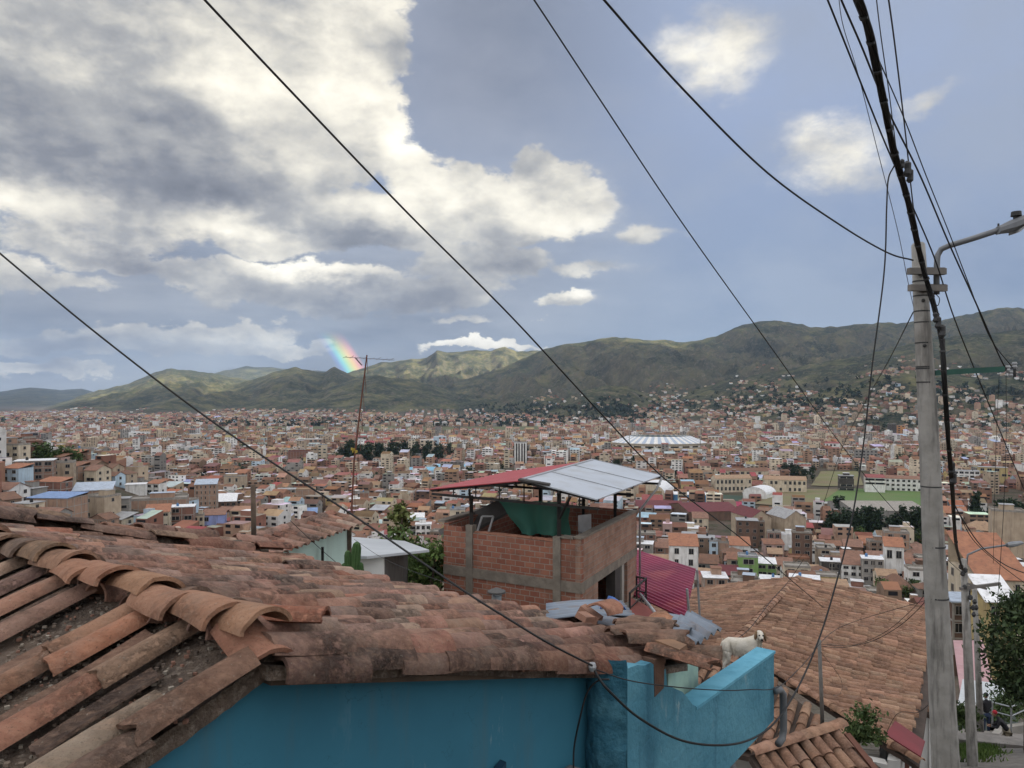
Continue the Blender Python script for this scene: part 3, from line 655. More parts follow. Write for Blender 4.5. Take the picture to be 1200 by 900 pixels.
# left-hand slope
hp('apartment_block', 30, 80, 586, 616, 'pale_brick', 'shed', 'blue', 3, 'big bare brick block with blue roof edge above the foreground tiles', wins=False, pitch=.12, rot=-4)
hp('apartment_block', 88, 128, 577, 605, 'pale_brick', 'shed', 'steel', 3, 'long brick block with steel grey roof right of the blue edged block', wins=False, pitch=.3)
hp('apartment_block', 59, 84, 546, 569, 'beige', 'flat', 'concrete', 3, 'tan concrete block on the left hillside', nwin=2, winfill=.35)
hp('apartment_block', 91, 107, 526, 546, 'grey', 'flat', 'concrete', 4, 'plain grey square tower left of the yellow building', nwin=3, winfill=.3)
hp('apartment_block', 115, 126, 533, 550, 'yellow', 'slab', 'concrete', 3, 'bright yellow building on the left slope', wins=False)
hp('apartment_block', 20, 58, 543, 566, 'brick', 'slab', 'white', 3, 'brick terrace house with white roof and dark balconies on the left slope', nwin=4, winfill=.7)
hp('house', 50, 59, 522, 541, 'white', 'flat', 'white', 3, 'slim white house on the left hillside', nwin=1)
hp('house', 14, 49, 526, 540, 'redbrick', 'flat', 'concrete', 2, 'long red brick house left of the slim white one', wins=False)
hp('apartment_block', 30, 44, 507, 523, 'brown', 'slab', 'white', 3, 'brown balconied block with white roof at the hilltop on the left', nwin=1, winfill=.9)
hp('apartment_block', 129, 150, 586, 612, 'grey', 'slab', 'grey', 4, 'grey concrete frame with open floors left of the orange roofed house', frame=True, nwin=1, winfill=.9)
hp('house', 108, 129, 594, 608, 'brown', 'shed', 'steel', 2, 'house under sagging blue grey sheets left of the concrete frame', pitch=.6)
hp('apartment_block', 229, 253, 568, 600, 'pale_brick', 'shed', 'steel', 5, 'tall pale brick block with blue grey roof', nwin=5, winfill=.25, pitch=.3)
hp('apartment_block', 154, 216, 586, 606, 'pale_brick', 'flat', 'concrete', 2, 'long pale brick wall building behind the orange roofed cream house', wins=False)
hp('house', 171, 197, 603, 622, 'cream', 'shed', 'orange', 3, 'cream house with orange roof above the foreground tiles', nwin=3, winfill=.5, pitch=.45)
hp('house', 200, 226, 596, 622, 'redbrick', 'slab', 'white', 3, 'red brick house with white roof sheets left of the lavender house', nwin=2, winfill=.65)
hp('house', 227, 238, 605, 622, 'cream', 'flat', 'concrete', 2, 'narrow cream house squeezed left of the lavender house', nwin=2)
hp('house', 238.5, 263, 605, 624, 'lavender', 'shed', 'terracotta', 2, 'lavender blue house with dark windows above the tiled roof', nwin=3, winfill=.55, pitch=.3)
hp('house', 252, 276, 588, 602, 'brown', 'shed', 'white', 2, 'brown house under white and blue roof sheets right of the tall brick block', pitch=.5)
hp('apartment_block', 148, 169, 569, 580, 'white', 'slab', 'white', 1, 'low white windowless block on the left slope', wins=False)
hp('apartment_block', 258, 288, 559, 576, 'beige', 'flat', 'concrete', 2, 'long beige block right of the tall pale brick one', nwin=4, winfill=.3)
hp('apartment_block', 347, 369, 574, 600, 'pale_brick', 'flat', 'pale' if 'pale' in ROOFC else 'tan', 4, 'tall windowless pale brick block left of the antenna mast', wins=False)
hp('apartment_block', 325, 346, 574, 594, 'grey', 'slab', 'grey', 4, 'grey block with rows of black windows left of the pale brick block', nwin=4, winfill=.6)
hp('apartment_block', 409, 421, 585, 606, 'white', 'slab', 'white', 3, 'white three-storey block at the foot of the antenna mast', nwin=2, winfill=.75)
hp('apartment_block', 421.5, 432, 578, 602, 'brick', 'flat', 'concrete', 3, 'brick block right behind the antenna mast', nwin=1)
hp('house', 355, 371, 603, 614, 'brown', 'shed', 'blue', 1, 'small house with dusty blue roof sheets above the mint house', pitch=.6)
hp('apartment_block', 487, 505, 615, 645, 'white', 'slab', 'white', 4, 'white four-storey block with black windows right of the tall tree', nwin=3, winfill=.6)
hp('house', 481, 497, 609, 622, 'white', 'shed', 'white', 1, 'white roofed house just behind the white four-storey block', pitch=.6)
hp('apartment_block', 527, 545, 598, 626, 'cream', 'flat', 'grey', 4, 'cream block of black windows behind the brick rooftop terrace', nwin=3, winfill=.6, Y=340)
# landmarks of the plain
hp('tower_block', 602, 618, 519, 545, 'dark', 'flat', 'grey', 1, 'dark tower with tall white vertical stripes above the canopy', cat='tower block', wins=False)
hp('apartment_block', 338, 370, 529, 542, 'redbrick', 'flat', 'maroon', 2, 'red brown windowless block left of the dark tree belt', wins=False)
hp('tower_block', 372, 383, 522, 543, 'cream', 'flat', 'grey', 6, 'slim cream and grey tower beside the red brown block', cat='tower block', nwin=2)
hp('apartment_block', 356, 378, 515, 527, 'pale_brick', 'flat', 'white', 3, 'wide pink brown block behind the slim cream tower', nwin=4)
hp('apartment_block', 508, 523, 512, 523, 'pale_blue', 'flat', 'white', 3, 'pale blue and white block beyond the tree belt', nwin=3)
hp('apartment_block', 400, 430, 512, 520, 'redbrick', 'shed', 'red', 2, 'red roofed block crossing behind the antenna mast', nwin=5)
hp('apartment_block', 492, 508, 516, 531, 'cream', 'flat', 'white', 4, 'cream block rising behind the tree belt', nwin=3)
hp('apartment_block', 538, 552, 522, 534, 'white', 'flat', 'white', 3, 'bright white block right of the tree belt', nwin=3)
hp('warehouse', 478, 512, 552, 558, 'pale_blue', 'shed', 'sky', 1, 'long low hall with turquoise roof, left of two', cat='warehouse', wins=False, depth=16, rot=10)
hp('warehouse', 513, 546, 548, 554, 'pale_blue', 'shed', 'sky', 1, 'long low hall with turquoise roof, right of two', cat='warehouse', wins=False, depth=16, rot=10)
hp('apartment_block', 790, 828, 529, 536, 'white', 'flat', 'grey', 1, 'white colonnaded block below the round stadium', nwin=12, winfill=.5)
hp('apartment_block', 656, 670, 529, 542, 'beige', 'slab', 'white', 3, 'beige block with white roof right of the striped tower', nwin=3)
hp('apartment_block', 675, 682, 528, 540, 'cream', 'flat', 'white', 4, 'narrow cream block further right of the striped tower', nwin=2)
hp('apartment_block', 636, 656, 530, 541, 'grey', 'slab', 'steel', 3, 'grey block with steel blue roof right of the striped tower', nwin=4)
hp('apartment_block', 735, 748, 535, 545, 'dark', 'flat', 'concrete', 3, 'dark blue grey block under the sagging cable beyond the canopy', nwin=3)
hp('tower_block', 1041, 1050, 497, 514, 'dark', 'flat', 'concrete', 6, 'dark slim tower far off left of the concrete pole', cat='tower block', nwin=2)
hp('tower_block', 1052, 1060, 499, 514, 'orange', 'flat', 'concrete', 6, 'tan orange tower far off left of the concrete pole', cat='tower block', nwin=2)
hp('apartment_block', 968, 984, 520, 533, 'white', 'shed', 'red', 3, 'white block with red roof in the middle of the far town', nwin=4)
hp('apartment_block', 1003, 1027, 528, 546, 'grey', 'flat', 'concrete', 5, 'broad grey apartment block behind crossing cables', nwin=6, winfill=.5)
hp('apartment_block', 909, 930, 512, 522, 'white', 'flat', 'white', 3, 'white block right of the round stadium', nwin=5)
hp('apartment_block', 830, 846, 512, 520, 'cream', 'flat', 'white', 3, 'cream block at the right flank of the round stadium', nwin=4)
hp('apartment_block', 152, 174, 507, 518, 'white', 'flat', 'white', 4, 'pair of white slabs far out on the left plain', nwin=5)
hp('apartment_block', 251, 259, 510, 522, 'white', 'flat', 'white', 5, 'white tower next to a black one on the left plain', nwin=2)
hp('apartment_block', 222, 235, 509, 519, 'cream', 'flat', 'white', 4, 'cream rounded block on the left plain', nwin=3)
hp('apartment_block', 240, 270, 526, 534, 'cream', 'slab', 'white', 2, 'long cream hall with white roof on the left plain', nwin=8)
hp('apartment_block', 165, 178, 533, 541, 'white', 'gable_x', 'tan', 2, 'white gabled house on the left plain', nwin=3)

# the dark tower's white fins
def tower_fins():
    o = [h for h in bpy.data.objects if h.get('label', '').startswith('dark tower with tall white')][0]
    wl = [c for c in o.children if c.name.startswith('wall')][0]
    W = max(v.co.x for v in wl.data.vertices) * 2; D = max(v.co.y for v in wl.data.vertices) * 2; Z = max(v.co.z for v in wl.data.vertices)
    for i in range(5):
        mb = MB(); mb.box((-W / 2 + W * (i + .5) / 5, -D / 2 - .12, Z * .52), (W * .07 if i % 2 else W * .1, .3, Z * .9)); mb.build('fin', wallm('white'), o)
    mb = MB(); mb.box((0, -D / 2 - .14, Z - .6), (W * .96, .34, 1.0)); mb.build('parapet_band', wallm('white'), o)
tower_fins()

# stadium: an oval bowl of tiered stands with blue-white seating and floodlight masts
def stadium():
    X, Y, zb = ground_hit(772, 529); Y += 70; X *= Y / (Y - 70)
    root = empty('stadium', (X, Y, zb), 0, 'round pale stadium with blue and white ribbed stands on the plain', 'stadium')
    a, b = 54 / F * Y * 1.0, 70
    n = 72
    def ring(r0, z0, r1, z1, mb, cols=None, mi=0):
        for k in range(n):
            t0, t1 = 2 * math.pi * k / n, 2 * math.pi * (k + 1) / n
            P = lambda r, t, z: (math.cos(t) * (a - 54 + r) , math.sin(t) * (b - 54 + r), z)
            mb.add([P(r0, t0, z0), P(r0, t1, z0), P(r1, t1, z1), P(r1, t0, z1)], [(0, 1, 2, 3)], mi if cols is None else cols[k % len(cols)])
    mb = MB(); ring(54, 0, 54, 13, mb); ring(54, 13, 56, 13.4, mb); ring(56, 13.4, 56, 12, mb); mb.build('outer_wall', wallm('cream'), root)
    mb = MB(); ring(56.5, 12.5, 26, 25, mb, [0, 1]); ring(26, 25, 26, 23.5, mb, [0, 1]); mb.build('stand_roof', [roofm('steel'), wallm('white')], root)
    mb = MB(); ring(54.3, 6, 54.3, 8.5, mb, [0, 1, 1]); mb.build('gallery', [wallm('white'), shade_dark], root)
    mb = MB(); mb.prism([(math.cos(2 * math.pi * k / n) * (a - 30), math.sin(2 * math.pi * k / n) * (b - 30)) for k in range(n)], .2, 1.2); mb.build('pitch', surf('pitch', (.07, .14, .04), scale=.05, bmp=0), root)
    for sx, sy in ((-1, -1), (1, -1), (-1, 1), (1, 1)):
        mb = MB(); x, y = sx * a * .74, sy * b * .8; mb.tube([(x, y, 0), (x, y, 44)], [.8, .45], 6); mb.box((x, y, 45), (6, .8, 4)); mb.build('floodlight_mast', conc, root)
    FOOT.append((X, Y, 88)); FOOT.append((X - 40, Y - 95, 42)); FOOT.append((X + 40, Y - 95, 42))
stadium()

# green football field and the open ground round it
def ground_patch(name, pix, mat, lift, kind='structure'):
    pts = [ground_hit(px, py) for px, py in pix]
    # subdivide the outline into a fan grid so that it hugs the terrain
    n = 24; A, B, C, D = [Vector((p[0], p[1], 0)) for p in pts]
    vs = []; fs = []
    for i in range(n + 1):
        for j in range(n + 1):
            u, v = i / n, j / n; p = (A * (1 - u) + B * u) * (1 - v) + (D * (1 - u) + C * u) * v
            vs.append((p.x, p.y, Hs(p.x, p.y) + lift))
    for i in range(n):
        for j in range(n): fs.append((i * (n + 1) + j, (i + 1) * (n + 1) + j, (i + 1) * (n + 1) + j + 1, i * (n + 1) + j + 1))
    o = MB().add(vs, fs).build(name, mat, smooth=True); tag(o, kind=kind); return o
field_mat = surf('field_grass', (.095, .17, .045), (.12, .16, .06), scale=.03, rough=.95, bmp=.2, bdist=.2)
dry_mat = surf('dry_grass', (.16, .165, .07), (.19, .15, .09), scale=.03, rough=.95, bmp=.2, bdist=.2)
dirt_mat = surf('bare_earth', (.24, .19, .14), (.17, .13, .1), scale=.05, rough=.95, bmp=.2, bdist=.2)
ground_patch('football_field', [(955, 597), (1092, 597), (1092, 577), (985, 573)], field_mat, .9)
ground_patch('earth_bank', [(882, 592), (953, 597), (984, 574), (915, 572)], dry_mat, .8)
ground_patch('playing_ground', [(950, 570), (1012, 570), (1005, 553), (962, 553)], dry_mat, .8)
ground_patch('football_court', [(842, 590), (872, 590), (872, 582), (848, 581)], surf('court_green', (.045, .075, .05), scale=.1, bmp=0), .8)
ground_patch('airfield', [(240, 504.5), (640, 505.5), (640, 500.5), (240, 500)], surf('airfield_grass', (.12, .12, .055), (.085, .09, .045), scale=.01, rough=1, bmp=0), 1.0)
NOBUILD = [[(875, 598), (1095, 600), (1095, 570), (1012, 552), (955, 550), (905, 572)], [(838, 592), (875, 592), (900, 572), (842, 578)], [(965, 640), (1090, 640), (1090, 596), (1000, 596)], [(240, 505.2), (640, 506), (640, 500), (240, 499.5)],
           [(395, 543), (525, 543), (525, 533), (395, 533)], [(740, 612), (905, 612), (950, 640), (875, 640), (740, 620)], [(1155, 622), (1200, 622), (1200, 575), (1155, 580)]]
def in_poly(px, py, poly):
    c = False; n = len(poly)
    for i in range(n):
        x0, y0 = poly[i]; x1, y1 = poly[(i + 1) % n]
        if (y0 > py) != (y1 > py) and px < (x1 - x0) * (py - y0) / (y1 - y0) + x0: c = not c
    return c
# ------------------------------------------------------------------ the rest of the town: streets of houses on the terrain
WK = ['brick'] * 4 + ['pale_brick'] * 5 + ['redbrick'] * 3 + ['brown'] * 3 + ['mud'] * 3 + ['cream'] * 3 + ['white'] * 4 + ['grey'] * 3 + ['beige'] * 3 + ['pink', 'pale_blue', 'yellow']
RK = [('shed', 'terracotta')] * 2 + [('gable_x', 'terracotta')] * 3 + [('gable_y', 'brown')] * 2 + [('gable_x', 'brown')] * 3 + [('shed', 'rust')] * 2 + [('flat', 'concrete')] * 7 + [('slab', 'white')] * 3 + [('slab', 'grey')] * 3 + [('shed', 'grey')] + [('shed', 'red')] + [('hip', 'brown')] * 2 + [('shed', 'orange')] * 1 + [('gable_x', 'tan')] * 2 + [('shed', 'steel')]
def plots():
    r0 = random.Random(21); P = []
    bands = [(150, 430, 10.8), (430, 700, 12.5), (700, 1250, 15.0), (1250, 2000, 19.0), (2000, 3200, 26.0), (3200, 6400, 38.0)]
    for y0, y1, st in bands:
        rot = R(-14 if y0 < 700 else -9 if y0 < 1250 else 6); c, s_ = math.cos(rot), math.sin(rot)
        half = y1 * .8; n = int(half * 2 / st) + 2; m = int((y1 - y0) * 2.2 / st) + 2
        for i in range(-n, n):
            for j in range(-m, m):
                if i % 9 == 0 and r0.random() < .8 or j % 5 == 0 and r0.random() < .7: continue       # streets
                u, v = i * st + r0.uniform(-.12, .12) * st, j * st + r0.uniform(-.12, .12) * st
                x = u * c - v * s_; y = (y0 + y1) / 2 + u * s_ + v * c
                if not (y0 <= y < y1) or abs(x) > y * .74 + 15: continue
                P.append((x, y, st, rot))
    return P
PL = plots()
xs = np.array([p[0] for p in PL]); ys_ = np.array([p[1] for p in PL]); zs = H(xs, ys_); zs2 = H(xs, ys_ + 6)
pxs = HX + F * xs / ys_; pys = HY - F * zs / ys_
dn = fbm(xs / 260, ys_ / 260, 4, 77); dn2 = fbm(xs / 90, ys_ / 90, 3, 88)
fx = np.array([f[0] for f in FOOT]); fy = np.array([f[1] for f in FOOT]); fr = np.array([f[2] for f in FOOT])
cand = []
r1 = random.Random(5)
for k, (x, y, st, rot) in enumerate(PL):
    z = zs[k]; hgt = z - FLOOR
    slope_town = y > 1900 and hgt > 12
    if slope_town:                      # houses climb the foot of the hills, thinning out upwards
        lim = .36 + .0011 * hgt + (.10 if pxs[k] < 760 else 0) + (.25 if pxs[k] < 620 and hgt > 40 else 0)
        if dn[k] * .55 + dn2[k] * .45 < lim or hgt > 330: continue
    elif dn2[k] < .24: continue         # yards and gaps
    if y > 5600 + 500 * dn[k]: continue
    if y < 330 and pxs[k] < 780 and y < 260: continue
    if y < 150 or (y < 230 and pxs[k] > 700): continue
    if np.any((fx - x) ** 2 + (fy - y) ** 2 < (fr + st * .45) ** 2): continue
    if any(in_poly(pxs[k], pys[k], q) for q in NOBUILD): continue
    cand.append(k)
cand.sort(key=lambda k: ys_[k])
def visible_px(k): return -5 < pxs[k] < 1205
near = [k for k in cand if visible_px(k)]
# nearest ones become houses of their own with parts; the rest is one mass
N_OWN = 215
own = []
for k in near:
    py = pys[k] - 6 * F / ys_[k]
    if len(own) >= N_OWN: break
    # not where the foreground hides them
    if pxs[k] < 330 and py > 612: continue
    if 330 <= pxs[k] < 520 and py > 640: continue
    if 515 <= pxs[k] < 750 and py > 556: continue
    if 820 < pxs[k] < 1090 and py > 690 : continue
    if 750 <= pxs[k] <= 820 and py > 668: continue
    own.append(k)
ownset = set(own)
WORDS_W = dict(brick='brick', redbrick='red brick', brown='brown', pale_brick='pale brick', cream='cream', white='white', grey='grey', beige='beige', mud='mud brown', pink='pink', pale_blue='pale blue', yellow='yellow')
GEN = []
for k in own:
    x, y, st, rot = PL[k]; rr = random.Random(k)
    w = rr.choice(WK); rk, rc = rr.choice(RK); n = rr.choice([1, 2, 2, 3, 3, 4]) if rk in ('flat', 'slab') else rr.choice([1, 2, 2, 3])
    W = st * rr.uniform(.62, .98); D = st * rr.uniform(.55, .85)
    z = min(float(zs[k]), float(zs2[k]))
    o = house('house' if n < 4 else 'apartment_house', x, y, z, W, D, n * 2.75 + .3, rot + rr.choice([0, 0, 0, R(5), R(-7)]), w, rk, rc, n, cat='house', seed=k, wins=y < 640, nwin=max(1, int(W / 3.6)), winfill=rr.uniform(.4, .62), sidewin=y < 420)
    GEN.append((o, pxs[k], pys[k] - n * 2.7 * F / y, w, rk, rc, n))
print('town: own', len(own), 'candidates', len(cand), 'windows', WOBJ['n'])

def town_mass():
    """the far town: too many houses to count, one object"""
    V = []; Fq = []; C = []; r2 = random.Random(9); b = 0
    lin = {}
    for k_, v in WALLC.items(): lin[k_] = v[0]
    for k in cand:
        if k in ownset: continue
        x, y, st, rot = PL[k]
        w = r2.choice(WK); rk, rc = r2.choice(RK)
        if y > 1100 and r2.random() < .30: w = r2.choice(['white', 'cream', 'cream', 'beige', 'pale_brick'])
        if y > 1100 and r2.random() < .35: rk, rc = r2.choice([('flat', 'concrete'), ('slab', 'grey'), ('slab', 'white'), ('gable_x', 'tan'), ('gable_x', 'brown')])
        slope = zs[k] > FLOOR + 14 and y > 1900
        n = r2.choice([1, 2, 2, 3, 3, 4, 5]) if not slope else r2.choice([1, 2, 2, 3])
        if 700 < y < 2600 and r2.random() < .07: n = r2.randint(5, 9); w = r2.choice(['white', 'cream', 'pale_brick', 'grey', 'beige'])
        j = r2.uniform(.8, 1.2)
        W = st * r2.choice([.45, .6, .75, .9, 1.0]) * r2.uniform(.9, 1.08); D = st * r2.uniform(.45, .95); h = n * 2.8
        if st > 20: W *= .72; D *= .7
        if slope: W = min(W, 15); D = min(D, 13)
        z = float(min(zs[k], zs2[k])) - 2.5; h += 2.5
        a = rot + r2.choice([0, 0, R(6), R(-8)]); c, s = math.cos(a), math.sin(a)
        def put(pts, fs, cs):
            nonlocal b
            for (u, v, q) in pts: V.append((x + u * c - v * s, y + u * s + v * c, z + q))
            for f, cc in zip(fs, cs): Fq.append([b + i for i in f]); C.append(cc)
            b += len(pts)
        wc = tuple(q * j for q in WALLC[w][0]); rcol = tuple(q * r2.uniform(.8, 1.15) for q in ROOFC[rc][0])
        p, q_ = W / 2, D / 2
        if rk in ('flat', 'slab'):
            put([(-p, -q_, 0), (p, -q_, 0), (p, q_, 0), (-p, q_, 0), (-p, -q_, h), (p, -q_, h), (p, q_, h), (-p, q_, h)], [(0, 1, 5, 4), (1, 2, 6, 5), (2, 3, 7, 6), (3, 0, 4, 7), (4, 5, 6, 7)], [wc] * 4 + [rcol])
            if r2.random() < .5:
                e = r2.uniform(-.2, .2) * W; g = W * .22
                put([(e - g, -g, h), (e + g, -g, h), (e + g, g, h), (e - g, g, h), (e - g, -g, h + 2.3), (e + g, -g, h + 2.3), (e + g, g, h + 2.3), (e - g, g, h + 2.3)], [(0, 1, 5, 4), (1, 2, 6, 5), (2, 3, 7, 6), (3, 0, 4, 7), (4, 5, 6, 7)], [wc] * 4 + [tuple(ROOFC[r2.choice(['terracotta', 'white', 'grey', 'rust'])][0])])
        elif rk == 'shed':
            g = D * .22
            put([(-p, -q_, 0), (p, -q_, 0), (p, q_, 0), (-p, q_, 0), (-p, -q_, h), (p, -q_, h), (p, q_, h + g), (-p, q_, h + g)], [(0, 1, 5, 4), (1, 2, 6, 5), (2, 3, 7, 6), (3, 0, 4, 7), (4, 5, 6, 7)], [wc] * 4 + [rcol])
        else:
            g = D * .26
            put([(-p, -q_, 0), (p, -q_, 0), (p, q_, 0), (-p, q_, 0), (-p, -q_, h), (p, -q_, h), (p, q_, h), (-p, q_, h), (-p, 0, h + g), (p, 0, h + g)],
                [(0, 1, 5, 4), (1, 2, 6, 9, 5), (2, 3, 7, 6), (3, 0, 4, 8, 7), (4, 5, 9, 8), (6, 7, 8, 9)], [wc] * 4 + [rcol] * 2)
        if y < 2300:
            m = max(1, int(W / 4.2)); big = r2.random() < .25
            for f_ in range(n):
                zz = 2.5 + f_ * 2.8 + 1.0
                for i in range(m):
                    if r2.random() < .25: continue
                    u = -p + W * (i + .5) / m; ww = W / m * (.38 if big else .27)
                    put([(u - ww, -q_ - .05, zz), (u + ww, -q_ - .05, zz), (u + ww, -q_ - .05, zz + 1.35), (u - ww, -q_ - .05, zz + 1.35)], [(0, 1, 2, 3)], [(.02, .02, .022)])
                if y < 1200:
                    sx = p + .05 if x < 0 else -p - .05
                    for i in range(max(1, int(D / 5))):
                        if r2.random() < .4: continue
                        v = -q_ + D * (i + .5) / max(1, int(D / 5)); f4 = [(sx, v - .7, zz), (sx, v + .7, zz), (sx, v + .7, zz + 1.3), (sx, v - .7, zz + 1.3)]
                        put(f4, [(0, 1, 2, 3)], [(.02, .02, .022)])
    me = bpy.data.meshes.new('far_town'); me.from_pydata(V, [], Fq)
    A = me.attributes.new('tint', 'FLOAT_COLOR', 'FACE'); arr = np.ones((len(C), 4), np.float32); arr[:, :3] = C; A.data.foreach_set('color', arr.ravel())
    me.materials.append(surf('town_paint', (1, 1, 1), (.78, .76, .74), scale=.09, rough=.9, bmp=0, tint=True, dirt=(.35, .3, .27), dirt_amt=.5, dirt_scale=.25)); me.update()
    print('town mass faces', len(Fq))
    return tag(link('far_town', me), kind='stuff')
town_mass()
# ------------------------------------------------------------------ the near house: blue walls under an old tiled roof
TILE_PAL = [(.46, .245, .165), (.42, .215, .145), (.38, .185, .125), (.48, .285, .19), (.35, .20, .145), (.31, .18, .135), (.44, .23, .17), (.27, .165, .125), (.50, .33, .22), (.41, .175, .115)]
def clay(name, lichen=.6, k=1.0):
    """old fired clay: per-tile colour, blotches, sooty lichen crust and pale lichen spots"""
    if name in MATS: return MATS[name]
    m, t, b = new_mat(name)
    tc = t.new('ShaderNodeTexCoord').outputs['Object']
    a = t.new('ShaderNodeAttribute'); a.attribute_name = 'tint'
    col = t.mix(t.remap(t.noise(tc, 9 * k, 6, .65), .3, .7), a.outputs['Color'], t.mix(1.0, a.outputs['Color'], (.60, .56, .54), 'MULTIPLY'))
    mp = t.new('ShaderNodeMapping'); mp.inputs['Rotation'].default_value = (0, 0, R(-50.8)); mp.inputs['Scale'].default_value = (.25, 1, 1); t.l.new(tc, mp.inputs['Vector'])
    col = t.mix(t.remap(t.noise(mp.outputs[0], 40 * k, 4, .6), .45, .75, 0, .35), col, (.48, .30, .20))
    crust = t.math('MULTIPLY', t.remap(t.noise(tc, 2.2 * k, 5, .65), .44, .62), t.remap(t.noise(tc, 26 * k, 8, .75), .44, .56))
    col = t.mix(t.math('MULTIPLY', crust, lichen), col, (.045, .036, .031))
    col = t.mix(t.remap(t.noise(tc, 60 * k, 4, .7), .63, .71, 0, .6), col, (.36, .32, .26))
    col = t.mix(t.remap(t.noise(tc, 95 * k, 5, .75), .56, .68, 0, .6), col, (.07, .05, .042))
    dust = t.noise(tc, 5 * k, 6, .7)
    col = t.mix(t.remap(dust, .52, .72, 0, .5), col, (.24, .185, .145))
    t.put(b.inputs['Base Color'], col); b.inputs['Roughness'].default_value = .92; b.inputs['Specular IOR Level'].default_value = .15
    h = t.math('ADD', t.noise(tc, 45 * k, 8, .72), t.math('MULTIPLY', crust, .5))
    bump(t, b, h, 1.0, .014 / k)
    MATS[name] = m; return m
clay_mat = clay('old_clay', .75)

def tile(mb, o, ax, up, L, r0, r1, th=.014, arc=150, seg=10, ln=3, col=(1, 1, 1), flip=False, rnd=None, chip=.0, flat=.85):
    """one barrel tile: o = middle of its upper end, ax = unit vector down the slope, up = surface normal"""
    rnd = rnd or rng
    ax = ax.normalized(); y = up.cross(ax).normalized(); up = ax.cross(y)
    A = R(arc); wob = rnd.uniform(-.006, .006); bow = rnd.uniform(-.008, .01)
    n0 = []; n1 = []
    ends = [rnd.uniform(-.003, .003) for _ in range(seg + 1)]; sk = rnd.uniform(-.012, .012); bite = rnd.randint(0, seg)
    ends = [e + sk * (k / seg - .5) - (chip * .05 * max(0, 1 - abs(k - bite) / 2.2) if chip > .25 else 0) for k, e in enumerate(ends)]
    for i in range(ln + 1):
        f = i / ln; r = r0 + (r1 - r0) * f
        for k in range(seg + 1):
            a = -A / 2 + A * k / seg; e = ends[k] if i == ln else (ends[seg - k] * .6 if i == 0 else 0)
            zz = (math.cos(a) - math.cos(A / 2)) * flat + bow * math.sin(math.pi * f) / r; yy = math.sin(a) + wob / r
            for rad, lst in ((r, n0), (r - th, n1)):
                z_ = zz * r - (0 if lst is n0 else th * max(.25, math.cos(a))); y_ = yy * (r if lst is n0 else r - th * .9)
                if flip: z_ = -z_
                lst.append(o + ax * (f * L + e) + y * y_ + up * z_)
    w = seg + 1; b = len(n0); vs = n0 + n1; fs = []
    for i in range(ln):
        for k in range(seg):
            q = (i * w + k, i * w + k + 1, (i + 1) * w + k + 1, (i + 1) * w + k)
            fs.append(q if not flip else q[::-1]); q2 = tuple(b + x for x in q[::-1]); fs.append(q2 if not flip else q2[::-1])
    for k in range(seg): fs.append((k, b + k, b + k + 1, k + 1)); fs.append((ln * w + k, ln * w + k + 1, b + ln * w + k + 1, b + ln * w + k))
    for i in range(ln): fs.append((i * w, (i + 1) * w, b + (i + 1) * w, b + i * w)); fs.append((i * w + seg, b + i * w + seg, b + (i + 1) * w + seg, (i + 1) * w + seg))
    mb.add(vs, fs, 0, col)
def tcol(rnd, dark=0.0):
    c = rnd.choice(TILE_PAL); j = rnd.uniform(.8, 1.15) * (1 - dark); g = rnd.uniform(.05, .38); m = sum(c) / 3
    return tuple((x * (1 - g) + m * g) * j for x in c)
def smooth_by_angle(o, ang=40):
    me = o.data; me.polygons.foreach_set('use_smooth', [True] * len(me.polygons))
    bm = bmesh.new(); bm.from_mesh(me)
    for e in bm.edges:
        if len(e.link_faces) == 2 and e.calc_face_angle(0) > R(ang): e.smooth = False
    bm.to_mesh(me); bm.free()

KR = Vector((-.775, .632, 0)); KD = Vector((.632, .775, 0)); Z = Vector((0, 0, 1)); KN = Vector((.775, -.632, 0))   # ridge, downhill, wall normal towards us
RP0 = Vector((-.885, 2.565, -.880)); SM, SL = .272, .376
def sag(u, t): return -.045 * math.sin(t / 3.15 * math.pi) * min(1, max(0, u / 1.2)) - .02 * math.sin(u * 1.7 + t) + .012 * math.sin(u * 5.1 + t * 2.3)
def RM(u, t, h=0): return RP0 + KR * u + KD * t + Z * (-SM * t + h + sag(u, t))
def RL(u, t, h=0): return RP0 + KR * u - KD * t + Z * (-SL * t + h)
up_m = (Z + KD * SM).normalized(); ax_m = (KD - Z * SM).normalized()
up_l = (Z - KD * SL).normalized(); ax_l = (-KD - Z * SL).normalized()

blue_house = empty('blue_house', (0, 0, 0), 0, 'turquoise blue walled old house under a worn clay tile roof in front', 'house')
r4 = random.Random(14)
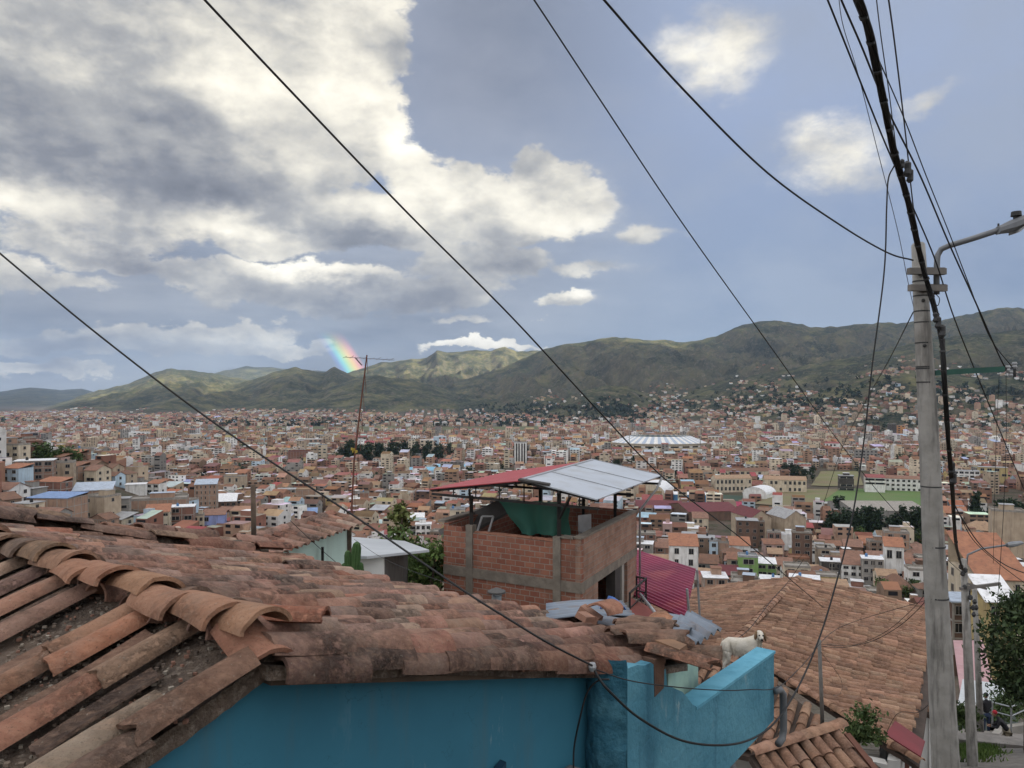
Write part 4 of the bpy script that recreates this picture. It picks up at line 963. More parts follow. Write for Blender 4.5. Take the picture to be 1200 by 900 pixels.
# main slope
mt = MB(); TL = 3.15; EXP = .262
NCOL = 21
for c in range(NCOL):
    u = -.02 + c * .238 + r4.uniform(-.018, .018)
    n = 13; off = r4.uniform(-.10, .02)
    drift = r4.uniform(-.03, .03)
    for k in range(n):
        t = off + k * EXP + r4.uniform(-.02, .02)
        yaw = r4.uniform(-.06, .06) + (r4.uniform(-.25, .25) if r4.random() < .06 else 0)
        ax = (ax_m + KR * (yaw + drift * .3)).normalized()
        lift = .03 + (.02 if r4.random() < .1 else 0)
        # tail (lower) end rests on the next tile: tilt a little upwards
        ax = (ax + up_m * r4.uniform(.02, .06)).normalized()
        if r4.random() < .025 and 1 < c < 18: continue
        crust = (.34 if c < 2 else .10) if t > 1.0 else .04
        tile(mt, RM(u, t, .022), ax, up_m + KR * r4.uniform(-.12, .12), .36 + r4.uniform(-.03, .03), .071 + r4.uniform(-.005, .007), .086 + r4.uniform(-.007, .009), th=.014, col=tcol(r4, r4.uniform(0, crust * 1.6)), rnd=r4, chip=.7 if r4.random() < .3 else .0, arc=172, flat=.95, seg=12)
    for k in range(n):      # channel tiles between
        t = off + .12 + k * EXP
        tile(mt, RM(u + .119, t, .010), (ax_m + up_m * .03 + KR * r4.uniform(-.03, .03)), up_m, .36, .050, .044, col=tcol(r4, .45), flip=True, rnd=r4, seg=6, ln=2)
for k in range(9):      # lowest course lapping the head of the wall
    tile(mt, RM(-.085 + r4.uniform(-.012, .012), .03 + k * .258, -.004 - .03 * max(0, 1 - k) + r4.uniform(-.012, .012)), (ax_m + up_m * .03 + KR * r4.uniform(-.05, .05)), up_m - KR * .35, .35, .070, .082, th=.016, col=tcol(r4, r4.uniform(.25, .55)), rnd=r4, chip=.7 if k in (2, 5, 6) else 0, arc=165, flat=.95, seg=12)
mo = mt.build('roof', clay_mat, blue_house); smooth_by_angle(mo)
# bed of earth and cane under the tiles
mud_mat = surf('roof_mud', (.165, .12, .09), (.085, .065, .052), scale=7, rough=1, bmp=1.0, bdist=.03, dirt=(.30, .25, .20), dirt_amt=.6, dirt_scale=38, detail=8)
def grid_sheet(fn, nu, nt, u0, u1, t0, t1, name, mat, parent, amp=0.0, thick=.06, seed=1):
    vs = []; fs = []
    for i in range(nu + 1):
        for j in range(nt + 1):
            u = u0 + (u1 - u0) * i / nu; t = t0 + (t1 - t0) * j / nt
            h = amp * (float(fbm(u * 9, t * 9, 4, seed)) - .5) * 2; vs.append(fn(u, t, h))
    m_ = len(vs)
    for i in range(nu + 1):
        for j in range(nt + 1): vs.append(vs[i * (nt + 1) + j] - Z * thick)
    w = nt + 1
    for i in range(nu):
        for j in range(nt):
            q = (i * w + j, i * w + j + 1, (i + 1) * w + j + 1, (i + 1) * w + j); fs.append(q[::-1]); fs.append(tuple(m_ + x for x in q))
    bd = [(i * w) for i in range(nu + 1)] + [nu * w + j for j in range(1, w)] + [i * w + nt for i in range(nu - 1, -1, -1)] + [j for j in range(nt - 1, 0, -1)]
    for k in range(len(bd)): a, b_ = bd[k], bd[(k + 1) % len(bd)]; fs.append((a, b_, m_ + b_, m_ + a))
    return MB().add(vs, fs).build(name, mat, parent, smooth=True)
grid_sheet(lambda u, t, h: RM(u, t, h - .01), 40, 30, -.10, 4.95, -.02, 3.12, 'earth_bed', mud_mat, blue_house, .008, .05)
# left slope: half stripped, bare earth between the last tiles
grid_sheet(lambda u, t, h: RL(u, t, h - .01), 90, 26, -.05, 3.2, -.04, .66, 'bare_earth_bed', mud_mat, blue_house, .022, .07, 5)
# pebbles and crumbs on the bare bed
pb = MB()
for i in range(900):
    u, t = r4.uniform(-.08, 1.6), r4.uniform(.02, .66); s = r4.uniform(.003, .011)
    g = r4.choice([(.20, .155, .12), (.13, .1, .08), (.30, .26, .21), (.26, .14, .10)])
    pb.box(RL(u, t, .004 + r4.uniform(-.005, .012)), (s * 1.6, s * 1.2, s), rz=r4.uniform(0, 3), col=g)
pbo = pb.build('rubble', surf('pebbles', (1, 1, 1), (.8, .8, .8), scale=30, tint=True, bmp=.3, bdist=.002), blue_house); tag(pbo, kind='stuff')
lt = MB()
def lcover(u, t, col, L=.40, yaw=0.0, r0=.066, r1=.076, h=.035, tilt=.03, chip=0.3, roll=0.0): tile(lt, RL(u, t, h), (ax_l + up_l * tilt + KR * yaw), up_l + KR * roll, L, r0, r1, th=.016, col=col, rnd=r4, chip=chip, seg=12, ln=4)
def lpan(u, t, col, L=.42, yaw=0.0): tile(lt, RL(u, t, .03), (ax_l + KR * yaw), up_l, L, .068, .062, th=.014, col=col, flip=True, rnd=r4, seg=8, ln=3, arc=110, flat=.5)
OR, TN, BR, DK, GY = (.40, .20, .135), (.36, .235, .16), (.24, .15, .11), (.13, .09, .072), (.33, .26, .195)
lcover(-.055, .05, (.26, .155, .11), L=.42, yaw=.05, chip=.6); lcover(-.05, .40, (.20, .13, .1), L=.30, yaw=.04, h=.02)         # lichen-crusted verge tile
lcover(.05, .30, GY, L=.40, yaw=.04); lpan(-.02, .40, BR, L=.36)
lpan(.245, .22, DK, yaw=.02, L=.40)
lcover(.40, .02, TN, L=.36, yaw=.02); lcover(.425, .31, OR, L=.42, yaw=-.02, h=.04)
lpan(.555, .10, (.22, .13, .095)); lpan(.555, .42, BR, L=.32)
lcover(.70, .02, (.44, .21, .13), L=.40, yaw=.03); lcover(.83, .0, (.40, .23, .15), L=.38, yaw=-.02)
lcover(.80, .36, (.36, .20, .13), L=.42, yaw=-.01, h=.04); lpan(.95, .3, BR, L=.34)
for i, u in enumerate(np.arange(1.30, 3.1, .29)):
    lcover(u, .02, tcol(r4), L=.42, yaw=r4.uniform(-.04, .04))
    if i not in (0, 1): lcover(u, .36, tcol(r4), L=.40, yaw=r4.uniform(-.04, .04), h=.035)
    lpan(u + .13, .05, DK); lpan(u + .13, .38, BR)
lo_ = lt.build('stripped_slope', clay('pale_clay', .45), blue_house); smooth_by_angle(lo_)
# ridge caps, each lapping the next, slumped over the near end
rt = MB()
caps = [(4.75 - .275 * i + .012 * math.sin(i * 2.3), .03 * (i % 3 == 1)) for i in range(17)] + [(.18, .02)]
cc = [BR, DK, OR, BR, (.33, .19, .13), DK, (.28, .17, .12), (.33, .19, .13), (.40, .25, .165), (.25, .18, .14), (.41, .26, .16), (.43, .25, .165), (.42, .22, .14), (.41, .215, .14), (.43, .25, .155), (.40, .22, .145), (.43, .235, .15), (.42, .24, .15)]
for i, (u, dz) in enumerate(caps):
    tile(rt, RP0 + KR * (u + .15) + Z * (.075 + dz * .4 + r4.uniform(-.01, .01)) + KD * r4.uniform(-.02, .02), (-KR + KD * r4.uniform(-.12, .12) + Z * r4.uniform(.02, .07)), Z + KD * r4.uniform(-.15, .15), .37 + r4.uniform(-.03, .03), .088, .106, th=.017, arc=155, col=cc[i], rnd=r4, chip=.3, seg=14, ln=4)
    if i in (10, 12, 14, 15): tile(rt, RP0 + KR * (u + .05) + Z * .035 + KD * .05, (-KR + KD * .25 + Z * .05), Z + KD * .25, .33, .092, .105, th=.017, arc=145, col=(.27, .185, .14), rnd=r4, seg=14, ln=4)
tile(rt, RP0 + KR * .14 + Z * .075, (-KR * .9 - Z * .34), Z * .9 - KR * .35, .25, .092, .102, th=.017, arc=155, col=(.40, .20, .135), rnd=r4, seg=14, ln=4)
tile(rt, RP0 + KR * .30 + KD * .16 + Z * .06, (KD * .6 - KR * .8 - Z * .05), Z + KR * .15, .30, .09, .10, th=.016, arc=120, col=(.40, .165, .105), rnd=r4, seg=12, ln=4)
ro = rt.build('ridge_cap', clay('ridge_clay', .35), blue_house); smooth_by_angle(ro)
# far verge: broken double course of tiles bedded in mud
ft = MB()
for row, (uu, hh) in enumerate(((4.86, .10), (5.02, .05), (5.16, .12))):
    for k in range(10):
        t = -.15 + k * .345 + r4.uniform(-.05, .05)
        if r4.random() < .08: continue
        tile(ft, RM(uu + r4.uniform(-.05, .05), t, hh + r4.uniform(-.02, .05)), (ax_m + KR * r4.uniform(-.22, .22) + up_m * r4.uniform(-.06, .10)), up_m + KR * r4.uniform(-.4, .4), r4.uniform(.34, .46), .105, .12, th=.017, col=tcol(r4, r4.uniform(0, .35)), rnd=r4, chip=.8)
fo = ft.build('far_verge', clay_mat, blue_house); smooth_by_angle(fo)
mv = MB(); n = 40
mv.tube([RM(5.02 + .03 * math.sin(i * 2.1), -.1 + 3.3 * i / n, .03 + .02 * math.sin(i * 1.3)) for i in range(n + 1)], [.11 + .02 * math.sin(i * 3.7) for i in range(n + 1)], 10); mv.build('verge_mortar', mud_mat, blue_house, smooth=True)
# walls
blue_wall = surf('turquoise_paint', (.042, .185, .265), (.032, .145, .215), scale=1.1, rough=.75, bmp=.25, bdist=.006, dirt=(.075, .135, .165), dirt_amt=.7, dirt_scale=3.2, streak=True, detail=8, scuff=(.17, .27, .31), scuff_scale=5)
light_blue = surf('faded_turquoise', (.10, .275, .355), (.062, .205, .28), scale=2.2, rough=.85, bmp=.9, bdist=.018, dirt=(.035, .13, .19), dirt_amt=.85, dirt_scale=4.5, detail=8, streak=True, scuff=(.30, .40, .42), scuff_scale=6)
rough_blue = surf('rough_turquoise', (.038, .15, .215), (.02, .085, .125), scale=2.5, rough=.85, bmp=.9, bdist=.03, dirt=(.09, .25, .32), dirt_amt=.6, dirt_scale=5)
def WP(t, z, off=0.0): p = RP0 + KD * t + KN * off; return Vector((p.x, p.y, z))
WOFF = -.02
def wall_slab(pts, off, th, name, mat, parent): return MB().slab([WP(t, z, off) for t, z in pts], -KN * th).build(name, mat, parent)
wall_slab([(-.52, -4.6), (2.10, -4.6), (2.10, -.94 - SM * 2.10), (0, -.955), (-.52, -.95 - SL * .52)], WOFF, .25, 'wall', blue_wall, blue_house)
# grey plaster wall below the left eave
gp = surf('grey_plaster', (.16, .145, .13), (.10, .09, .082), scale=3, rough=.95, bmp=.8, bdist=.03, dirt=(.05, .045, .04), dirt_amt=.6, dirt_scale=6)
a = RP0 - KD * .50
MB().slab([a + KR * .26 - Z * 3.5, a + KR * 3.3 - Z * 3.5, a + KR * 3.3 - Z * (SL * .5 + .05), a + KR * .26 - Z * (SL * .5 + .05)], KD * .2).build('eave_wall', gp, blue_house)
# timber fillet below the verge tiles
wd = surf('old_timber', (.15, .11, .08), (.09, .065, .05), scale=6, rough=.9, bmp=.5)
MB().bar(WP(.02, -.955 , .03), WP(2.1, -.955 - SM * 2.08, .03), .07, .035).build('verge_board', wd, blue_house)
# pipe elbow and dark shutter corner at the foot of the picture
def pipe(name, pts, r, mat, parent, n=10): return MB().tube(pts, r, n).build(name, mat, parent, smooth=True)
pvc = surf('grey_pipe', (.16, .17, .18), (.11, .115, .12), rough=.5, bmp=0)
pe = at(668, 899, 4.0)
pipe('pipe_elbow', [pe + Vector((-.03, .25, -.3)), pe + Vector((-.03, .0, -.03)), pe + Vector((0, -.02, 0)), pe + Vector((.05, 0, -.02)), pe + Vector((.07, .02, -.2))], .022, pvc, blue_house)
sh = MB(); sh.slab([WP(1.06, -2.06, .03), WP(1.32, -2.06, .03), WP(1.32, -1.735, .03), WP(1.20, -1.80, .03)], KN * -.04); sh.build('shutter', surf('navy_board', (.015, .05, .09), rough=.6, bmp=.1), blue_house)

# buttress corner and terrace parapet
def lumpy_wall(fn, nu, nv, name, mat, amp, seed):
    vs = []; fs = []
    for i in range(nu + 1):
        for j in range(nv + 1):
            p, nrm = fn(i / nu, j / nv); h = amp * (float(fbm(i * .22 + seed, j * .22, 4, seed)) - .5) * 2; vs.append(p + nrm * h)
    w = nv + 1
    for i in range(nu):
        for j in range(nv): fs.append((i * w + j, (i + 1) * w + j, (i + 1) * w + j + 1, i * w + j + 1))
    return MB().add(vs, fs).build(name, mat, blue_house, smooth=True)
cA, cB = WP(2.09, 0, WOFF), WP(2.13, 0, .22)
lumpy_wall(lambda f, g: (cA.lerp(cB, f) + Z * (-4.2 + 2.78 * g) - KD * .07 * math.sin(f * math.pi), -KD), 20, 90, 'buttress', rough_blue, .035, 4)
BO = .22
def bw(pts, name, mat, off=BO, th=.13): return wall_slab(pts, off, th, name, mat, blue_house)
bw([(2.135, -4.2), (3.0, -4.2), (3.3, -2.56), (4.38, -2.50), (4.38, -1.985), (3.02, -1.975), (2.95, -1.93), (2.80, -1.80), (2.60, -1.70), (2.58, -1.60), (2.44, -1.535), (2.40, -1.51), (2.32, -1.505), (2.24, -1.48), (2.135, -1.47)], 'terrace_parapet', light_blue)
MB().slab([WP(2.99, -1.973, BO + .005), WP(4.40, -1.982, BO + .005), WP(4.40, -1.982, BO - .145), WP(3.06, -1.973, BO - .145)], Z * .02).build('parapet_coping', surf('coping_blue', (.14, .38, .50), (.095, .30, .41), scale=4, rough=.8, bmp=.4, bdist=.005, dirt=(.06, .22, .3), dirt_amt=.5), blue_house)
bw([(2.44, -1.72), (2.55, -1.70), (2.56, -1.52), (2.43, -1.50)], 'adobe_patch', surf('adobe_brown', (.17, .095, .065), (.10, .06, .045), scale=9, bmp=.6), off=BO + .004, th=.08)
# pale green wall piece under the corrugated sheet, set back
pg = surf('pale_green_paint', (.42, .60, .50), (.34, .50, .42), scale=2, bmp=.3, dirt=(.2, .32, .33), dirt_amt=.5)
MB().slab([WP(3.0, -2.36, .02), WP(3.62, -2.36, -.06), WP(3.62, -1.72, -.06), WP(3.0, -1.72, .02)], -KN * .1).build('green_wall_piece', pg, blue_house)
# terrace floor of trodden earth, back wall, rubble
MB().slab([WP(2.6, -2.36, .1), WP(4.37, -2.36, .1), WP(4.37, -2.36, -1.75), WP(2.6, -2.36, -1.75)], -Z * .12).build('terrace_floor', surf('trodden_earth', (.12, .095, .075), (.07, .056, .046), scale=5, rough=1, bmp=.8, bdist=.03, dirt=(.25, .22, .19), dirt_amt=.6, dirt_scale=14), blue_house)
MB().slab([WP(3.0, -2.36, -1.55), WP(4.37, -2.36, -1.55), WP(4.37, -2.0, -1.55), WP(3.0, -2.0, -1.55)], -KN * .14).build('terrace_back_wall', surf('old_plaster', (.20, .21, .20), (.13, .135, .13), scale=3, bmp=.7, bdist=.02), blue_house)
MB().slab([WP(3.0, -1.995, -1.53), WP(4.37, -1.995, -1.53), WP(4.37, -1.995, -1.70), WP(3.0, -1.995, -1.70)], Z * .03).build('back_wall_coping', MATS['coping_blue'], blue_house)
# rain pipes beneath the parapet end
for i in range(4): pipe('down_pipe', [WP(3.62 + i * .10, -2.58, .06), WP(3.62 + i * .10, -4.0, .06)], .035, pvc, blue_house)
pipe('waste_pipe', [WP(4.36, -2.26, .24), WP(4.43, -2.27, .25), WP(4.47, -2.31, .26), WP(4.48, -2.60, .26), WP(4.45, -2.66, .26), WP(4.36, -2.67, .26)], .028, pvc, blue_house)
MB().box(WP(2.2, -5.0, -1.6) , (3.2, 3.0, 3.9), rz=math.atan2(KD.y, KD.x)).build('lower_wall', gp, blue_house)

# ---- loose things on the roof
stones = MB()
def loose_tile(name, px, py, Y, yaw, L, r, col, label, pitch=.0, arc=130, roll=.2, flip=False):
    p = at(px, py, Y); mb = MB(); ax = Vector((math.cos(yaw), math.sin(yaw), pitch)); tile(mb, Vector((0, 0, 0)), ax, Vector((roll, 0, 1)), L, r, r * 1.1, th=.016, arc=arc, col=col, rnd=r4, chip=1.0, flip=flip)
    o = mb.build(name, clay_mat, loc=p); smooth_by_angle(o); tag(o, label, 'roof tile', 'loose broken tiles at the eave'); return o
LT = [(702, 716, 5.2, .9, .22, .10, OR, 'short orange tile shard standing on the eave beside the blue tarpaulin'), (722, 733, 4.9, .2, .34, .09, BR, 'brown loose tile lying flat at the eave below the blue tarpaulin'), (741, 728, 5.0, -.5, .30, .09, (.26, .17, .13), 'greyish loose tile, its end propped on the broken heap of the eave'),
      (752, 745, 4.7, -.9, .36, .085, (.30, .16, .11), 'loose tile slanting down to the rough corner of the turquoise wall'), (733, 748, 4.5, .1, .40, .10, (.25, .15, .11), 'long dark loose tile nearest above the rough turquoise corner'), (772, 733, 5.1, 1.3, .18, .10, (.44, .22, .13), 'bright pointed tile shard left of the corrugated sheet'),
      (760, 760, 4.45, -.55, .42, .095, (.33, .17, .115), 'long reddish tile ending over the brown gap in the wall top'), (715, 742, 4.75, .4, .34, .09, (.22, .14, .105), 'dark tile fragment buried in the heap at the eave end'), (786, 764, 4.5, -.2, .30, .10, (.24, .145, .10), 'thick tile end resting on the low edge of the corrugated sheet')]
for i, (px, py, Y, yw, L, r, c, lb) in enumerate(LT): loose_tile('loose_roof_tile', px, py, Y, yw, L, r, c, lb, pitch=-.1 + .05 * (i % 3), roll=.3 * (-1) ** i)
def flat_piece(name, px, py, Y, size, rot, mat, label, cat):
    mb = MB(); mb.box((0, 0, 0), size, M=Euler(rot).to_matrix(), taper=.94); o = mb.build(name, mat, loc=at(px, py, Y)); tag(o, label, cat); return o
brickm = surf('brick_clay', (.31, .17, .115), (.22, .12, .085), scale=8, bmp=.4)
flat_piece('roof_brick', 784, 757, 4.42, (.20, .09, .055), (.1, .12, -.75), surf('tan_block', (.26, .15, .09), (.18, .11, .07), scale=8, bmp=.5), 'brown clay block weighing down the low edge of the corrugated sheet', 'brick')
flat_piece('roof_brick', 787, 748, 4.75, (.17, .12, .03), (.1, .1, .5), brickm, 'flat orange brick piece on the blue grey corrugated sheet', 'brick')
flat_piece('roof_brick', 692, 720, 5.3, (.17, .08, .055), (.0, .45, -.6), brickm, 'tilted orange brick beside the near steel sheet of the eave', 'brick')
flat_piece('roof_brick', 686, 723, 5.1, (.12, .09, .04), (.3, .2, .9), brickm, 'small broken brick lying left of the tilted orange brick', 'brick')
# corrugated sheets
steel = surf('corrugated_steel', (.22, .255, .30), (.155, .18, .215), scale=3, rough=.45, metal=.25, bmp=.1, dirt=(.22, .16, .12), dirt_amt=.5, dirt_scale=6)
def corrugated(name, A, B, D_, waves, amp, mat, parent=None, bend=0.0, th=.004, loc=None):
    """sheet with ribs along A->D_ (length) and waves across A->B; corners A, B and D_"""
    A, B, D_ = Vector(A), Vector(B), Vector(D_); e, l = B - A, D_ - A; nrm = e.cross(l).normalized()
    if nrm.z < 0: nrm = -nrm
    n = waves * 8; m = 6; vs = []; fs = []
    for j in range(m + 1):
        for i in range(n + 1): vs.append(A + e * (i / n) + l * (j / m) + nrm * (amp * math.sin(2 * math.pi * waves * i / n) + bend * math.sin(math.pi * j / m)))
    k0 = len(vs); vs += [v - nrm * th for v in vs]
    w = n + 1
    for j in range(m):
        for i in range(n): q = (j * w + i, j * w + i + 1, (j + 1) * w + i + 1, (j + 1) * w + i); fs.append(q); fs.append(tuple(k0 + x for x in q[::-1]))
    bd = [i for i in range(n + 1)] + [j * w + n for j in range(1, m + 1)] + [m * w + i for i in range(n - 1, -1, -1)] + [j * w for j in range(m - 1, 0, -1)]
    for k in range(len(bd)): fs.append((bd[k], bd[(k + 1) % len(bd)], k0 + bd[(k + 1) % len(bd)], k0 + bd[k]))
    return MB().add(vs, fs).build(name, mat, parent, smooth=True)
o = corrugated('corrugated_sheet', at(789, 772, 4.62), at(846, 736, 5.35), at(752, 746, 4.95), 7, .018, steel); tag(o, 'blue grey corrugated roof sheet jutting out left of the dog', 'roof sheet')
o = corrugated('corrugated_sheet', at(744, 722, 5.6), at(728, 704, 6.6), at(640, 726, 5.5), 6, .016, steel, bend=.02); tag(o, 'long pale steel sheet lying along the far eave', 'roof sheet')
o = corrugated('corrugated_sheet', at(800, 742, 5.0), at(835, 727, 5.7), at(748, 733, 5.1), 5, .018, steel); tag(o, 'second corrugated sheet lapped under the jutting one', 'roof sheet')
o = corrugated('corrugated_sheet', at(745, 738, 5.1), at(742, 720, 5.9), at(700, 730, 5.2), 5, .014, steel); tag(o, 'short steel sheet between heaped tiles and blue tarpaulin', 'roof sheet')
# blue tarpaulin
def tarp():
    vs = []; fs = []; n = 14
    A, B, C_, D_ = at(700, 722, 5.9), at(738, 728, 5.9), at(724, 706, 6.6), at(706, 703, 6.6)
    for i in range(n + 1):
        for j in range(n + 1):
            u, v = i / n, j / n; p = (A * (1 - u) + B * u) * (1 - v) + (D_ * (1 - u) + C_ * u) * v
            vs.append(p + Vector((0, 0, .05 * math.sin(u * 9 + v * 4) + .12 * math.sin(math.pi * u) * (1 - v))))
    for i in range(n):
        for j in range(n): fs.append((i * (n + 1) + j, (i + 1) * (n + 1) + j, (i + 1) * (n + 1) + j + 1, i * (n + 1) + j + 1))
    o = MB().add(vs, fs).build('tarpaulin', surf('blue_tarp', (.03, .12, .38), (.02, .09, .30), rough=.45, bmp=.2), smooth=True); tag(o, 'crumpled blue tarpaulin at the foot of the brick house', 'tarpaulin')
    sm = o.modifiers.new('th', 'SOLIDIFY'); sm.thickness = .006
tarp()
# stove pipe cowl
ck = empty('stove_pipe', at(582, 714, 6.9), 0, 'small galvanised stove pipe with conical cap poking over the tiled roof', 'chimney')
galv = surf('galvanised', (.45, .46, .47), (.33, .34, .35), rough=.4, metal=.6, bmp=.05, scale=5)
MB().tube([(0, 0, -.15), (0, 0, .13)], .047, 14).build('pipe', galv, ck, smooth=False)
mb = MB(); mb.tube([(0, 0, .155), (0, 0, .17), (0, 0, .20)], [.085, .085, .015], 14); mb.build('cap', surf('sooty_steel', (.09, .085, .08), rough=.6, bmp=.1), ck)
mb = MB()
for k in range(3): a_ = k * 2.094; mb.bar((.044 * math.cos(a_), .044 * math.sin(a_), .12), (.05 * math.cos(a_), .05 * math.sin(a_), .16), .01)
mb.build('cap_strut', galv, ck)
# ------------------------------------------------------------------ brick house with rooftop terrace and canopy
def brick_wall_mat(name, c1=(.24, .092, .062), c2=(.33, .145, .095), mortar=(.30, .25, .21), bw=.27, bh=.135):
    if name in MATS: return MATS[name]
    m, t, b = new_mat(name)
    uv = t.new('ShaderNodeTexCoord').outputs['UV']; ob = t.new('ShaderNodeTexCoord').outputs['Object']
    br = t.new('ShaderNodeTexBrick'); br.inputs['Scale'].default_value = 1.0; br.inputs['Brick Width'].default_value = bw; br.inputs['Row Height'].default_value = bh
    br.inputs['Mortar Size'].default_value = .011; br.inputs['Mortar Smooth'].default_value = .35; br.inputs['Bias'].default_value = -.1
    br.inputs['Color1'].default_value = c4(c1); br.inputs['Color2'].default_value = c4(c2); br.inputs['Mortar'].default_value = c4(mortar)
    t.l.new(t.vmath('ADD', uv, centred_(t, t.noise(ob, 5, 3, .5, color=True), .02)), br.inputs['Vector'])
    col = t.mix(t.remap(t.noise(ob, 1.6, 6, .65), .46, .68, 0, .5), br.outputs['Color'], (.125, .07, .052))
    col = t.mix(t.remap(t.noise(ob, 7, 5, .7), .58, .72, 0, .55), col, (.36, .30, .26))
    col = t.mix(t.remap(t.noise(ob, 3.1, 7, .7), .58, .78, 0, .5), col, (.13, .07, .053))
    t.put(b.inputs['Base Color'], col); b.inputs['Roughness'].default_value = .92; b.inputs['Specular IOR Level'].default_value = .15
    h = t.math('ADD', t.math('MULTIPLY', br.outputs['Fac'], -1.0), t.math('MULTIPLY', t.noise(ob, 22, 5, .7), .6)); bump(t, b, h, .7, .012)
    MATS[name] = m; return m
def centred_(t, n, k): return t.vmath('SCALE', t.vmath('SUBTRACT', n, (.5, .5, .5)), scale=k)
bm_ = brick_wall_mat('hollow_brick')
raw_conc = surf('raw_concrete', (.25, .215, .175), (.165, .14, .115), scale=3, rough=.92, bmp=.6, bdist=.02, dirt=(.13, .11, .09), dirt_amt=.6, dirt_scale=7)
black_steel = surf('black_steel', (.018, .017, .017), (.03, .025, .022), rough=.5, bmp=0)
bh = empty('brick_house', at(681, 632, 17.0), 0, 'unfinished brick house with rooftop terrace under a red and white canopy', 'house')
# local frame: origin = near top corner; a = along the front to the left, b = along the right side, away
A3 = (at(520, 615, 19.0) - at(681, 632, 17.0)); A3.z = 0; WA = A3.length; ea = A3.normalized()
B3 = (at(746, 600, 21.2) - at(681, 632, 17.0)); B3.z = 0; WBl = B3.length; eb = B3.normalized()
na = Vector((ea.y, -ea.x, 0)); na = na if na.y < 0 else -na          # outward normal of the front
nb_ = Vector((eb.y, -eb.x, 0)); nb_ = nb_ if nb_.x > 0 else -nb_
def HB(a, b, z, off=0.0): return ea * a + eb * b + Z * z
def wallp(name, pts, nrm, th, mat, uv=True): return MB().slab(pts, -nrm * th).build(name, mat, bh, uv=uv)
PH = 1.0   # parapet height above the slab
T = .14
# front: lower storey, parapet
wallp('wall', [HB(0, 0, -5.5), HB(WA, 0, -5.5), HB(WA, 0, -PH - .25), HB(0, 0, -PH - .25)], na, T, bm_)
wallp('parapet', [HB(0, 0, -PH), HB(WA, 0, -PH), HB(WA, 0, -.02), HB(WA * .86, 0, -.02), HB(WA * .85, 0, -.12), HB(.7, 0, -.14), HB(.45, 0, -.03), HB(0, 0, 0)], na, T, bm_)
mb = MB()
mb.slab([HB(-.02, 0, -PH - .25) + na * .02, HB(WA, 0, -PH - .25) + na * .02, HB(WA, 0, -PH) + na * .02, HB(-.02, 0, -PH) + na * .02], -na * .2)
mb.slab([HB(0, .2, -PH - .22) + nb_ * .02, HB(0, WBl, -PH - .22) + nb_ * .02, HB(0, WBl, -PH) + nb_ * .02, HB(0, .2, -PH) + nb_ * .02], -nb_ * .2)
mb.build('ring_beam', raw_conc, bh)
for a, z0, z1, w_ in ((WA * .795, -5.5, .06, .20), (.62, -5.5, .0, .20)):
    mb = MB(); mb.slab([HB(a - w_ / 2, 0, z0) + na * .03, HB(a + w_ / 2, 0, z0) + na * .03, HB(a + w_ / 2, 0, z1) + na * .03, HB(a - w_ / 2, 0, z1) + na * .03], -na * .2); mb.build('column', raw_conc, bh)
# a few broken half bricks along the front parapet top
mb = MB()
for i in range(13):
    a = .8 + i * (WA - 1.7) / 13; mb.box(HB(a, .07, -.10), (.24, .13, r4.uniform(.02, .06)), rz=math.atan2(ea.y, ea.x) + r4.uniform(-.1, .1))
mb.build('brick_course', surf('loose_brick', (.36, .17, .11), (.26, .12, .08), scale=9, bmp=.4), bh)
# right side: parapet with cement cap; lower storey with an opening
wallp('side_parapet', [HB(0, .002, -PH), HB(0, WBl, -PH), HB(0, WBl, 0), HB(0, .002, 0)], nb_, T, brick_wall_mat('side_brick', (.31, .175, .125), (.36, .225, .165), (.30, .25, .21)))
MB().slab([HB(-.03, -.03, .003) + nb_ * .01, HB(-.03, WBl, .003) + nb_ * .01, HB(.17, WBl, .003), HB(.17, -.03, .003)], Z * .05).build('parapet_cap', raw_conc, bh)
MB().slab([HB(.19, -.03, -.02), HB(.5, -.03, -.02), HB(.5, .18, -.02), HB(.19, .18, -.02)], Z * .05).build('parapet_cap', raw_conc, bh)
wallp('wall', [HB(0, .002, -5.5), HB(0, WBl * .26, -5.5), HB(0, WBl * .26, -PH - .22), HB(0, .002, -PH - .22)], nb_, T, MATS['side_brick'])
wallp('wall', [HB(0, WBl * .80, -5.5), HB(0, WBl, -5.5), HB(0, WBl, -PH - .22), HB(0, WBl * .80, -PH - .22)], nb_, T, MATS['side_brick'])
for b0, b1, c_ in ((.56, .66, surf('dark_post', (.07, .06, .055), (.045, .04, .036), bmp=.2)), (.69, .735, conc)):
    mb = MB(); mb.slab([HB(0, WBl * b0, -5.5), HB(0, WBl * b1, -5.5), HB(0, WBl * b1, -PH - .22), HB(0, WBl * b0, -PH - .22)], -nb_ * .25); mb.build('door_post', c_, bh)
wallp('wall_panel', [HB(.05, WBl * .28, -5.5), HB(.05, WBl * .40, -5.5), HB(.05, WBl * .40, -2.0), HB(.05, WBl * .28, -2.1)], nb_, .08, surf('plywood', (.32, .16, .085), (.25, .12, .065), bmp=.2))
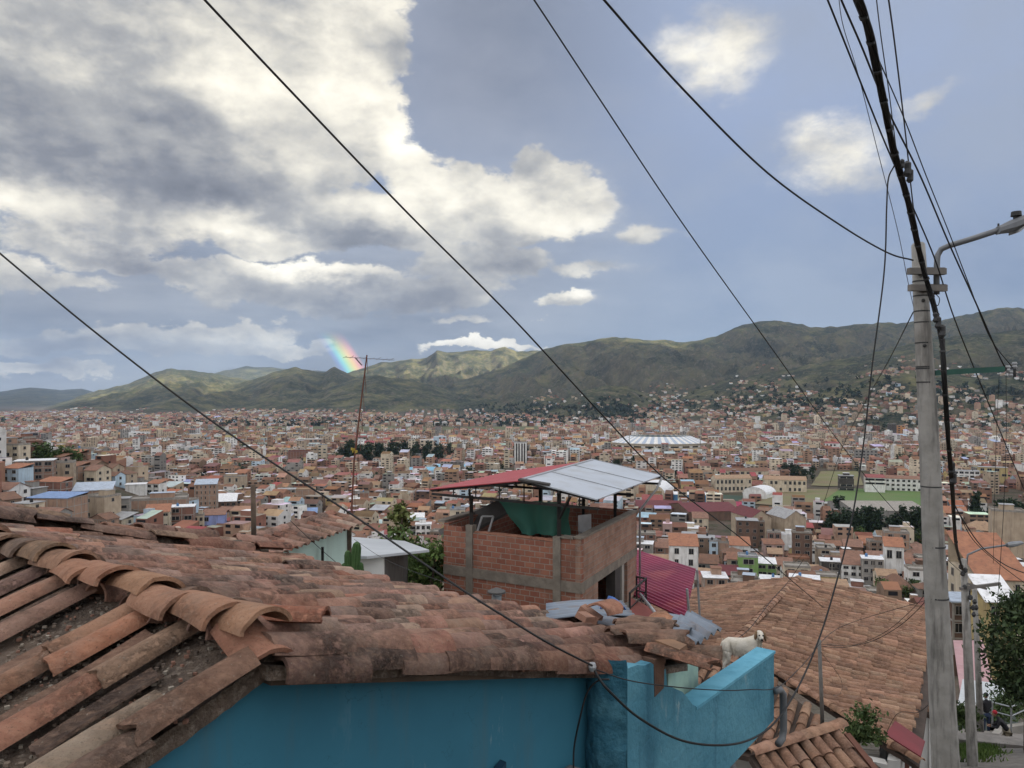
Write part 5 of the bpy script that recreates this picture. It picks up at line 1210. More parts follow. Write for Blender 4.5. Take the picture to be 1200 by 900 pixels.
# terrace floor, back and left walls
MB().slab([HB(.1, .1, -PH - .1), HB(WA, .1, -PH - .1), HB(WA, WBl - .02, -PH - .1), HB(.1, WBl - .02, -PH - .1)], -Z * .12).build('terrace_floor', raw_conc, bh)
wallp('back_parapet', [HB(.02, WBl, -PH), HB(WA, WBl, -PH), HB(WA, WBl, .05), HB(.02, WBl, .05)], -na, T, bm_)
wallp('left_parapet', [HB(WA, .02, -PH), HB(WA, WBl - .02, -PH), HB(WA, WBl - .02, .05), HB(WA, .02, .05)], -nb_, T, bm_)
MB().slab([HB(WA - .03, .02, .053), HB(WA - .03, WBl, .053), HB(WA + .2, WBl, .053), HB(WA + .2, .02, .053)], Z * .06).build('parapet_cap', raw_conc, bh)
wallp('wall', [HB(WA + .001, .02, -5.5), HB(WA + .001, WBl, -5.5), HB(WA + .001, WBl, -PH), HB(WA + .001, .02, -PH)], -nb_, T, bm_)
wallp('wall', [HB(.02, WBl + .001, -5.5), HB(WA, WBl + .001, -5.5), HB(WA, WBl + .001, -PH), HB(.02, WBl + .001, -PH)], -na, T, bm_)
# canopy: gable of two slopes on black steel posts
o0 = bh.location
def C(px, py, Y): return at(px, py, Y) - o0
rA, rB = C(612, 563, 17.4), C(695, 539.5, 22.2); eC, eD = C(700, 585, 16.5), C(775, 557, 21.3); eL, eM = C(504, 573, 19.2), C(598, 552, 23.6)
mb = MB(); nu = 40
def sheet_rib(name, P, Q, S, T_, n, mat, amp=.012, th=.02):
    """ribbed sheet, corners P-Q (top edge) and S-T_ (bottom edge), ribs running down the slope"""
    vs = []; fs = []; nrm = (Q - P).cross(S - P).normalized(); nrm = nrm if nrm.z > 0 else -nrm; k = n * 4
    for i in range(k + 1):
        f = i / k; h = amp if i % 4 in (1,) else 0
        a, b = P.lerp(Q, f) + nrm * h, S.lerp(T_, f) + nrm * h; vs += [a, b, a - nrm * th, b - nrm * th]
    for i in range(k): c = i * 4; d = c + 4; fs += [(c, c + 1, d + 1, d), (c + 2, d + 2, d + 3, c + 3), (c, d, d + 2, c + 2), (c + 1, c + 3, d + 3, d + 1)]
    fs += [(0, 2, 3, 1), (k * 4, k * 4 + 1, k * 4 + 3, k * 4 + 2)]
    return MB().add(vs, fs).build(name, mat, bh)
red_sheet = surf('red_sheet', (.36, .055, .065), (.30, .042, .05), scale=2, rough=.5, bmp=.05, dirt=(.2, .05, .05), dirt_amt=.4)
milky = surf('milky_sheet', (.46, .49, .53), (.40, .425, .46), scale=.8, rough=.4, bmp=.05, dirt=(.36, .36, .35), dirt_amt=.55, dirt_scale=1.6)
sheet_rib('canopy_sheet', rA, rB, eL, eM, 16, red_sheet)['label'] = 'red ribbed half of the canopy'
lift = Vector((0, 0, .03))
sheet_rib('canopy_sheet', rA + lift, rB + lift, eC, eD, 1, milky, .0, .03)['label'] = 'milky white half of the canopy'
mb = MB()
for f in (.33, .66, 1.0): mb.bar(rA.lerp(rB, f) + Z * .04, eC.lerp(eD, f) + Z * .012, .03, .012)
mb.bar(rA + lift, rB + lift, .1, .03); mb.build('sheet_seam', surf('seam_grey', (.36, .37, .39), rough=.5, bmp=0), bh)
mb = MB(); q = rA.lerp(eC, .12); mb.slab([q + Vector((-.30, -.10, .05)), q + Vector((.42, -.22, -.06)), q + Vector((.46, -.02, -.05)), q + Vector((-.25, .1, .06))], Z * .04); mb.build('loose_plank', surf('dark_plank', (.06, .055, .05), bmp=.2), bh)
fr = MB()
for f in (0.02, .5, .98):
    pL, pR, pK = eL.lerp(eM, f), eC.lerp(eD, f), rA.lerp(rB, f)
    fr.bar(pL - Z * .05, pK - Z * .05, .05, .07); fr.bar(pR - Z * .05, pK - Z * .05, .05, .07)
    lo_ = lambda p: Vector((p.x, p.y, pL.z - .12)); fr.bar(pL - Z * .14, Vector((pR.x, pR.y, pL.z - .14)), .05, .06)
    for g in (.25, .5, .75, 1.0):
        p = pL.lerp(pK, g); fr.bar(p - Z * .05, Vector((p.x, p.y, pL.z - .12)), .03)
        p = pR.lerp(pK, g); fr.bar(p - Z * .05, Vector((p.x, p.y, pL.z - .12)), .03)
for f in (.08, .5, .92):
    for P, Q in ((eL, rA), (eC, rA)): p = P.lerp(Q, f); q = (eM if P is eL else eD).lerp(rB, f); fr.bar(p - Z * .07, q - Z * .07, .04)
fr.build('canopy_truss', black_steel, bh)
for a, b in ((WA * .795, .1), (.62, .12), (.62, WBl - .12), (WA * .795, WBl - .12), (WA * .42, WBl - .12)):
    p = HB(a, b, -PH + .005); top = eL.z - .1
    mb = MB(); mb.bar(p, Vector((p.x, p.y, top + (.25 if a < 1 else 0))), .09, .09); mb.build('canopy_post', black_steel, bh)
mb = MB(); pz = HB(WA * .795, .1, 1.2); mb.bar(HB(WA * .795, .1, eL.z - .55), eL.lerp(rA, .45) - Z * .1, .05); mb.bar(HB(.62, .12, eL.z - .5), eC.lerp(rA, .35) - Z * .1, .05); mb.build('canopy_brace', black_steel, bh)
# green shade net hung under the canopy
def net():
    vs = []; fs = []; n = 22; A_, B_, C_, D_ = C(583, 586, 18.6), C(667, 589, 17.6), C(668, 628, 17.5), C(612, 626, 18.2)
    for i in range(n + 1):
        for j in range(n + 1):
            u, v = i / n, j / n; p = (A_ * (1 - u) + B_ * u) * (1 - v) + (D_ * (1 - u) + C_ * u) * v
            vs.append(p + o0 + Vector((.02 * math.sin(v * 9), .09 * math.sin(u * 13 + v * 3) * (.3 + v), .015 * math.sin(u * 25))))
    for i in range(n):
        for j in range(n): fs.append((i * (n + 1) + j, (i + 1) * (n + 1) + j, (i + 1) * (n + 1) + j + 1, i * (n + 1) + j + 1))
    m, t, b = new_mat('green_net'); b.inputs['Base Color'].default_value = (.012, .085, .06, 1); b.inputs['Roughness'].default_value = .8
    b.inputs['Alpha'].default_value = .9
    o = MB().add(vs, fs).build('shade_net', m, smooth=True); tag(o, 'dark green shade net hanging under the canopy of the brick house', 'shade net')
net()
# steel drain from the canopy down the side
mb = MB(); mb.tube([eD + Vector((.02, 0, -.06)), eD + Vector((-.15, -.15, -.35)), HB(-.10, WBl, .05), HB(-.10, WBl, -.2), HB(-.10, WBl, -2.8)], .032, 8); mb.build('downpipe', galv, bh, smooth=True)
# things on the terrace
def chair():
    p = at(690, 622, 20.2); r = empty('plastic_chair', p, .5, 'white plastic chair on the brick rooftop terrace', 'chair'); pw = surf('white_plastic', (.6, .6, .6), rough=.5, bmp=0)
    mb = MB(); mb.box((0, 0, -.03), (.42, .42, .03)); mb.build('seat', pw, r)
    mb = MB(); mb.box((0, .2, .2), (.42, .03, .42)); mb.build('backrest', pw, r)
    for sx in (-1, 1):
        for sy in (-1, 1): mb = MB(); mb.bar((sx * .18, sy * .18, -.05), (sx * .2, sy * .2, -.45), .035); mb.build('leg', pw, r)
chair()
def board(): 
    mb = MB(); c = at(556, 604, 20.4); mb.slab([c + Vector((-.95, -.5, -.32)), c + Vector((.75, .55, .42)), c + Vector((.78, .6, .36)), c + Vector((-.9, -.4, -.42))], Vector((.25, -.35, -.3))); o = mb.build('roof_board', surf('grey_board', (.12, .115, .11), bmp=.2)); tag(o, 'dark grey board slanting behind the left post of the canopy', 'board')
    b0 = at(567, 611, 19.6); mb = MB()
    for k in (0, 1): mb.bar(b0 + Vector((-.18 + .3 * k, 0, -.3)), b0 + Vector((-.05 + .3 * k, .1, .12)), .04)
    mb.bar(b0 + Vector((-.05, .1, .12)), b0 + Vector((.25, .1, .12)), .04); mb.bar(b0 + Vector((-.18, 0, -.3)), b0 + Vector((.12, 0, -.3)), .04)
    o = mb.build('window_frame', surf('white_frame', (.6, .6, .6), bmp=0)); tag(o, 'small white frame leaning behind the front parapet of the brick house', 'frame')
board()
# back railing and the landing at the foot of the downpipe
rl = empty('landing_railing', at(752, 700, 17.2), 0, 'black steel railing on the landing before the magenta roof', 'railing')
def rp(px, py, Y): return at(px, py, Y) - rl.location
R1, R2, R3 = rp(738, 695, 16.8), rp(757, 678, 18.2), rp(746, 676, 19.6)
mb = MB()
for p, q in ((R1, R2), (R2, R3)): mb.bar(p, q, .04); mb.bar(p - Z * .35, q - Z * .35, .025)
mb.build('top_rail', black_steel, rl)
for p in (R1, R2, R3): mb = MB(); mb.bar(p + Z * .02, p - Z * .75, .04); mb.build('post', black_steel, rl)
mb = MB(); mb.slab([rp(738, 728, 16.8), rp(757, 712, 18.2), rp(745, 700, 19.8), rp(722, 712, 18.4)], -Z * .15); mb.build('landing', raw_conc, rl)
o = MB().tube([at(750, 696, 17.5), at(762, 711, 16.5), at(780, 733, 15.2)], .035, 8).build('steel_pipe', galv, smooth=True); tag(o, 'bare steel pipe slanting down from the landing railing', 'pipe')

# ------------------------------------------------------------------ magenta roofed house
mg = empty('magenta_roof_house', (0, 0, 0), 0, 'house with big ribbed magenta sheet roof right of the brick house', 'house')
M1, M2, M3, M4 = at(733, 641, 27), at(815.5, 667.5, 23), at(803, 724, 18.6), at(709, 681, 22.5)
def ribroof(name, P, Q, S, T_, n, mat, parent, amp=.05, th=.05):
    """P-Q top edge, T_-S bottom edge; ribs parallel to P-Q"""
    vs = []; fs = []; nrm = (Q - P).cross(T_ - P).normalized(); nrm = nrm if nrm.z > 0 else -nrm; k = n * 4
    for i in range(k + 1):
        f = i / k; h = amp if i % 4 in (1, 2) else 0; a, b = P.lerp(T_, f) + nrm * h, Q.lerp(S, f) + nrm * h; vs += [a, b, a - nrm * th, b - nrm * th]
    for i in range(k): c = i * 4; d = c + 4; fs += [(c, c + 1, d + 1, d), (c + 2, d + 2, d + 3, c + 3), (c, d, d + 2, c + 2), (c + 1, c + 3, d + 3, d + 1)]
    fs += [(0, 2, 3, 1), (k * 4, k * 4 + 1, k * 4 + 3, k * 4 + 2)]
    return MB().add(vs, fs).build(name, mat, parent)
mag = surf('magenta_sheet', (.32, .05, .105), (.22, .04, .08), scale=.5, rough=.55, bmp=.15, dirt=(.40, .11, .12), dirt_amt=.7, dirt_scale=.9, detail=8)
ribroof('roof', M1, M2, M3, M4, 18, mag, mg)
dd = Vector((0, 0, -6))
mb = MB(); mb.slab([M2 - Z * .12 + Vector((-.3, 0, 0)), M3 - Z * .12 + Vector((-.3, .3, 0)), M3 - Z * 6 + Vector((-.3, .3, 0)), M2 - Z * 6 + Vector((-.3, 0, 0))], Vector((-.15, -.05, 0))); mb.build('wall', surf('pale_render', (.5, .52, .52), (.4, .41, .41), bmp=.2), mg)
mb = MB(); mb.slab([M3 - Z * .12 + Vector((-.5, .35, 0)), M4 - Z * .12 + Vector((.2, .35, 0)), M4 - Z * 6 + Vector((.2, .35, 0)), M3 - Z * 6 + Vector((-.5, .35, 0))], Vector((.05, .15, 0))); mb.build('wall', surf('dull_red_wall', (.24, .07, .055), (.18, .055, .045), bmp=.2), mg)
mb = MB(); mb.slab([at(738, 700, 17.6), at(795, 728, 17.4), at(768, 738, 15.4), at(737, 735, 15.6)], -Z * .2); o = mb.build('lower_roof', surf('dull_red_roof', (.22, .07, .055), (.17, .05, .042), bmp=.2), mg)
for px, py0, py1, Y in ((817, 668, 722, 22.8), (805, 690, 725, 18.6)):
    mb = MB(); mb.tube([at(px, py0, Y), at(px + 3, py1, Y)], .035, 6); mb.build('gutter_pipe', galv, mg)

# ------------------------------------------------------------------ mint house with tiled roof, white annexe, cactus
mint = surf('mint_wall', (.52, .66, .59), (.45, .58, .52), scale=1.2, bmp=.3, bdist=.01, dirt=(.33, .38, .34), dirt_amt=.5, streak=True)
mh = empty('mint_house', (0, 0, 0), 0, 'pale mint green house wall under a tiled roof beyond the near eave', 'house')
q0, q1 = at(300, 640, 11.4), at(409, 614, 14.4); q0.z = q1.z = (q0.z + q1.z) / 2; el_ = (q1 - q0).normalized(); bk = Vector((-el_.y, el_.x, 0))
MB().slab([q0 - Z * 2.5 - el_ * .3, q1 - Z * 3.2, q1 - Z * .02, q0 - Z * .02 - el_ * .3], bk * .2).build('wall', mint, mh)
MB().slab([q1 - Z * 3.2 - el_ * .02, q1 - Z * 3.2 + bk * .32 - el_ * .02, q1 - Z * .02 + bk * .32 - el_ * .02, q1 - Z * .02 - el_ * .02], el_ * .1).build('wall', mint, mh)
mt = MB(); Lr = (q1 - q0).length
for c in range(int(Lr / .27) + 3):
    for k in range(2):
        p = q0 + el_ * (-.4 + c * .27 + r4.uniform(-.02, .02)) + bk * (.30 - k * .32) + Z * (.05 + .14 * (.30 - k * .32))
        tile(mt, p, (-bk - Z * .20 + el_ * r4.uniform(-.06, .06)), Z, .42, .085, .10, col=tcol(r4, r4.uniform(0, .2)), rnd=r4, seg=6, ln=2)
for c in range(int(Lr / .34) + 1): tile(mt, q0 + el_ * (-.4 + c * .34) + bk * .36 + Z * .10, el_ + Z * .04, Z, .42, .10, .115, col=tcol(r4, .1), rnd=r4, seg=6, ln=2)
o = mt.build('roof', clay_mat, mh); smooth_by_angle(o)
MB().slab([q0 - el_ * .5 + bk * -.15 - Z * .0, q1 + el_ * .1 + bk * -.15, q1 + el_ * .1 + bk * .4 + Z * .05, q0 - el_ * .5 + bk * .4 + Z * .05], -Z * .05).build('roof_bed', mud_mat, mh)
mb = MB(); mb.bar(q1 + Vector((.02, -.05, -.02)), q1 + Vector((.02, -.05, -3.0)), .07); mb.build('corner_post', wd, mh)
mb = MB(); mb.bar(at(378, 641, 13.2), at(378, 668, 13.2), .04); mb.build('iron_stub', black_steel, mh)
wh = empty('white_annexe', (0, 0, 0), 0, 'small white annexe under a flat pale sheet roof beside the cactus', 'shed')
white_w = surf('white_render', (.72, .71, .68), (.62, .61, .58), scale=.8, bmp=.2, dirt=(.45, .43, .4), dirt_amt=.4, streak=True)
w0, w1, w2 = at(405, 655, 14.6), at(449, 652, 15.0), at(478, 640, 19)
MB().slab([w0 - Z * 3, w1 - Z * 3, w1, w0], Vector((0, .15, 0))).build('wall', white_w, wh)
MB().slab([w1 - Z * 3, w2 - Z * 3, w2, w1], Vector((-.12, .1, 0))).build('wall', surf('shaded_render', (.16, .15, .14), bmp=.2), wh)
o = MB().slab([at(405, 655, 14.4), at(430, 655, 14.4), at(503, 647, 16.2), at(474, 636, 19.5), at(408, 631, 19.5)], Z * .05).build('roof', surf('pale_sheet', (.50, .52, .54), (.42, .44, .46), scale=1, rough=.4, bmp=.05), wh)
def cactus():
    o0 = at(414, 676, 11.8); r = empty('cactus', o0, 0, 'green columnar cactus with three upright arms before the white annexe', 'cactus')
    g = surf('cactus_green', (.07, .135, .045), (.045, .095, .03), scale=6, rough=.7, bmp=.4)
    def arm(name, pts, rr):
        vs = []; mb = MB(); n = 12
        mb.tube(pts, rr, n); 
        o = mb.build(name, g, r)
        for v in o.data.vertices:
            pass
        return o
    def ribbed(name, pts, rr):
        pts = [Vector(p) for p in pts]; n = 20; vs = []; fs = []
        for i, p in enumerate(pts):
            for k in range(n): a = 2 * math.pi * k / n; q = rr[i] * (1.12 if k % 2 else .82); vs.append(p + Vector((q * math.cos(a), q * math.sin(a), 0)))
        for i in range(len(pts) - 1):
            for k in range(n): fs.append((i * n + k, i * n + (k + 1) % n, (i + 1) * n + (k + 1) % n, (i + 1) * n + k))
        fs.append(tuple((len(pts) - 1) * n + k for k in range(n))); MB().add(vs, fs).build(name, g, r)
    ribbed('stem', [(0, 0, -.3), (.02, 0, .1), (.04, 0, .3), (.05, 0, .45), (.055, 0, .53), (.058, 0, .56)], [.06, .07, .07, .068, .05, .015])
    ribbed('arm', [(-.0, 0, .02), (-.06, 0, .10), (-.08, 0, .2), (-.085, 0, .34), (-.088, 0, .40), (-.088, 0, .42)], [.03, .045, .055, .052, .035, .01])
    ribbed('arm', [(-.1, 0, -.2), (-.13, 0, .0), (-.14, 0, .12), (-.14, 0, .2), (-.14, 0, .22)], [.05, .06, .06, .04, .01])
    ribbed('arm', [(.02, 0, -.1), (.09, 0, .0), (.115, 0, .1), (.12, 0, .2), (.12, 0, .23)], [.04, .05, .05, .035, .01])
cactus()
# wooden post and antenna mast
o = MB().tube([at(298, 660, 9.0), at(297, 600, 9.0), at(296.5, 568, 9.0)], [.032, .03, .028], 10).build('wooden_post', wd, smooth=True); tag(o, 'weathered wooden post standing left of the mint house', 'post')
am = empty('antenna_mast', at(411, 618, 14.6), 0, 'thin reddish antenna mast leaning over the mint house', 'antenna')
def ap(px, py, Y=14.6): return at(px, py, Y) - am.location
rust = surf('rusty_steel', (.16, .065, .045), (.11, .05, .04), rough=.8, bmp=.1)
MB().tube([ap(411, 618), ap(415, 540), ap(422, 480), ap(430, 416)], [.020, .018, .016, .014], 8).build('mast', rust, am)
mb = MB()
for i in range(9):
    f = i / 9; p = ap(411 + 19 * f, 618 - 202 * f) + Vector((.055, 0, 0)); q = ap(411 + 19 * (f + .11), 618 - 202 * (f + .11)) + Vector((-.0, 0, 0)); mb.bar(p, q, .008)
mb.build('lattice', rust, am)
mb = MB(); mb.bar(ap(404, 418.5, 14.4), ap(462, 422, 15.4), .009)
for k in range(8): p = ap(404, 418.5, 14.4).lerp(ap(462, 422, 15.4), k / 7.5); mb.bar(p + Vector((.1, -.28, .02 * (k % 2))), p + Vector((-.1, .28, 0)), .006)
mb.bar(ap(424, 428), ap(416, 419, 14.5), .018); mb.build('aerial', surf('aerial_grey', (.2, .2, .21), rough=.5, bmp=0), am)
mb = MB()
for k in range(6): mb.box(ap(414.5 + r4.uniform(-3, 3), 528 + r4.uniform(-2.5, 3)), (.05, .02, .05), rz=r4.uniform(0, 3))
mb.build('ribbon', surf('yellow_ribbon', (.5, .38, .08), bmp=0), am)
# ------------------------------------------------------------------ tiled house on the right
tile_small = clay('sun_clay', .25, .8)
PAL2 = [(.46, .28, .185), (.41, .24, .16), (.50, .325, .22), (.36, .21, .145), (.31, .185, .13), (.44, .255, .175)]
def c2(rnd, d=0): c = rnd.choice(PAL2); j = rnd.uniform(.75, 1.12) * (1 - d); return tuple(x * j for x in c)
def tile_face(mb, fn, inside, u0, u1, t0, t1, du, dt, rnd, r=.085, h=.012, bedcol=(.12, .075, .055), seg=5, missing=.0, dark=0):
    """rows of tiles over a planar face: fn(u, t, h) -> point, columns at every du along u, tiles running down t"""
    n = int((u1 - u0) / du); m = int((t1 - t0) / dt); jit = [rnd.uniform(-.06, .06) for _ in range(n + 1)]
    for c in range(n + 1):
        u = u0 + c * du
        for k in range(m):
            t = t0 + k * dt + jit[c]
            if not inside(u, t + dt * .5) or rnd.random() < missing: continue
            p = fn(u + rnd.uniform(-.015, .015), t, h); ax = fn(u, t + 1, h) - fn(u, t, h); sd = fn(u + 1, t, h) - fn(u, t, h); up = sd.cross(ax).normalized(); up = up if up.z > 0 else -up
            tile(mb, p, ax.normalized() + up * .035, up, dt * 1.22, r * .86, r * 1.04, th=.014, arc=172, flat=.95, col=c2(rnd, rnd.uniform(0, .25) + dark), rnd=rnd, seg=seg, ln=1)
th_ = empty('tiled_house', (0, 0, 0), 0, 'old house with a big hipped clay tile roof, right of the dog', 'house')
TR2, TR1 = at(935, 680, 27.6), at(858, 757, 20.0); TR1.z = TR2.z = (TR1.z + TR2.z) / 2
ru = (TR1 - TR2); RLn = ru.length; ru = ru.normalized(); rd = Vector((.95, -.31, 0)).normalized(); rdl = -rd; SR = .175
r6 = random.Random(60)
def FR(u, t, h=0): return TR2 + ru * u + rd * t + Z * (-SR * t + h + .05 * math.sin(u * .9 + t) - .02 * math.sin(u * 2.3))
LR = 4.7; UE = 12.9
def in_right(u, t): return -.1 < u < RLn + (UE - RLn) * t / LR + .0 and t < LR
mb = MB(); tile_face(mb, FR, in_right, 0.0, UE, 0.02, LR, .29, .40, r6, r=.115)
def FL(u, t, h=0): return TR2 + ru * u - rd * t + Z * (-SR * 1.1 * t + h + .04 * math.sin(u + t))
tile_face(mb, FL, lambda u, t: 0 <= u < RLn + t * .3 and t < 4.6, 0.0, RLn + 1.0, .02, 4.6, .29, .40, r6, r=.115)
# front hip face falls towards us
TE1 = FR(UE, LR); TFL = TR1 + ru * (UE - RLn) * .80 - rd * 2.2 - Z * .95
hu = (TE1 - TFL); hu.z = 0; hw = hu.length; hu = hu.normalized()
def FF(u, t, h=0):   # u from left to right along the hip foot, t down from the ridge end
    return TR1 + ru * t + hu * u + Z * (-.26 * t + h)
hipslope = rd * LR + ru * (UE - RLn)
def in_front(u, t):
    # right boundary: the hip line TR1 -> TE1, left boundary: a valley to the terrace
    return t > 0 and u < (t / (UE - RLn)) * LR * .93 and u > -.45 - t * .55
tile_face(mb, FF, in_front, -3.0, 4.6, .02, UE - RLn, .29, .38, r6, r=.11)
o = mb.build('roof', tile_small, th_); smooth_by_angle(o)
bed = MB(); bed.slab([FR(-.05, 0, -.02), FR(RLn, 0, -.02), FR(UE, LR, -.02), FR(-.05, LR, -.02)], -Z * .10); bed.slab([FL(-.05, 0, -.03), FL(RLn, 0, -.03), FL(RLn + 1.2, 4.5, -.03), FL(-.05, 4.5, -.03)], -Z * .10)
bed.slab([TR1 - Z * .02, TR1 + ru * (UE - RLn) + hu * LR * .93 - Z * (.26 * (UE - RLn) + .03), TR1 + ru * (UE - RLn) - hu * 2.4 - Z * (.26 * (UE - RLn) + .03)], -Z * .1)
bed.build('roof_bed', surf('dark_bed', (.085, .06, .048), (.05, .038, .03), scale=3, bmp=.4), th_)
cap = MB()
def cap_row(p, q, n, r=.115, up=Z, lifted=.06):
    d = (q - p)
    for i in range(n): tile(cap, p + d * (i / n) + Z * lifted, d.normalized() + Z * .03, up, d.length / n * 1.2, r * .92, r * 1.08, col=c2(r6, -.05), rnd=r6, seg=7, ln=1)
cap_row(FR(-.1, 0), FR(RLn, 0), 24, .13); cap_row(TR1, TE1 + Z * .05, 17); cap_row(FR(-.06, .0), FR(-.06, LR), 13, .10); cap_row(TR1 - rd * .1, FL(RLn + .9, 3.2), 9)
o = cap.build('ridge_cap', clay('cap_clay', .3, .8), th_); smooth_by_angle(o)
# walls under the right eave: white with brown timbers
E_ = lambda u, dz: FR(u, LR - .35, 0) - Z * dz
MB().slab([E_(0, .12), E_(UE - .2, .12), E_(UE - .2, 6), E_(0, 6)], -rd * .25).build('wall', white_w, th_)
MB().slab([TE1 + Vector((-.45, .35, -.14)), TE1 - hu * 5.0 + Vector((0, .35, -.14)), TE1 - hu * 5.0 + Vector((0, .35, -6)), TE1 + Vector((-.45, .35, -6))], Vector((.05, .25, 0))).build('wall', white_w, th_)
brn = surf('brown_timber', (.17, .075, .05), (.12, .055, .04), scale=3, bmp=.3)
for u in (UE - 1.4, UE - 3.6, UE - 6.0): mb = MB(); mb.bar(E_(u, .14) + rd * .02, E_(u, 5.5) + rd * .02, .22, .1, up=rd); mb.build('timber', brn, th_)
for k in (.5, 1.5, 2.6): p = TE1 - hu * k + Vector((0, .33, -.2)); mb = MB(); mb.bar(p, p - Z * 5, .3, .08, up=Vector((0, 1, 0))); mb.build('timber', brn, th_)
# plant on the eave, red awning
aw = MB(); aw.slab([at(1049, 846, 15.6), at(1084, 870, 15.2), at(1079, 888, 14.6), at(1038, 862, 15.0)], Z * .03); o = aw.build('awning_sheet', surf('dark_red_sheet', (.20, .035, .04), (.15, .03, .032), scale=2, rough=.6, bmp=.1)); tag(o, 'dark red awning sheet sticking out under the tiled eave', 'awning')
# extra roof right of the big eave, behind the pole
xh = empty('small_tiled_house', (0, 0, 0), 0, 'smaller tiled roof half hidden behind the near concrete pole', 'house')
X0 = at(1062, 752, 24.0)
def FX(u, t, h=0): return X0 + Vector((-.50, -.866, 0)) * u + Vector((.95, -.31, 0)) * (t - .3) + Z * (-.30 * t + h)
mb = MB(); tile_face(mb, FX, lambda u, t: True, 0, 5.2, 0, 1.45, .27, .38, r6, r=.105); o = mb.build('roof', tile_small, xh); smooth_by_angle(o)
MB().slab([FX(-.1, 0, -.02), FX(5.3, 0, -.02), FX(5.3, 1.4, -.02), FX(-.1, 1.4, -.02)], -Z * .1).build('roof_bed', MATS['dark_bed'], xh)
MB().slab([FX(5.2, .0, -.15), FX(5.2, 1.2, -.15), FX(5.2, 1.2, -5), FX(5.2, .0, -5)], Vector((-.06, .2, 0))).build('wall', white_w, xh)
MB().slab([FX(0, 1.2, -.15), FX(5.2, 1.2, -.15), FX(5.2, 1.2, -5), FX(0, 1.2, -5)], Vector((-.2, .0, 0))).build('wall', white_w, xh)
# lower lean-to with large tiles nearest to us
lh = empty('lean_to', (0, 0, 0), 0, 'lean-to roof of big clay tiles under the waste pipe at the lower edge', 'lean-to')
L0 = at(928, 872, 11.4); lu = Vector((.86, .50, 0)); ld = Vector((.25, -.97, 0)).normalized()
def FLt(u, t, h=0): return L0 + lu * u + ld * t + Z * (-.42 * t + h + .02 * math.sin(u * 5))
mb = MB(); tile_face(mb, FLt, lambda u, t: True, -.75, 1.05, 0, 3.4, .245, .34, r6, r=.10, seg=8); o = mb.build('roof', clay('lean_clay', .4), lh); smooth_by_angle(o)
MB().slab([FLt(-.9, -.05, -.03), FLt(1.15, -.05, -.03), FLt(1.15, 3.3, -.03), FLt(-.9, 3.3, -.03)], -Z * .1).build('roof_bed', MATS['dark_bed'], lh)
MB().slab([FLt(1.14, 0, -.05), FLt(1.14, 3.3, -.05), FLt(1.14, 3.3, -3), FLt(1.14, 0, -3)], -lu * .2).build('wall', white_w, lh)
mb = MB(); mb.bar(FLt(1.2, .1, -.06), FLt(1.2, 3.3, -.06), .1, .14); mb.build('barge_board', brn, lh)
cap = MB(); cap_row(FLt(-.9, .0), FLt(1.15, .0), 6, .115); o = cap.build('ridge_cap', MATS['cap_clay'], lh); smooth_by_angle(o)
# steel mast holding the drop wires
o = MB().tube([at(964, 853, 12.2), at(962, 800, 12.2), at(960, 750, 12.2)], [.032, .03, .028], 10).build('wire_mast', surf('mast_steel', (.19, .18, .165), (.12, .11, .1), rough=.7, bmp=.1), smooth=True); tag(o, 'short rusty steel mast rising from the tiled roof, carrying thin wires', 'mast')

# ------------------------------------------------------------------ poles, lamp, brackets
pole_conc = surf('pole_concrete', (.33, .315, .29), (.24, .23, .21), scale=5, rough=.92, bmp=.7, bdist=.01, dirt=(.07, .065, .06), dirt_amt=.75, dirt_scale=9, streak=True, detail=8)
dkm = surf('dark_hardware', (.05, .05, .052), (.03, .03, .03), rough=.6, bmp=0); weather = surf('weathered_bar', (.22, .20, .18), (.14, .13, .12), bmp=.3)
Y0 = 9.0
cp = empty('concrete_pole', at(1113, 990, Y0), 0, 'tall tapered concrete utility pole nearest at the right, leaning left', 'utility pole')
def pp(px, py, Y=Y0): return at(px, py, Y) - cp.location
MB().tube([pp(1076, 287), pp(1081, 380), pp(1088, 500), pp(1094, 640), pp(1102, 780), pp(1110, 930), pp(1116, 1060)], [.075, .092, .108, .122, .140, .156, .168], 28).build('shaft', pole_conc, cp, smooth=True)
mb = MB(); mb.tube([pp(1076, 287) , pp(1075.8, 284.5)], [.075, .055], 20); mb.build('pole_cap', pole_conc, cp)
for i, (py, px) in enumerate(((318, 1086), (337.5, 1087))):
    mb = MB(); mb.box(pp(px, py, Y0 - .10 if i else Y0 - .095), (.46, .07, .075), rz=.08); mb.box(pp(px + 2, py - 1, Y0 + .10), (.40, .06, .07), rz=.08); mb.build('crossarm', weather, cp)
mb = MB()
for py in (330, 347, 365, 378, 402, 430, 432, 448, 570, 640, 700):
    f = (py - 287) / 643; px = 1076 + 34 * f; r_ = .075 + .081 * f; mb.tube([pp(px, py - .8), pp(px, py + .8)], r_ + .006, 20)
mb.build('strap', dkm, cp)
mb = MB()
for px, py in ((1082, 352), (1083.5, 405), (1077.5, 321)): mb.ball(pp(px, py, Y0 - .09), .022, 8, 6)
mb.build('bolt', dkm, cp)
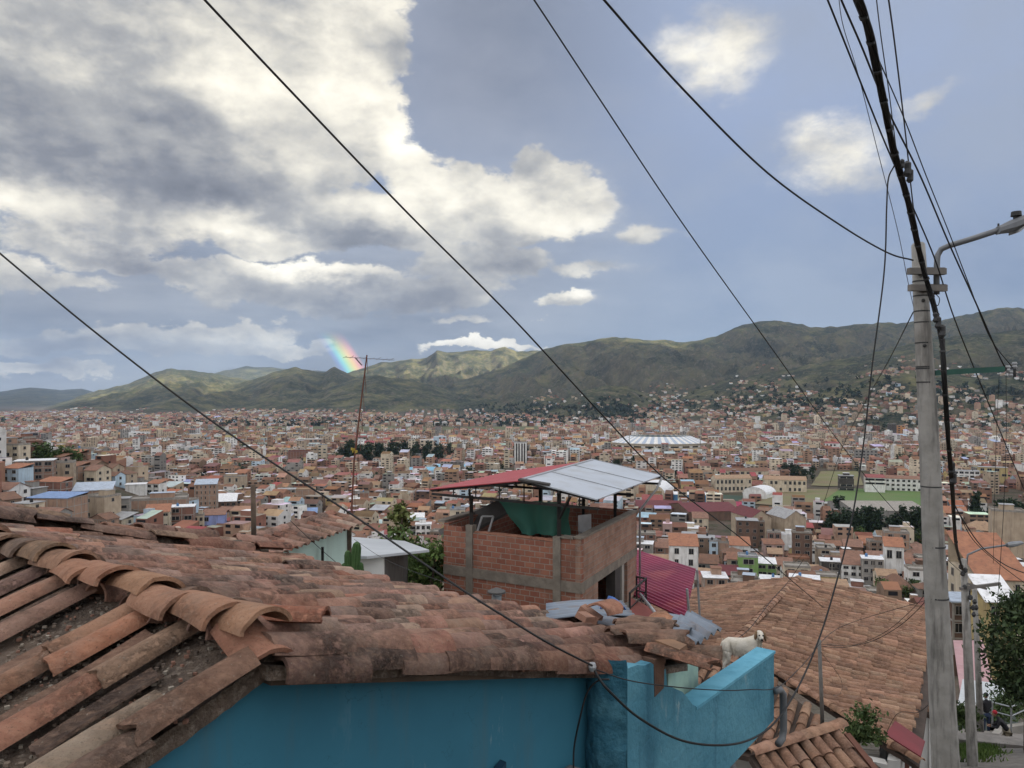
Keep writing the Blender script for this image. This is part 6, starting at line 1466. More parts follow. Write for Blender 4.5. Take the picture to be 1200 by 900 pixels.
# green bracket with insulator spools
gb = empty('wire_bracket', at(1097, 436, Y0 - .02), 0, 'green steel bracket bearing wires, fixed on the near concrete pole', 'bracket')
def gp_(px, py, Y=Y0 - .02): return at(px, py, Y) - gb.location
MB().bar(gp_(1095, 437), gp_(1176, 432.5), .05, .065).build('arm', surf('green_paint', (.035, .11, .085), (.03, .085, .07), rough=.6, bmp=.1), gb)
mb = MB(); mb.bar(gp_(1175, 431), gp_(1190, 438), .03); mb.bar(gp_(1189, 426), gp_(1189, 442), .02); mb.bar(gp_(1170, 436), gp_(1189, 430), .02); mb.build('end_iron', dkm, gb)
for px, py in ((1181, 432), (1189, 428), (1184, 438)): mb = MB(); p = gp_(px, py); mb.tube([p - Z * .04, p - Z * .02, p, p + Z * .02, p + Z * .04], [.02, .032, .022, .032, .02], 10); mb.build('insulator', surf('porcelain', (.35, .36, .37), rough=.3, bmp=0), gb)
# street lamp
lampg = surf('lamp_grey', (.20, .21, .22), (.15, .155, .165), rough=.5, metal=.3, bmp=.05)
sl_ = empty('street_lamp', at(1097, 340, Y0), 0, 'grey street lamp on a curved arm at the top of the near concrete pole', 'street lamp')
def lp(px, py, Y): return at(px, py, Y) - sl_.location
MB().tube([lp(1097.5, 345, Y0), lp(1097.5, 318, Y0), lp(1098.5, 300, Y0), lp(1103, 292, Y0), lp(1112, 288, Y0 - .1), lp(1140, 279.5, Y0 - .3), lp(1172, 269, Y0 - .5)], .034, 12).build('arm', lampg, sl_, smooth=True)
mb = MB(); h0, h1, h2 = lp(1169, 270, Y0 - .5), lp(1185, 265, Y0 - .6), lp(1212, 254, Y0 - .75)
def hull(mb, secs):
    b = len(mb.v); n = 8; vs = []
    for c, w_, h_ in secs:
        for k in range(n): a = 2 * math.pi * (k + .5) / n; vs.append(c + Vector((0, math.cos(a) * w_, 0)) + Z * math.sin(a) * h_)
    fs = [tuple(range(n))[::-1], tuple((len(secs) - 1) * n + k for k in range(n))]
    for i in range(len(secs) - 1):
        for k in range(n): fs.append((i * n + k, i * n + (k + 1) % n, (i + 1) * n + (k + 1) % n, (i + 1) * n + k))
    mb.add(vs, fs)
hull(mb, [(h0, .06, .05), (h0.lerp(h1, .5), .075, .06), (h1, .11, .075), (h1.lerp(h2, .4), .13, .075), (h2, .10, .05)]); mb.build('lamp_head', lampg, sl_)
mb = MB(); mb.slab([h1 + Vector((.03, -.09, -.06)), h2 + Vector((-.05, -.08, -.03)), h2 + Vector((-.05, .08, -.03)), h1 + Vector((.03, .09, -.06))], -Z * .03); mb.build('lens', surf('lamp_lens', (.45, .46, .47), rough=.25, bmp=0), sl_)
mb = MB(); pc_ = h1.lerp(h2, .22) + Z * .055; mb.tube([pc_, pc_ + Z * .03, pc_ + Z * .035, pc_ + Z * .085], [.03, .03, .055, .05], 14); mb.build('photocell', dkm, sl_)
mb = MB(); mb.bar(lp(1170, 267, Y0 - .5), lp(1170, 262, Y0 - .5), .015); mb.build('clamp', dkm, sl_)
# second and third poles with a lower lamp
sp = empty('concrete_pole', at(1139, 935, 21.0), 0, 'middle one of the concrete poles, farther down the steps', 'utility pole')
def s2(px, py, Y=21.0): return at(px, py, Y) - sp.location
MB().tube([s2(1129, 655), s2(1134, 760), s2(1140, 900), s2(1142, 960)], [.085, .115, .145, .15], 16).build('shaft', pole_conc, sp, smooth=True)
mb = MB(); mb.bar(s2(1125, 690, 20.85), s2(1172, 684, 20.85), .08); mb.bar(s2(1134, 684, 20.85), s2(1156, 690, 20.85), .06); mb.build('crossarm', weather, sp)
mb = MB()
for px, py in ((1128, 672), (1131, 668), (1130, 688), (1137, 700), (1140, 712), (1126, 664)): mb = MB(); mb.tube([s2(px, py + 3, 20.85), s2(px, py + 1.5, 20.85), s2(px + .5, py - 1.5, 20.85), s2(px + .5, py - 3, 20.85)], [.03, .065, .055, .02], 8); mb.build('connector', dkm, sp)
sp3 = empty('concrete_pole', at(1152, 870, 30.0), 0, 'farthest and thinnest of the concrete poles, beside the standing person', 'utility pole')
def s3(px, py, Y=30.0): return at(px, py, Y) - sp3.location
MB().tube([s3(1142, 690), s3(1146, 780), s3(1150, 875)], [.09, .11, .13], 14).build('shaft', pole_conc, sp3, smooth=True)
mb = MB()
for px, py in ((1142, 705), (1144, 712), (1141, 720)): mb = MB(); mb.tube([s3(px, py + 3, 29.8), s3(px, py, 29.8), s3(px + .5, py - 3, 29.8)], [.04, .09, .03], 8); mb.build('connector', dkm, sp3)
sl2 = empty('street_lamp', at(1136, 650, 21), 0, 'lower street lamp reaching right from the middle concrete pole', 'street lamp')
def l2(px, py, Y=21.0): return at(px, py, Y) - sl2.location
MB().tube([l2(1132, 665), l2(1134, 650), l2(1150, 643), l2(1182, 638.5)], .028, 10).build('arm', lampg, sl2, smooth=True)
mb = MB(); hull(mb, [(l2(1180, 639), .07, .06), (l2(1186, 638), .12, .08), (l2(1197, 636), .10, .05)]); mb.build('lamp_head', surf('lamp_pale', (.22, .23, .24), rough=.4, bmp=0), sl2)

# ------------------------------------------------------------------ street corner at the lower right
asph = surf('cobbled_path', (.19, .175, .16), (.13, .12, .11), scale=2.5, rough=.95, bmp=.8, bdist=.03, dirt=(.08, .075, .06), dirt_amt=.5)
def path():
    vs = []; fs = []; n, m = 30, 6
    for i in range(n + 1):
        f = i / n; Y = 12 + 24 * f; cx = (1118 + 70 * f - HX) / F * Y
        for j in range(m + 1): x = cx + (j / m - .5) * (4.5 + 2 * f); vs.append((x, Y, Hs(x, Y) + .06))
    for i in range(n):
        for j in range(m): fs.append((i * (m + 1) + j, i * (m + 1) + j + 1, (i + 1) * (m + 1) + j + 1, (i + 1) * (m + 1) + j))
    o = MB().add(vs, fs).build('path', asph, smooth=True); tag(o, kind='structure')
path()
G31 = Hs(19, 31)
def steps():
    mb = MB(); 
    for k in range(7):
        Y = 27.2 + k * .5; x = (1186 - HX) / F * Y; mb.box((x, Y, Hs(x, Y) + .10), (3.6, .55, .34), rz=-.25)
    o = mb.build('stone_steps', surf('step_stone', (.24, .22, .20), (.17, .155, .14), scale=3, bmp=.6)); tag(o, kind='structure')
    kb = MB(); 
    pts = [at(1163, 880, 27.5), at(1166, 866, 29.5), at(1172, 857, 31), at(1205, 852, 32)]
    for p, q in zip(pts, pts[1:]): kb.bar(p, q, .25, .35)
    o = kb.build('kerb', conc); tag(o, kind='structure')
steps()
# ------------------------------------------------------------------ cables: each a thing of its own
cable_mat = surf('cable_black', (.012, .012, .013), (.02, .02, .02), rough=.55, bmp=0)
grey_cable = surf('cable_grey', (.06, .062, .068), (.04, .04, .045), rough=.5, bmp=0)
def spline(pts, n=8):
    """Catmull-Rom through the points"""
    P = [Vector(p) for p in pts]; P = [P[0] * 2 - P[1]] + P + [P[-1] * 2 - P[-2]]; out = []
    for i in range(1, len(P) - 2):
        a, b, c, d = P[i - 1:i + 3]
        for k in range(n):
            t = k / n; out.append(.5 * ((2 * b) + (c - a) * t + (2 * a - 5 * b + 4 * c - d) * t * t + (3 * b - 3 * c + d - a) * t ** 3))
    out.append(P[-2]); return out
def cable(label, pts, r, name='power_cable', cat='cable', mat=None, n=10, group=None):
    p = spline([at(*q) for q in pts], n); o0 = p[len(p) // 2]
    mb = MB(); mb.tube([q - o0 for q in p], r * .84, 7); o = mb.build(name, mat or cable_mat, smooth=True, loc=o0); tag(o, label, cat, group); return o
cable('black cable sweeping from top centre-left down to the tiled roof on the right', [(225, -18, 5.2), (240, 0, 5.3), (360, 127, 6.0), (480, 252, 6.9), (600, 372, 8.0), (700, 480, 9.2), (780, 562, 10.6), (870, 632, 13.0), (945, 695, 17.0), (965, 712, 20.0)], .0115)
cable('black cable from left edge down across the city to the rough turquoise corner', [(-30, 270, 4.2), (0, 297, 4.2), (120, 396, 4.2), (260, 502, 4.1), (420, 608, 3.95), (540, 690, 3.65), (600, 728, 3.58), (645, 755, 3.62), (694, 780, 3.86)], .0066)
cable('thin black cable from top centre running behind the canopy side to the pole', [(612, -18, 6.5), (626, 0, 6.6), (700, 112, 7.4), (800, 262, 8.8), (900, 402, 11), (985, 520, 14), (1052, 602, 18), (1128, 672, 20.6)], .009)
cable('black cable from top right of centre ending at the near pole top', [(692, -18, 5.5), (708, 0, 5.6), (800, 104, 6.3), (900, 203, 7.2), (985, 264, 8.1), (1040, 296, 8.7), (1070, 305, 8.95)], .0115)
# the thick bundle that comes down past the pole
bund = [(996, -20, 5.2), (1006, 0, 5.3), (1022, 55, 5.8), (1037, 125, 6.4), (1050, 185, 7.0), (1063, 232, 7.6), (1072, 272, 8.1), (1081, 310, 8.6), (1093, 352, 8.8), (1103, 395, 8.8), (1106, 440, 8.8), (1110, 500, 9.2), (1116, 570, 10.5), (1121, 640, 14), (1128, 668, 20.7)]
rr_ = [.032] * 40 + [.034] * 20
def bundle():
    p = spline([at(*q) for q in bund], 10); o0 = p[60]; r7 = random.Random(2)
    root = empty('cable_bundle', o0, 0, 'thick twisted bundle of black cables coming down past the near pole', 'cable bundle')
    for s in range(7):
        a0 = s * .9; pts = []
        for i, q in enumerate(p):
            f = i / len(p); rad = .010 + .012 * (s > 0) * (1 - .3 * f) + .004 * math.sin(i * .3 + s); a = a0 + i * .16
            pts.append(q - o0 + Vector((math.cos(a) * rad, math.sin(a) * rad, 0)))
        MB().tube(pts, .0092 + .003 * (s % 3 == 0), 6).build('strand', cable_mat, root, smooth=True)
    mb = MB()
    for i in list(range(4, len(p) - 6, 5)): q = p[i] - o0; d = (p[i + 1] - p[i - 1]).normalized(); mb.tube([q - d * .012, q + d * .012], .034, 8)
    mb.build('cable_tie', dkm, root)
    for px, py, Y, s_ in ((1063, 198, 7.15, .05), (1066, 206, 7.2, .045), (1057, 192, 7.1, .03), (1099, 378, 8.75, .05), (1104, 388, 8.75, .05), (1096, 372, 8.75, .04), (1104, 402, 8.8, .045), (1115, 548, 10, .06), (1117, 560, 10.2, .06)):
        c_ = at(px, py, Y) - o0; mb = MB(); mb.tube([c_ - Z * s_ * 1.5, c_ - Z * s_, c_ + Vector((.008, 0, .0)), c_ + Z * s_, c_ + Z * s_ * 1.5], [s_ * .3, s_ * .75, s_ * .6, s_ * .75, s_ * .3], 8); mb.build('splice_box', dkm, root)
bundle()
cable('outer left cable of the group above the pole, top right', [(962, -18, 6.0), (970, 0, 6.1), (1000, 75, 6.6), (1030, 150, 7.2), (1046, 188, 7.6), (1062, 225, 7.9), (1095, 302, 8.6), (1118, 372, 9.4), (1150, 452, 10.6), (1205, 585, 13)], .0095)
cable('straight cable right of the bundle running down to the green bracket', [(980, -18, 6.0), (986, 0, 6.1), (1010, 55, 6.6), (1040, 128, 7.2), (1078, 205, 7.9), (1112, 285, 8.5), (1145, 358, 8.8), (1170, 415, 8.95), (1181, 436, 9.0)], .0105)
cable('thin cable crossing right behind the bundle to the green bracket end', [(1000, 0, 6.4), (1021, 50, 6.8), (1058, 135, 7.4), (1085, 205, 8.0), (1112, 272, 8.5), (1135, 332, 8.8), (1160, 395, 8.9), (1186, 430, 9.0)], .0068)
cable('thin grey wire left of the bundle fading down to the pole', [(982, -10, 8.6), (988, 30, 8.8), (1005, 85, 9.2), (1028, 175, 9.8), (1052, 270, 10.6), (1064, 330, 11.2), (1072, 366, 11.6)], .0055, mat=grey_cable)
cable('grey paired wire nearest right of the bundle at the top', [(1026, -10, 6.4), (1032, 40, 6.7), (1042, 110, 7.2), (1052, 185, 7.8), (1064, 250, 8.4), (1074, 290, 8.9)], .006, mat=grey_cable)
cable('grey steel wire coming straight down to the pole top, right one', [(1040, -10, 6.2), (1047, 40, 6.6), (1055, 105, 7.1), (1062, 165, 7.7), (1069, 232, 8.3), (1076, 286, 8.95)], .0085, mat=grey_cable)
cable('slack loop of black wire hanging from the bundle down to the turquoise corner', [(1048, 194, 7.1), (1041, 210, 7.1), (1039, 245, 7.1), (1036, 320, 7.1), (1022, 430, 7.0), (1012, 520, 6.9), (998, 610, 6.7), (978, 690, 6.5), (960, 748, 6.3), (938, 800, 6.0), (912, 842, 5.5), (885, 864, 5.1), (850, 873, 4.7), (800, 868, 4.3), (750, 842, 4.0), (716, 812, 3.85), (702, 795, 3.85), (694, 780, 3.88)], .0085)
cable('thin wire drooping from the turquoise corner along the parapet to the right', [(696, 784, 3.88), (740, 798, 3.95), (800, 806, 4.3), (850, 809, 4.75), (880, 808, 5.2), (912, 805, 5.7), (940, 780, 7.0), (985, 735, 9.5), (1090, 702, 9.0)], .004)
cable('short black wire hanging down the turquoise corner to the bottom', [(714, 796, 3.86), (700, 798, 3.88), (688, 812, 3.9), (680, 840, 3.9), (673, 875, 3.95), (672, 905, 3.95)], .006)
cable('cable from the middle pole rising behind the near pole to upper left', [(930, 660, 30), (948, 640, 28), (962, 600, 25), (985, 530, 21), (1010, 478, 18), (1040, 425, 14), (1070, 366, 9.4)], .009)
cable('wires sagging from the middle pole to the right edge', [(1118, 590, 12), (1126, 605, 12.3), (1150, 640, 13), (1178, 662, 13.6), (1210, 675, 14)], .011)
cable('second sagging wire just under the other at the right edge', [(1122, 598, 12), (1140, 632, 12.5), (1170, 660, 13.2), (1210, 690, 14)], .008)
cable('vertical thin drop wire at far right below the green bracket', [(1179, 436, 9), (1179, 520, 9), (1176, 600, 9), (1170, 690, 9.2), (1166, 740, 9.5)], .004)
cable('dark thin wire dropping left of the other one below the green bracket', [(1171, 437, 9), (1168, 500, 9.1), (1166, 560, 9.3), (1164, 660, 9.8)], .003)
cable('drooping service wire on the tiled roof towards the near pole', [(962, 757, 12.1), (985, 759, 12), (1020, 752, 11.4), (1052, 735, 10.6), (1078, 712, 9.8), (1088, 698, 9.3)], .0055)
cable('twin drooping service wire just above the other on the tiled roof', [(962, 755, 12.1), (1000, 756, 11.8), (1035, 742, 11.1), (1065, 718, 10.1), (1088, 692, 9.3)], .0045)
cable('thin wire from steel mast up the tiled slope', [(962, 764, 12.1), (985, 795, 13.5), (985, 812, 13.4), (976, 815, 13.2)], .004)
cable('thin wire lying down the ridge of the right tiled roof', [(942, 655, 24), (925, 680, 24), (902, 706, 22), (880, 735, 20), (862, 750, 19)], .011)
cable('short wire at the eave of the right tiled roof', [(1030, 880, 14.5), (1050, 838, 14), (1075, 835, 12), (1092, 822, 9.4)], .0055)
cable('thin wire across the mint wall, upper one', [(340, 610, 9), (372, 640, 9.5), (395, 660, 10), (405, 668, 10.2)], .0045)
cable('thin wire from the white annexe to the near eave', [(415, 632, 12), (445, 652, 11), (480, 668, 9.5), (540, 690, 7.5), (600, 728, 5.6)], .0035)
cable('small black lead on the pole under the street lamp', [(1097, 345, 8.9), (1101, 350, 8.85), (1099, 358, 8.85), (1094, 354, 8.82)], .006)
# insulator on the turquoise corner
ins = MB(); p0_ = at(694, 781, 3.88)
ins.tube([p0_ + Vector((.0, .26, 0)), p0_], .012, 6); ins.tube([p0_ + Vector((0, -.005, -.02)), p0_ + Vector((0, -.005, 0)), p0_ + Vector((0, -.005, .02))], [.016, .022, .016], 8)
o = ins.build('wire_anchor', galv); tag(o, 'pale wire anchor on the rough corner of the turquoise wall', 'anchor')
# ------------------------------------------------------------------ trees and plants
def leaf_mat(name, c1, c2):
    m, t, b = new_mat(name); a = t.new('ShaderNodeAttribute'); a.attribute_name = 'tint'
    ob = t.new('ShaderNodeTexCoord').outputs['Object']
    col = t.mix(1.0, t.mix(t.remap(t.noise(ob, 1.2, 3), .35, .65), c1, c2), a.outputs['Color'], 'MULTIPLY')
    t.put(b.inputs['Base Color'], col); b.inputs['Roughness'].default_value = .7; b.inputs['Specular IOR Level'].default_value = .2
    return m
LM = dict(dark=leaf_mat('leaf_dark', (.020, .036, .022), (.034, .052, .026)), mid=leaf_mat('leaf_mid', (.045, .075, .025), (.07, .10, .035)), olive=leaf_mat('leaf_olive', (.11, .135, .045), (.15, .16, .06)), fresh=leaf_mat('leaf_fresh', (.065, .115, .034), (.11, .16, .05)), street=leaf_mat('leaf_street', (.03, .05, .024), (.06, .085, .035)), grey=leaf_mat('leaf_grey', (.05, .065, .042), (.08, .08, .05)))
bark = surf('bark', (.11, .08, .06), (.07, .05, .04), scale=4, bmp=.6)
def crown_mesh(h0, h1, rad, n, size, seed, shape='round', clumps=26):
    r = random.Random(seed); mb = MB(); cl = []
    for i in range(clumps):
        f = r.random()
        if shape == 'cone': z = h0 + (h1 - h0) * f; rr = rad * (1 - f) ** .8 * r.uniform(.3, 1)
        elif shape == 'column': z = h0 + (h1 - h0) * f; rr = rad * math.sin(math.pi * min(.95, f * .85 + .1)) * r.uniform(.2, 1)
        else: z = h0 + (h1 - h0) * f; rr = rad * math.sqrt(max(.05, 1 - (2 * f - 1) ** 2)) * math.sqrt(r.random())
        a = r.uniform(0, 6.283); cl.append((Vector((rr * math.cos(a), rr * math.sin(a), z)), r.uniform(.6, 1.35)))
    sg = rad * (.28 if shape == 'round' else .24)
    for i in range(n):
        c, b = cl[i % clumps]; p = c + Vector((r.gauss(0, sg), r.gauss(0, sg), r.gauss(0, sg * .7)))
        if p.z < h0 * .8: p.z = h0 + abs(p.z - h0)
        nrm = Vector((r.gauss(0, 1), r.gauss(0, 1), r.gauss(.4, 1))).normalized(); u = nrm.orthogonal().normalized(); v = nrm.cross(u); s = size * r.uniform(.6, 1.4)
        k = b * r.uniform(.75, 1.25); col = (k * r.uniform(.9, 1.1), k, k * r.uniform(.8, 1.1))
        a = r.uniform(0, 6.28); u2 = u * math.cos(a) + v * math.sin(a); v2 = nrm.cross(u2)
        mb.add([p - u2 * s, p - v2 * s * .45, p + u2 * s, p + v2 * s * .45], [(0, 1, 2, 3)], 0, col)
    return mb
def trunk_mb(h, r0, rad, seed, limbs=5):
    r = random.Random(seed); mb = MB(); b = r.uniform(-.05, .05) * h
    mb.tube([(0, 0, -.6), (b * .3, 0, h * .3), (b, b * .5, h * .65), (b * 1.2, b, h * .92)], [r0, r0 * .8, r0 * .5, r0 * .15], 8)
    for i in range(limbs):
        a = r.uniform(0, 6.28); z = h * r.uniform(.3, .7); e = rad * r.uniform(.5, .85)
        mb.tube([(b * .5, 0, z), (e * .5 * math.cos(a), e * .5 * math.sin(a), z + h * .1), (e * math.cos(a), e * math.sin(a), z + h * .2)], [r0 * .4, r0 * .28, r0 * .08], 5)
    return mb
def tree(name, loc, h, rad, leafm, label, n=1800, size=.14, shape='round', clumps=30, seed=1, h0=None, cat='tree', group=None):
    root = empty(name, loc, random.Random(seed).uniform(0, 6), label, cat, group)
    trunk_mb(h, h * .022 + .02, rad, seed).build('trunk', bark, root)
    crown_mesh(h * .25 if h0 is None else h0, h, rad, n, size, seed, shape, clumps).build('crown', leafm, root); return root
# tall loose tree and the bushes behind the white annexe
tree('tall_tree', at(468, 790, 22.5), (790 - 590) / F * 22.5, .40, LM['olive'], 'tall slender olive green tree rising behind the white annexe', n=2600, size=.085, shape='column', clumps=60, seed=4, h0=1.6)
for px, py, Y, h, rd_, sd in ((470, 760, 20.5, 3.0, .85, 5), (505, 770, 19.5, 2.9, .75, 6)):
    tree('bush', at(px, py, Y), h, rd_, LM['fresh'], ['dense green bush under the slender tree behind the white annexe', 'green bush touching the left wall of the brick house'][sd - 5], n=4200, size=.075, clumps=34, seed=sd, h0=.2, cat='bush')
# big tree at the right edge
tree('street_tree', at(1204, 872, 26.0), (872 - 706) / F * 26.0, 1.15, LM['street'], 'dark leafy tree at the right edge above the crouching person', n=7000, size=.10, clumps=44, seed=11, h0=1.7)
# tuft of plants on the eave
o = crown_mesh(0, .5, .36, 1400, .05, 12, clumps=20).build('roof_plant', LM['mid'], loc=at(1013, 866, 14.4)); tag(o, 'green tuft of plants growing on the tiled eave above the awning', 'plant')
# hedges and weeds on the corner
for i, (px, py, Y, s, lb) in enumerate(((1172, 842, 32.5, .8, 'low green shrub behind the crouching person'), (1190, 838, 33.5, .9, 'low green shrub at right edge behind the railing'), (1128, 850, 27, .55, 'low shrub between near and middle pole'))):
    o = crown_mesh(0, s * 1.1, s, 1100, .07, 40 + i, clumps=16).build('shrub', LM['mid'], loc=at(px, py, Y)); tag(o, lb, 'shrub')
def grass():
    mb = MB(); r = random.Random(3)
    for i in range(9000):
        Y = min(33, max(22, r.gauss(28, 2.2))); px = r.gauss(1143, 13 + 4 * math.sin(Y * 2.1)); x = (px - HX) / F * Y; z = Hs(x, Y); s = r.uniform(.08, .24); a = r.uniform(0, 6.28); k = r.uniform(.6, 1.3)
        d = Vector((math.cos(a) * .03, math.sin(a) * .03, 0)); l_ = Vector((r.gauss(0, .05), r.gauss(0, .05), s)); p = Vector((x, Y, z + .05)); mb.add([p - d, p + d, p + l_], [(0, 1, 2)], 0, (k, k, k * .8))
    o = mb.build('grass', LM['fresh']); tag(o, kind='stuff')
grass()
# ---- town trees: three kinds, copied
KIND = {}
for nm, (h0_, h1_, rad, n, size, shape, lm) in dict(conifer=(1.5, 15, 3.4, 520, .95, 'cone', 'dark'), eucalyptus=(4, 16, 3.2, 420, .9, 'round', 'dark'), leafy=(2, 9, 3.6, 380, .85, 'round', 'mid')).items():
    for v in range(2):
        root = empty(nm + '_tree', (0, 0, 0)); trunk_mb(h1_ * .9, .28, rad, 70 + v, 4).build('trunk', bark, root)
        crown_mesh(h0_, h1_, rad, n, size, 90 + v, shape, 26).build('crown', LM[lm], root); KIND[nm, v] = root
USED = set()
def town_tree(kind, x, y, z, sc, label, group, sy=1.0):
    v = rng.randint(0, 1); k = (kind, v)
    if k not in USED: o = KIND[k]; USED.add(k)
    else: o = copy_tree(KIND[k])
    o.location = (x, y, z); o.scale = (sc, sc, sc * sy); o.rotation_euler = (0, 0, rng.uniform(0, 6.28)); tag(o, label, 'tree', group); return o
def row(kind, pix, n, sc, label, group, jit=6, Hpx=None):
    for i in range(n):
        f = (i + rng.uniform(.2, .8)) / n * (len(pix) - 1); a = int(f); g = f - a; p, q = pix[a], pix[min(a + 1, len(pix) - 1)]
        px, py = p[0] + (q[0] - p[0]) * g, p[1] + (q[1] - p[1]) * g
        x, y, z = ground_hit(px, py + rng.uniform(-1, 1)); town_tree(kind, x + rng.uniform(-jit, jit), y + rng.uniform(-jit, jit), z, sc * rng.uniform(.8, 1.2), label, group, rng.uniform(.85, 1.2))
row('eucalyptus', [(972, 632), (1005, 634), (1040, 636), (1088, 636)], 44, 1.0, 'dark tree in the dense belt below the long grey hall roof', 'trees in the belt below the grey hall', 5)
row('leafy', [(975, 640), (1030, 642), (1088, 642)], 14, .9, 'lower bushy tree along the front of the belt below the grey hall', 'bushy trees in front of the belt', 4)
row('conifer', [(1158, 618), (1180, 622), (1204, 618)], 12, 1.15, 'dark conifer in the clump at the right edge of the town', 'conifers at the right edge', 5)
row('conifer', [(1136, 606), (1150, 612)], 3, 1.0, 'dark conifer standing apart left of the right edge clump', 'conifers left of the clump', 3)
row('conifer', [(974, 605), (988, 604)], 3, .9, 'dark conifer at the lower corner of the green football field', 'conifers at the field corner', 2)
row('eucalyptus', [(402, 544), (430, 545), (470, 545), (522, 544)], 46, 1.6, 'dark tree in the long row across the middle of the town', 'trees in the long dark row', 9)
row('leafy', [(392, 541), (405, 541)], 4, 1.2, 'paler tree at the left end of the long dark row', 'paler trees at the row end', 5)
row('eucalyptus', [(918, 562), (950, 566)], 9, 1.0, 'dark tree between the cream school and the playing ground', 'trees at the playing ground', 5)
row('leafy', [(1000, 598), (1014, 598)], 2, .8, 'round tree at the football field edge left of the grey hall', 'round trees at the field edge', 2)
row('leafy', [(46, 544), (54, 546)], 3, 1.0, 'round tree on the left hillside by the slim white house', 'trees on the left hillside', 3)
row('leafy', [(66, 549), (84, 551)], 3, 1.0, 'dark tree left of the yellow building', 'trees left of the yellow building', 4)
row('leafy', [(122, 553), (138, 560)], 4, 1.0, 'round tree right of the yellow building', 'trees right of the yellow building', 4)
row('leafy', [(195, 566), (205, 566)], 2, .9, 'lone green tree among brick houses on the left', 'lone trees among the left brick houses', 2)
row('conifer', [(1180, 650), (1190, 652)], 2, .8, 'conifer before the beige flat roofed building at right', 'conifers before the beige building', 2)
row('leafy', [(1026, 706), (1082, 700)], 4, .6, 'small tree beside the low pink house past the tiled ridge', 'small trees by the pink house', 3)
row('leafy', [(282, 528), (330, 530), (310, 520)], 7, 1.2, 'dark tree scattered on the left plain', 'scattered trees on the left plain', 15)
row('leafy', [(220, 530), (290, 526)], 6, 1.1, 'dark tree by the long cream hall on the left plain', 'trees by the long cream hall', 15)
row('eucalyptus', [(1040, 552), (1080, 548), (1130, 548)], 6, 1.2, 'dark tree behind the long white school', 'trees behind the long white school', 10)
row('eucalyptus', [(690, 550), (760, 552)], 5, 1.0, 'tree right of the canopy before the stadium', 'trees before the stadium', 12)
def far_woods():
    """the dark strips of far trees that read as one mass"""
    mb = MB(); r = random.Random(8)
    spec = [(240, 640, 498.5, 3, 420), (300, 420, 510, 2, 260), (520, 760, 492, 3, 300), (560, 740, 480, 4, 240), (0, 400, 496, 3, 260), (860, 1200, 470, 14, 260), (1000, 1200, 500, 8, 160), (700, 1000, 476, 8, 160), (150, 900, 520, 14, 260), (0, 900, 545, 20, 220), (780, 1200, 540, 16, 120)]
    for x0, x1, py, dj, n in spec:
        for i in range(n):
            x, y, z = ground_hit(r.uniform(x0, x1), py + r.gauss(0, dj))
            if y < 620: continue
            if any(in_poly(HX + F * x / y, HY - F * z / y, q) for q in NOBUILD): continue
            s = r.uniform(3.0, 6.0) * (1 if y < 2500 else 1.8); k = r.uniform(.5, 1.2)
            for j in range(26):
                p = Vector((x + r.gauss(0, s * .5), y + r.gauss(0, s * .5), z + abs(r.gauss(s * .8, s * .5)))); q = s * r.uniform(.25, .5); nrm = Vector((r.gauss(0, 1), r.gauss(0, 1), r.gauss(.5, 1))).normalized(); u = nrm.orthogonal().normalized() * q; v = nrm.cross(u)
                mb.add([p - u, p - v, p + u, p + v], [(0, 1, 2, 3)], 0, (k, k, k))
    o = mb.build('far_trees', LM['dark']); tag(o, kind='stuff')
far_woods()

# ------------------------------------------------------------------ dog
def skin_body(name, joints, bones, mat, parent, sub=2, root=0):
    me = bpy.data.meshes.new(name); me.from_pydata([j[0] for j in joints], bones, []); o = link(name, me, parent)
    me.materials.append(mat); sk = o.modifiers.new('skin', 'SKIN'); sk.use_smooth_shade = True
    for i, j in enumerate(joints): me.skin_vertices[0].data[i].radius = (j[1], j[2] if len(j) > 2 else j[1])
    me.skin_vertices[0].data[root].use_root = True
    s = o.modifiers.new('sub', 'SUBSURF'); s.levels = s.render_levels = sub; return o
def fur(name, c1, c2, c3):
    m, t, b = new_mat(name); ob = t.new('ShaderNodeTexCoord').outputs['Object']
    col = t.mix(t.remap(t.noise(ob, 9, 5, .6), .4, .65), c1, c2); col = t.mix(t.remap(t.noise(ob, 34, 6, .7), .56, .72, 0, .6), col, c3)
    t.put(b.inputs['Base Color'], col); b.inputs['Roughness'].default_value = .95; b.inputs['Specular IOR Level'].default_value = .1; bump(t, b, t.noise(ob, 70, 5, .7), 1.0, .012); return m
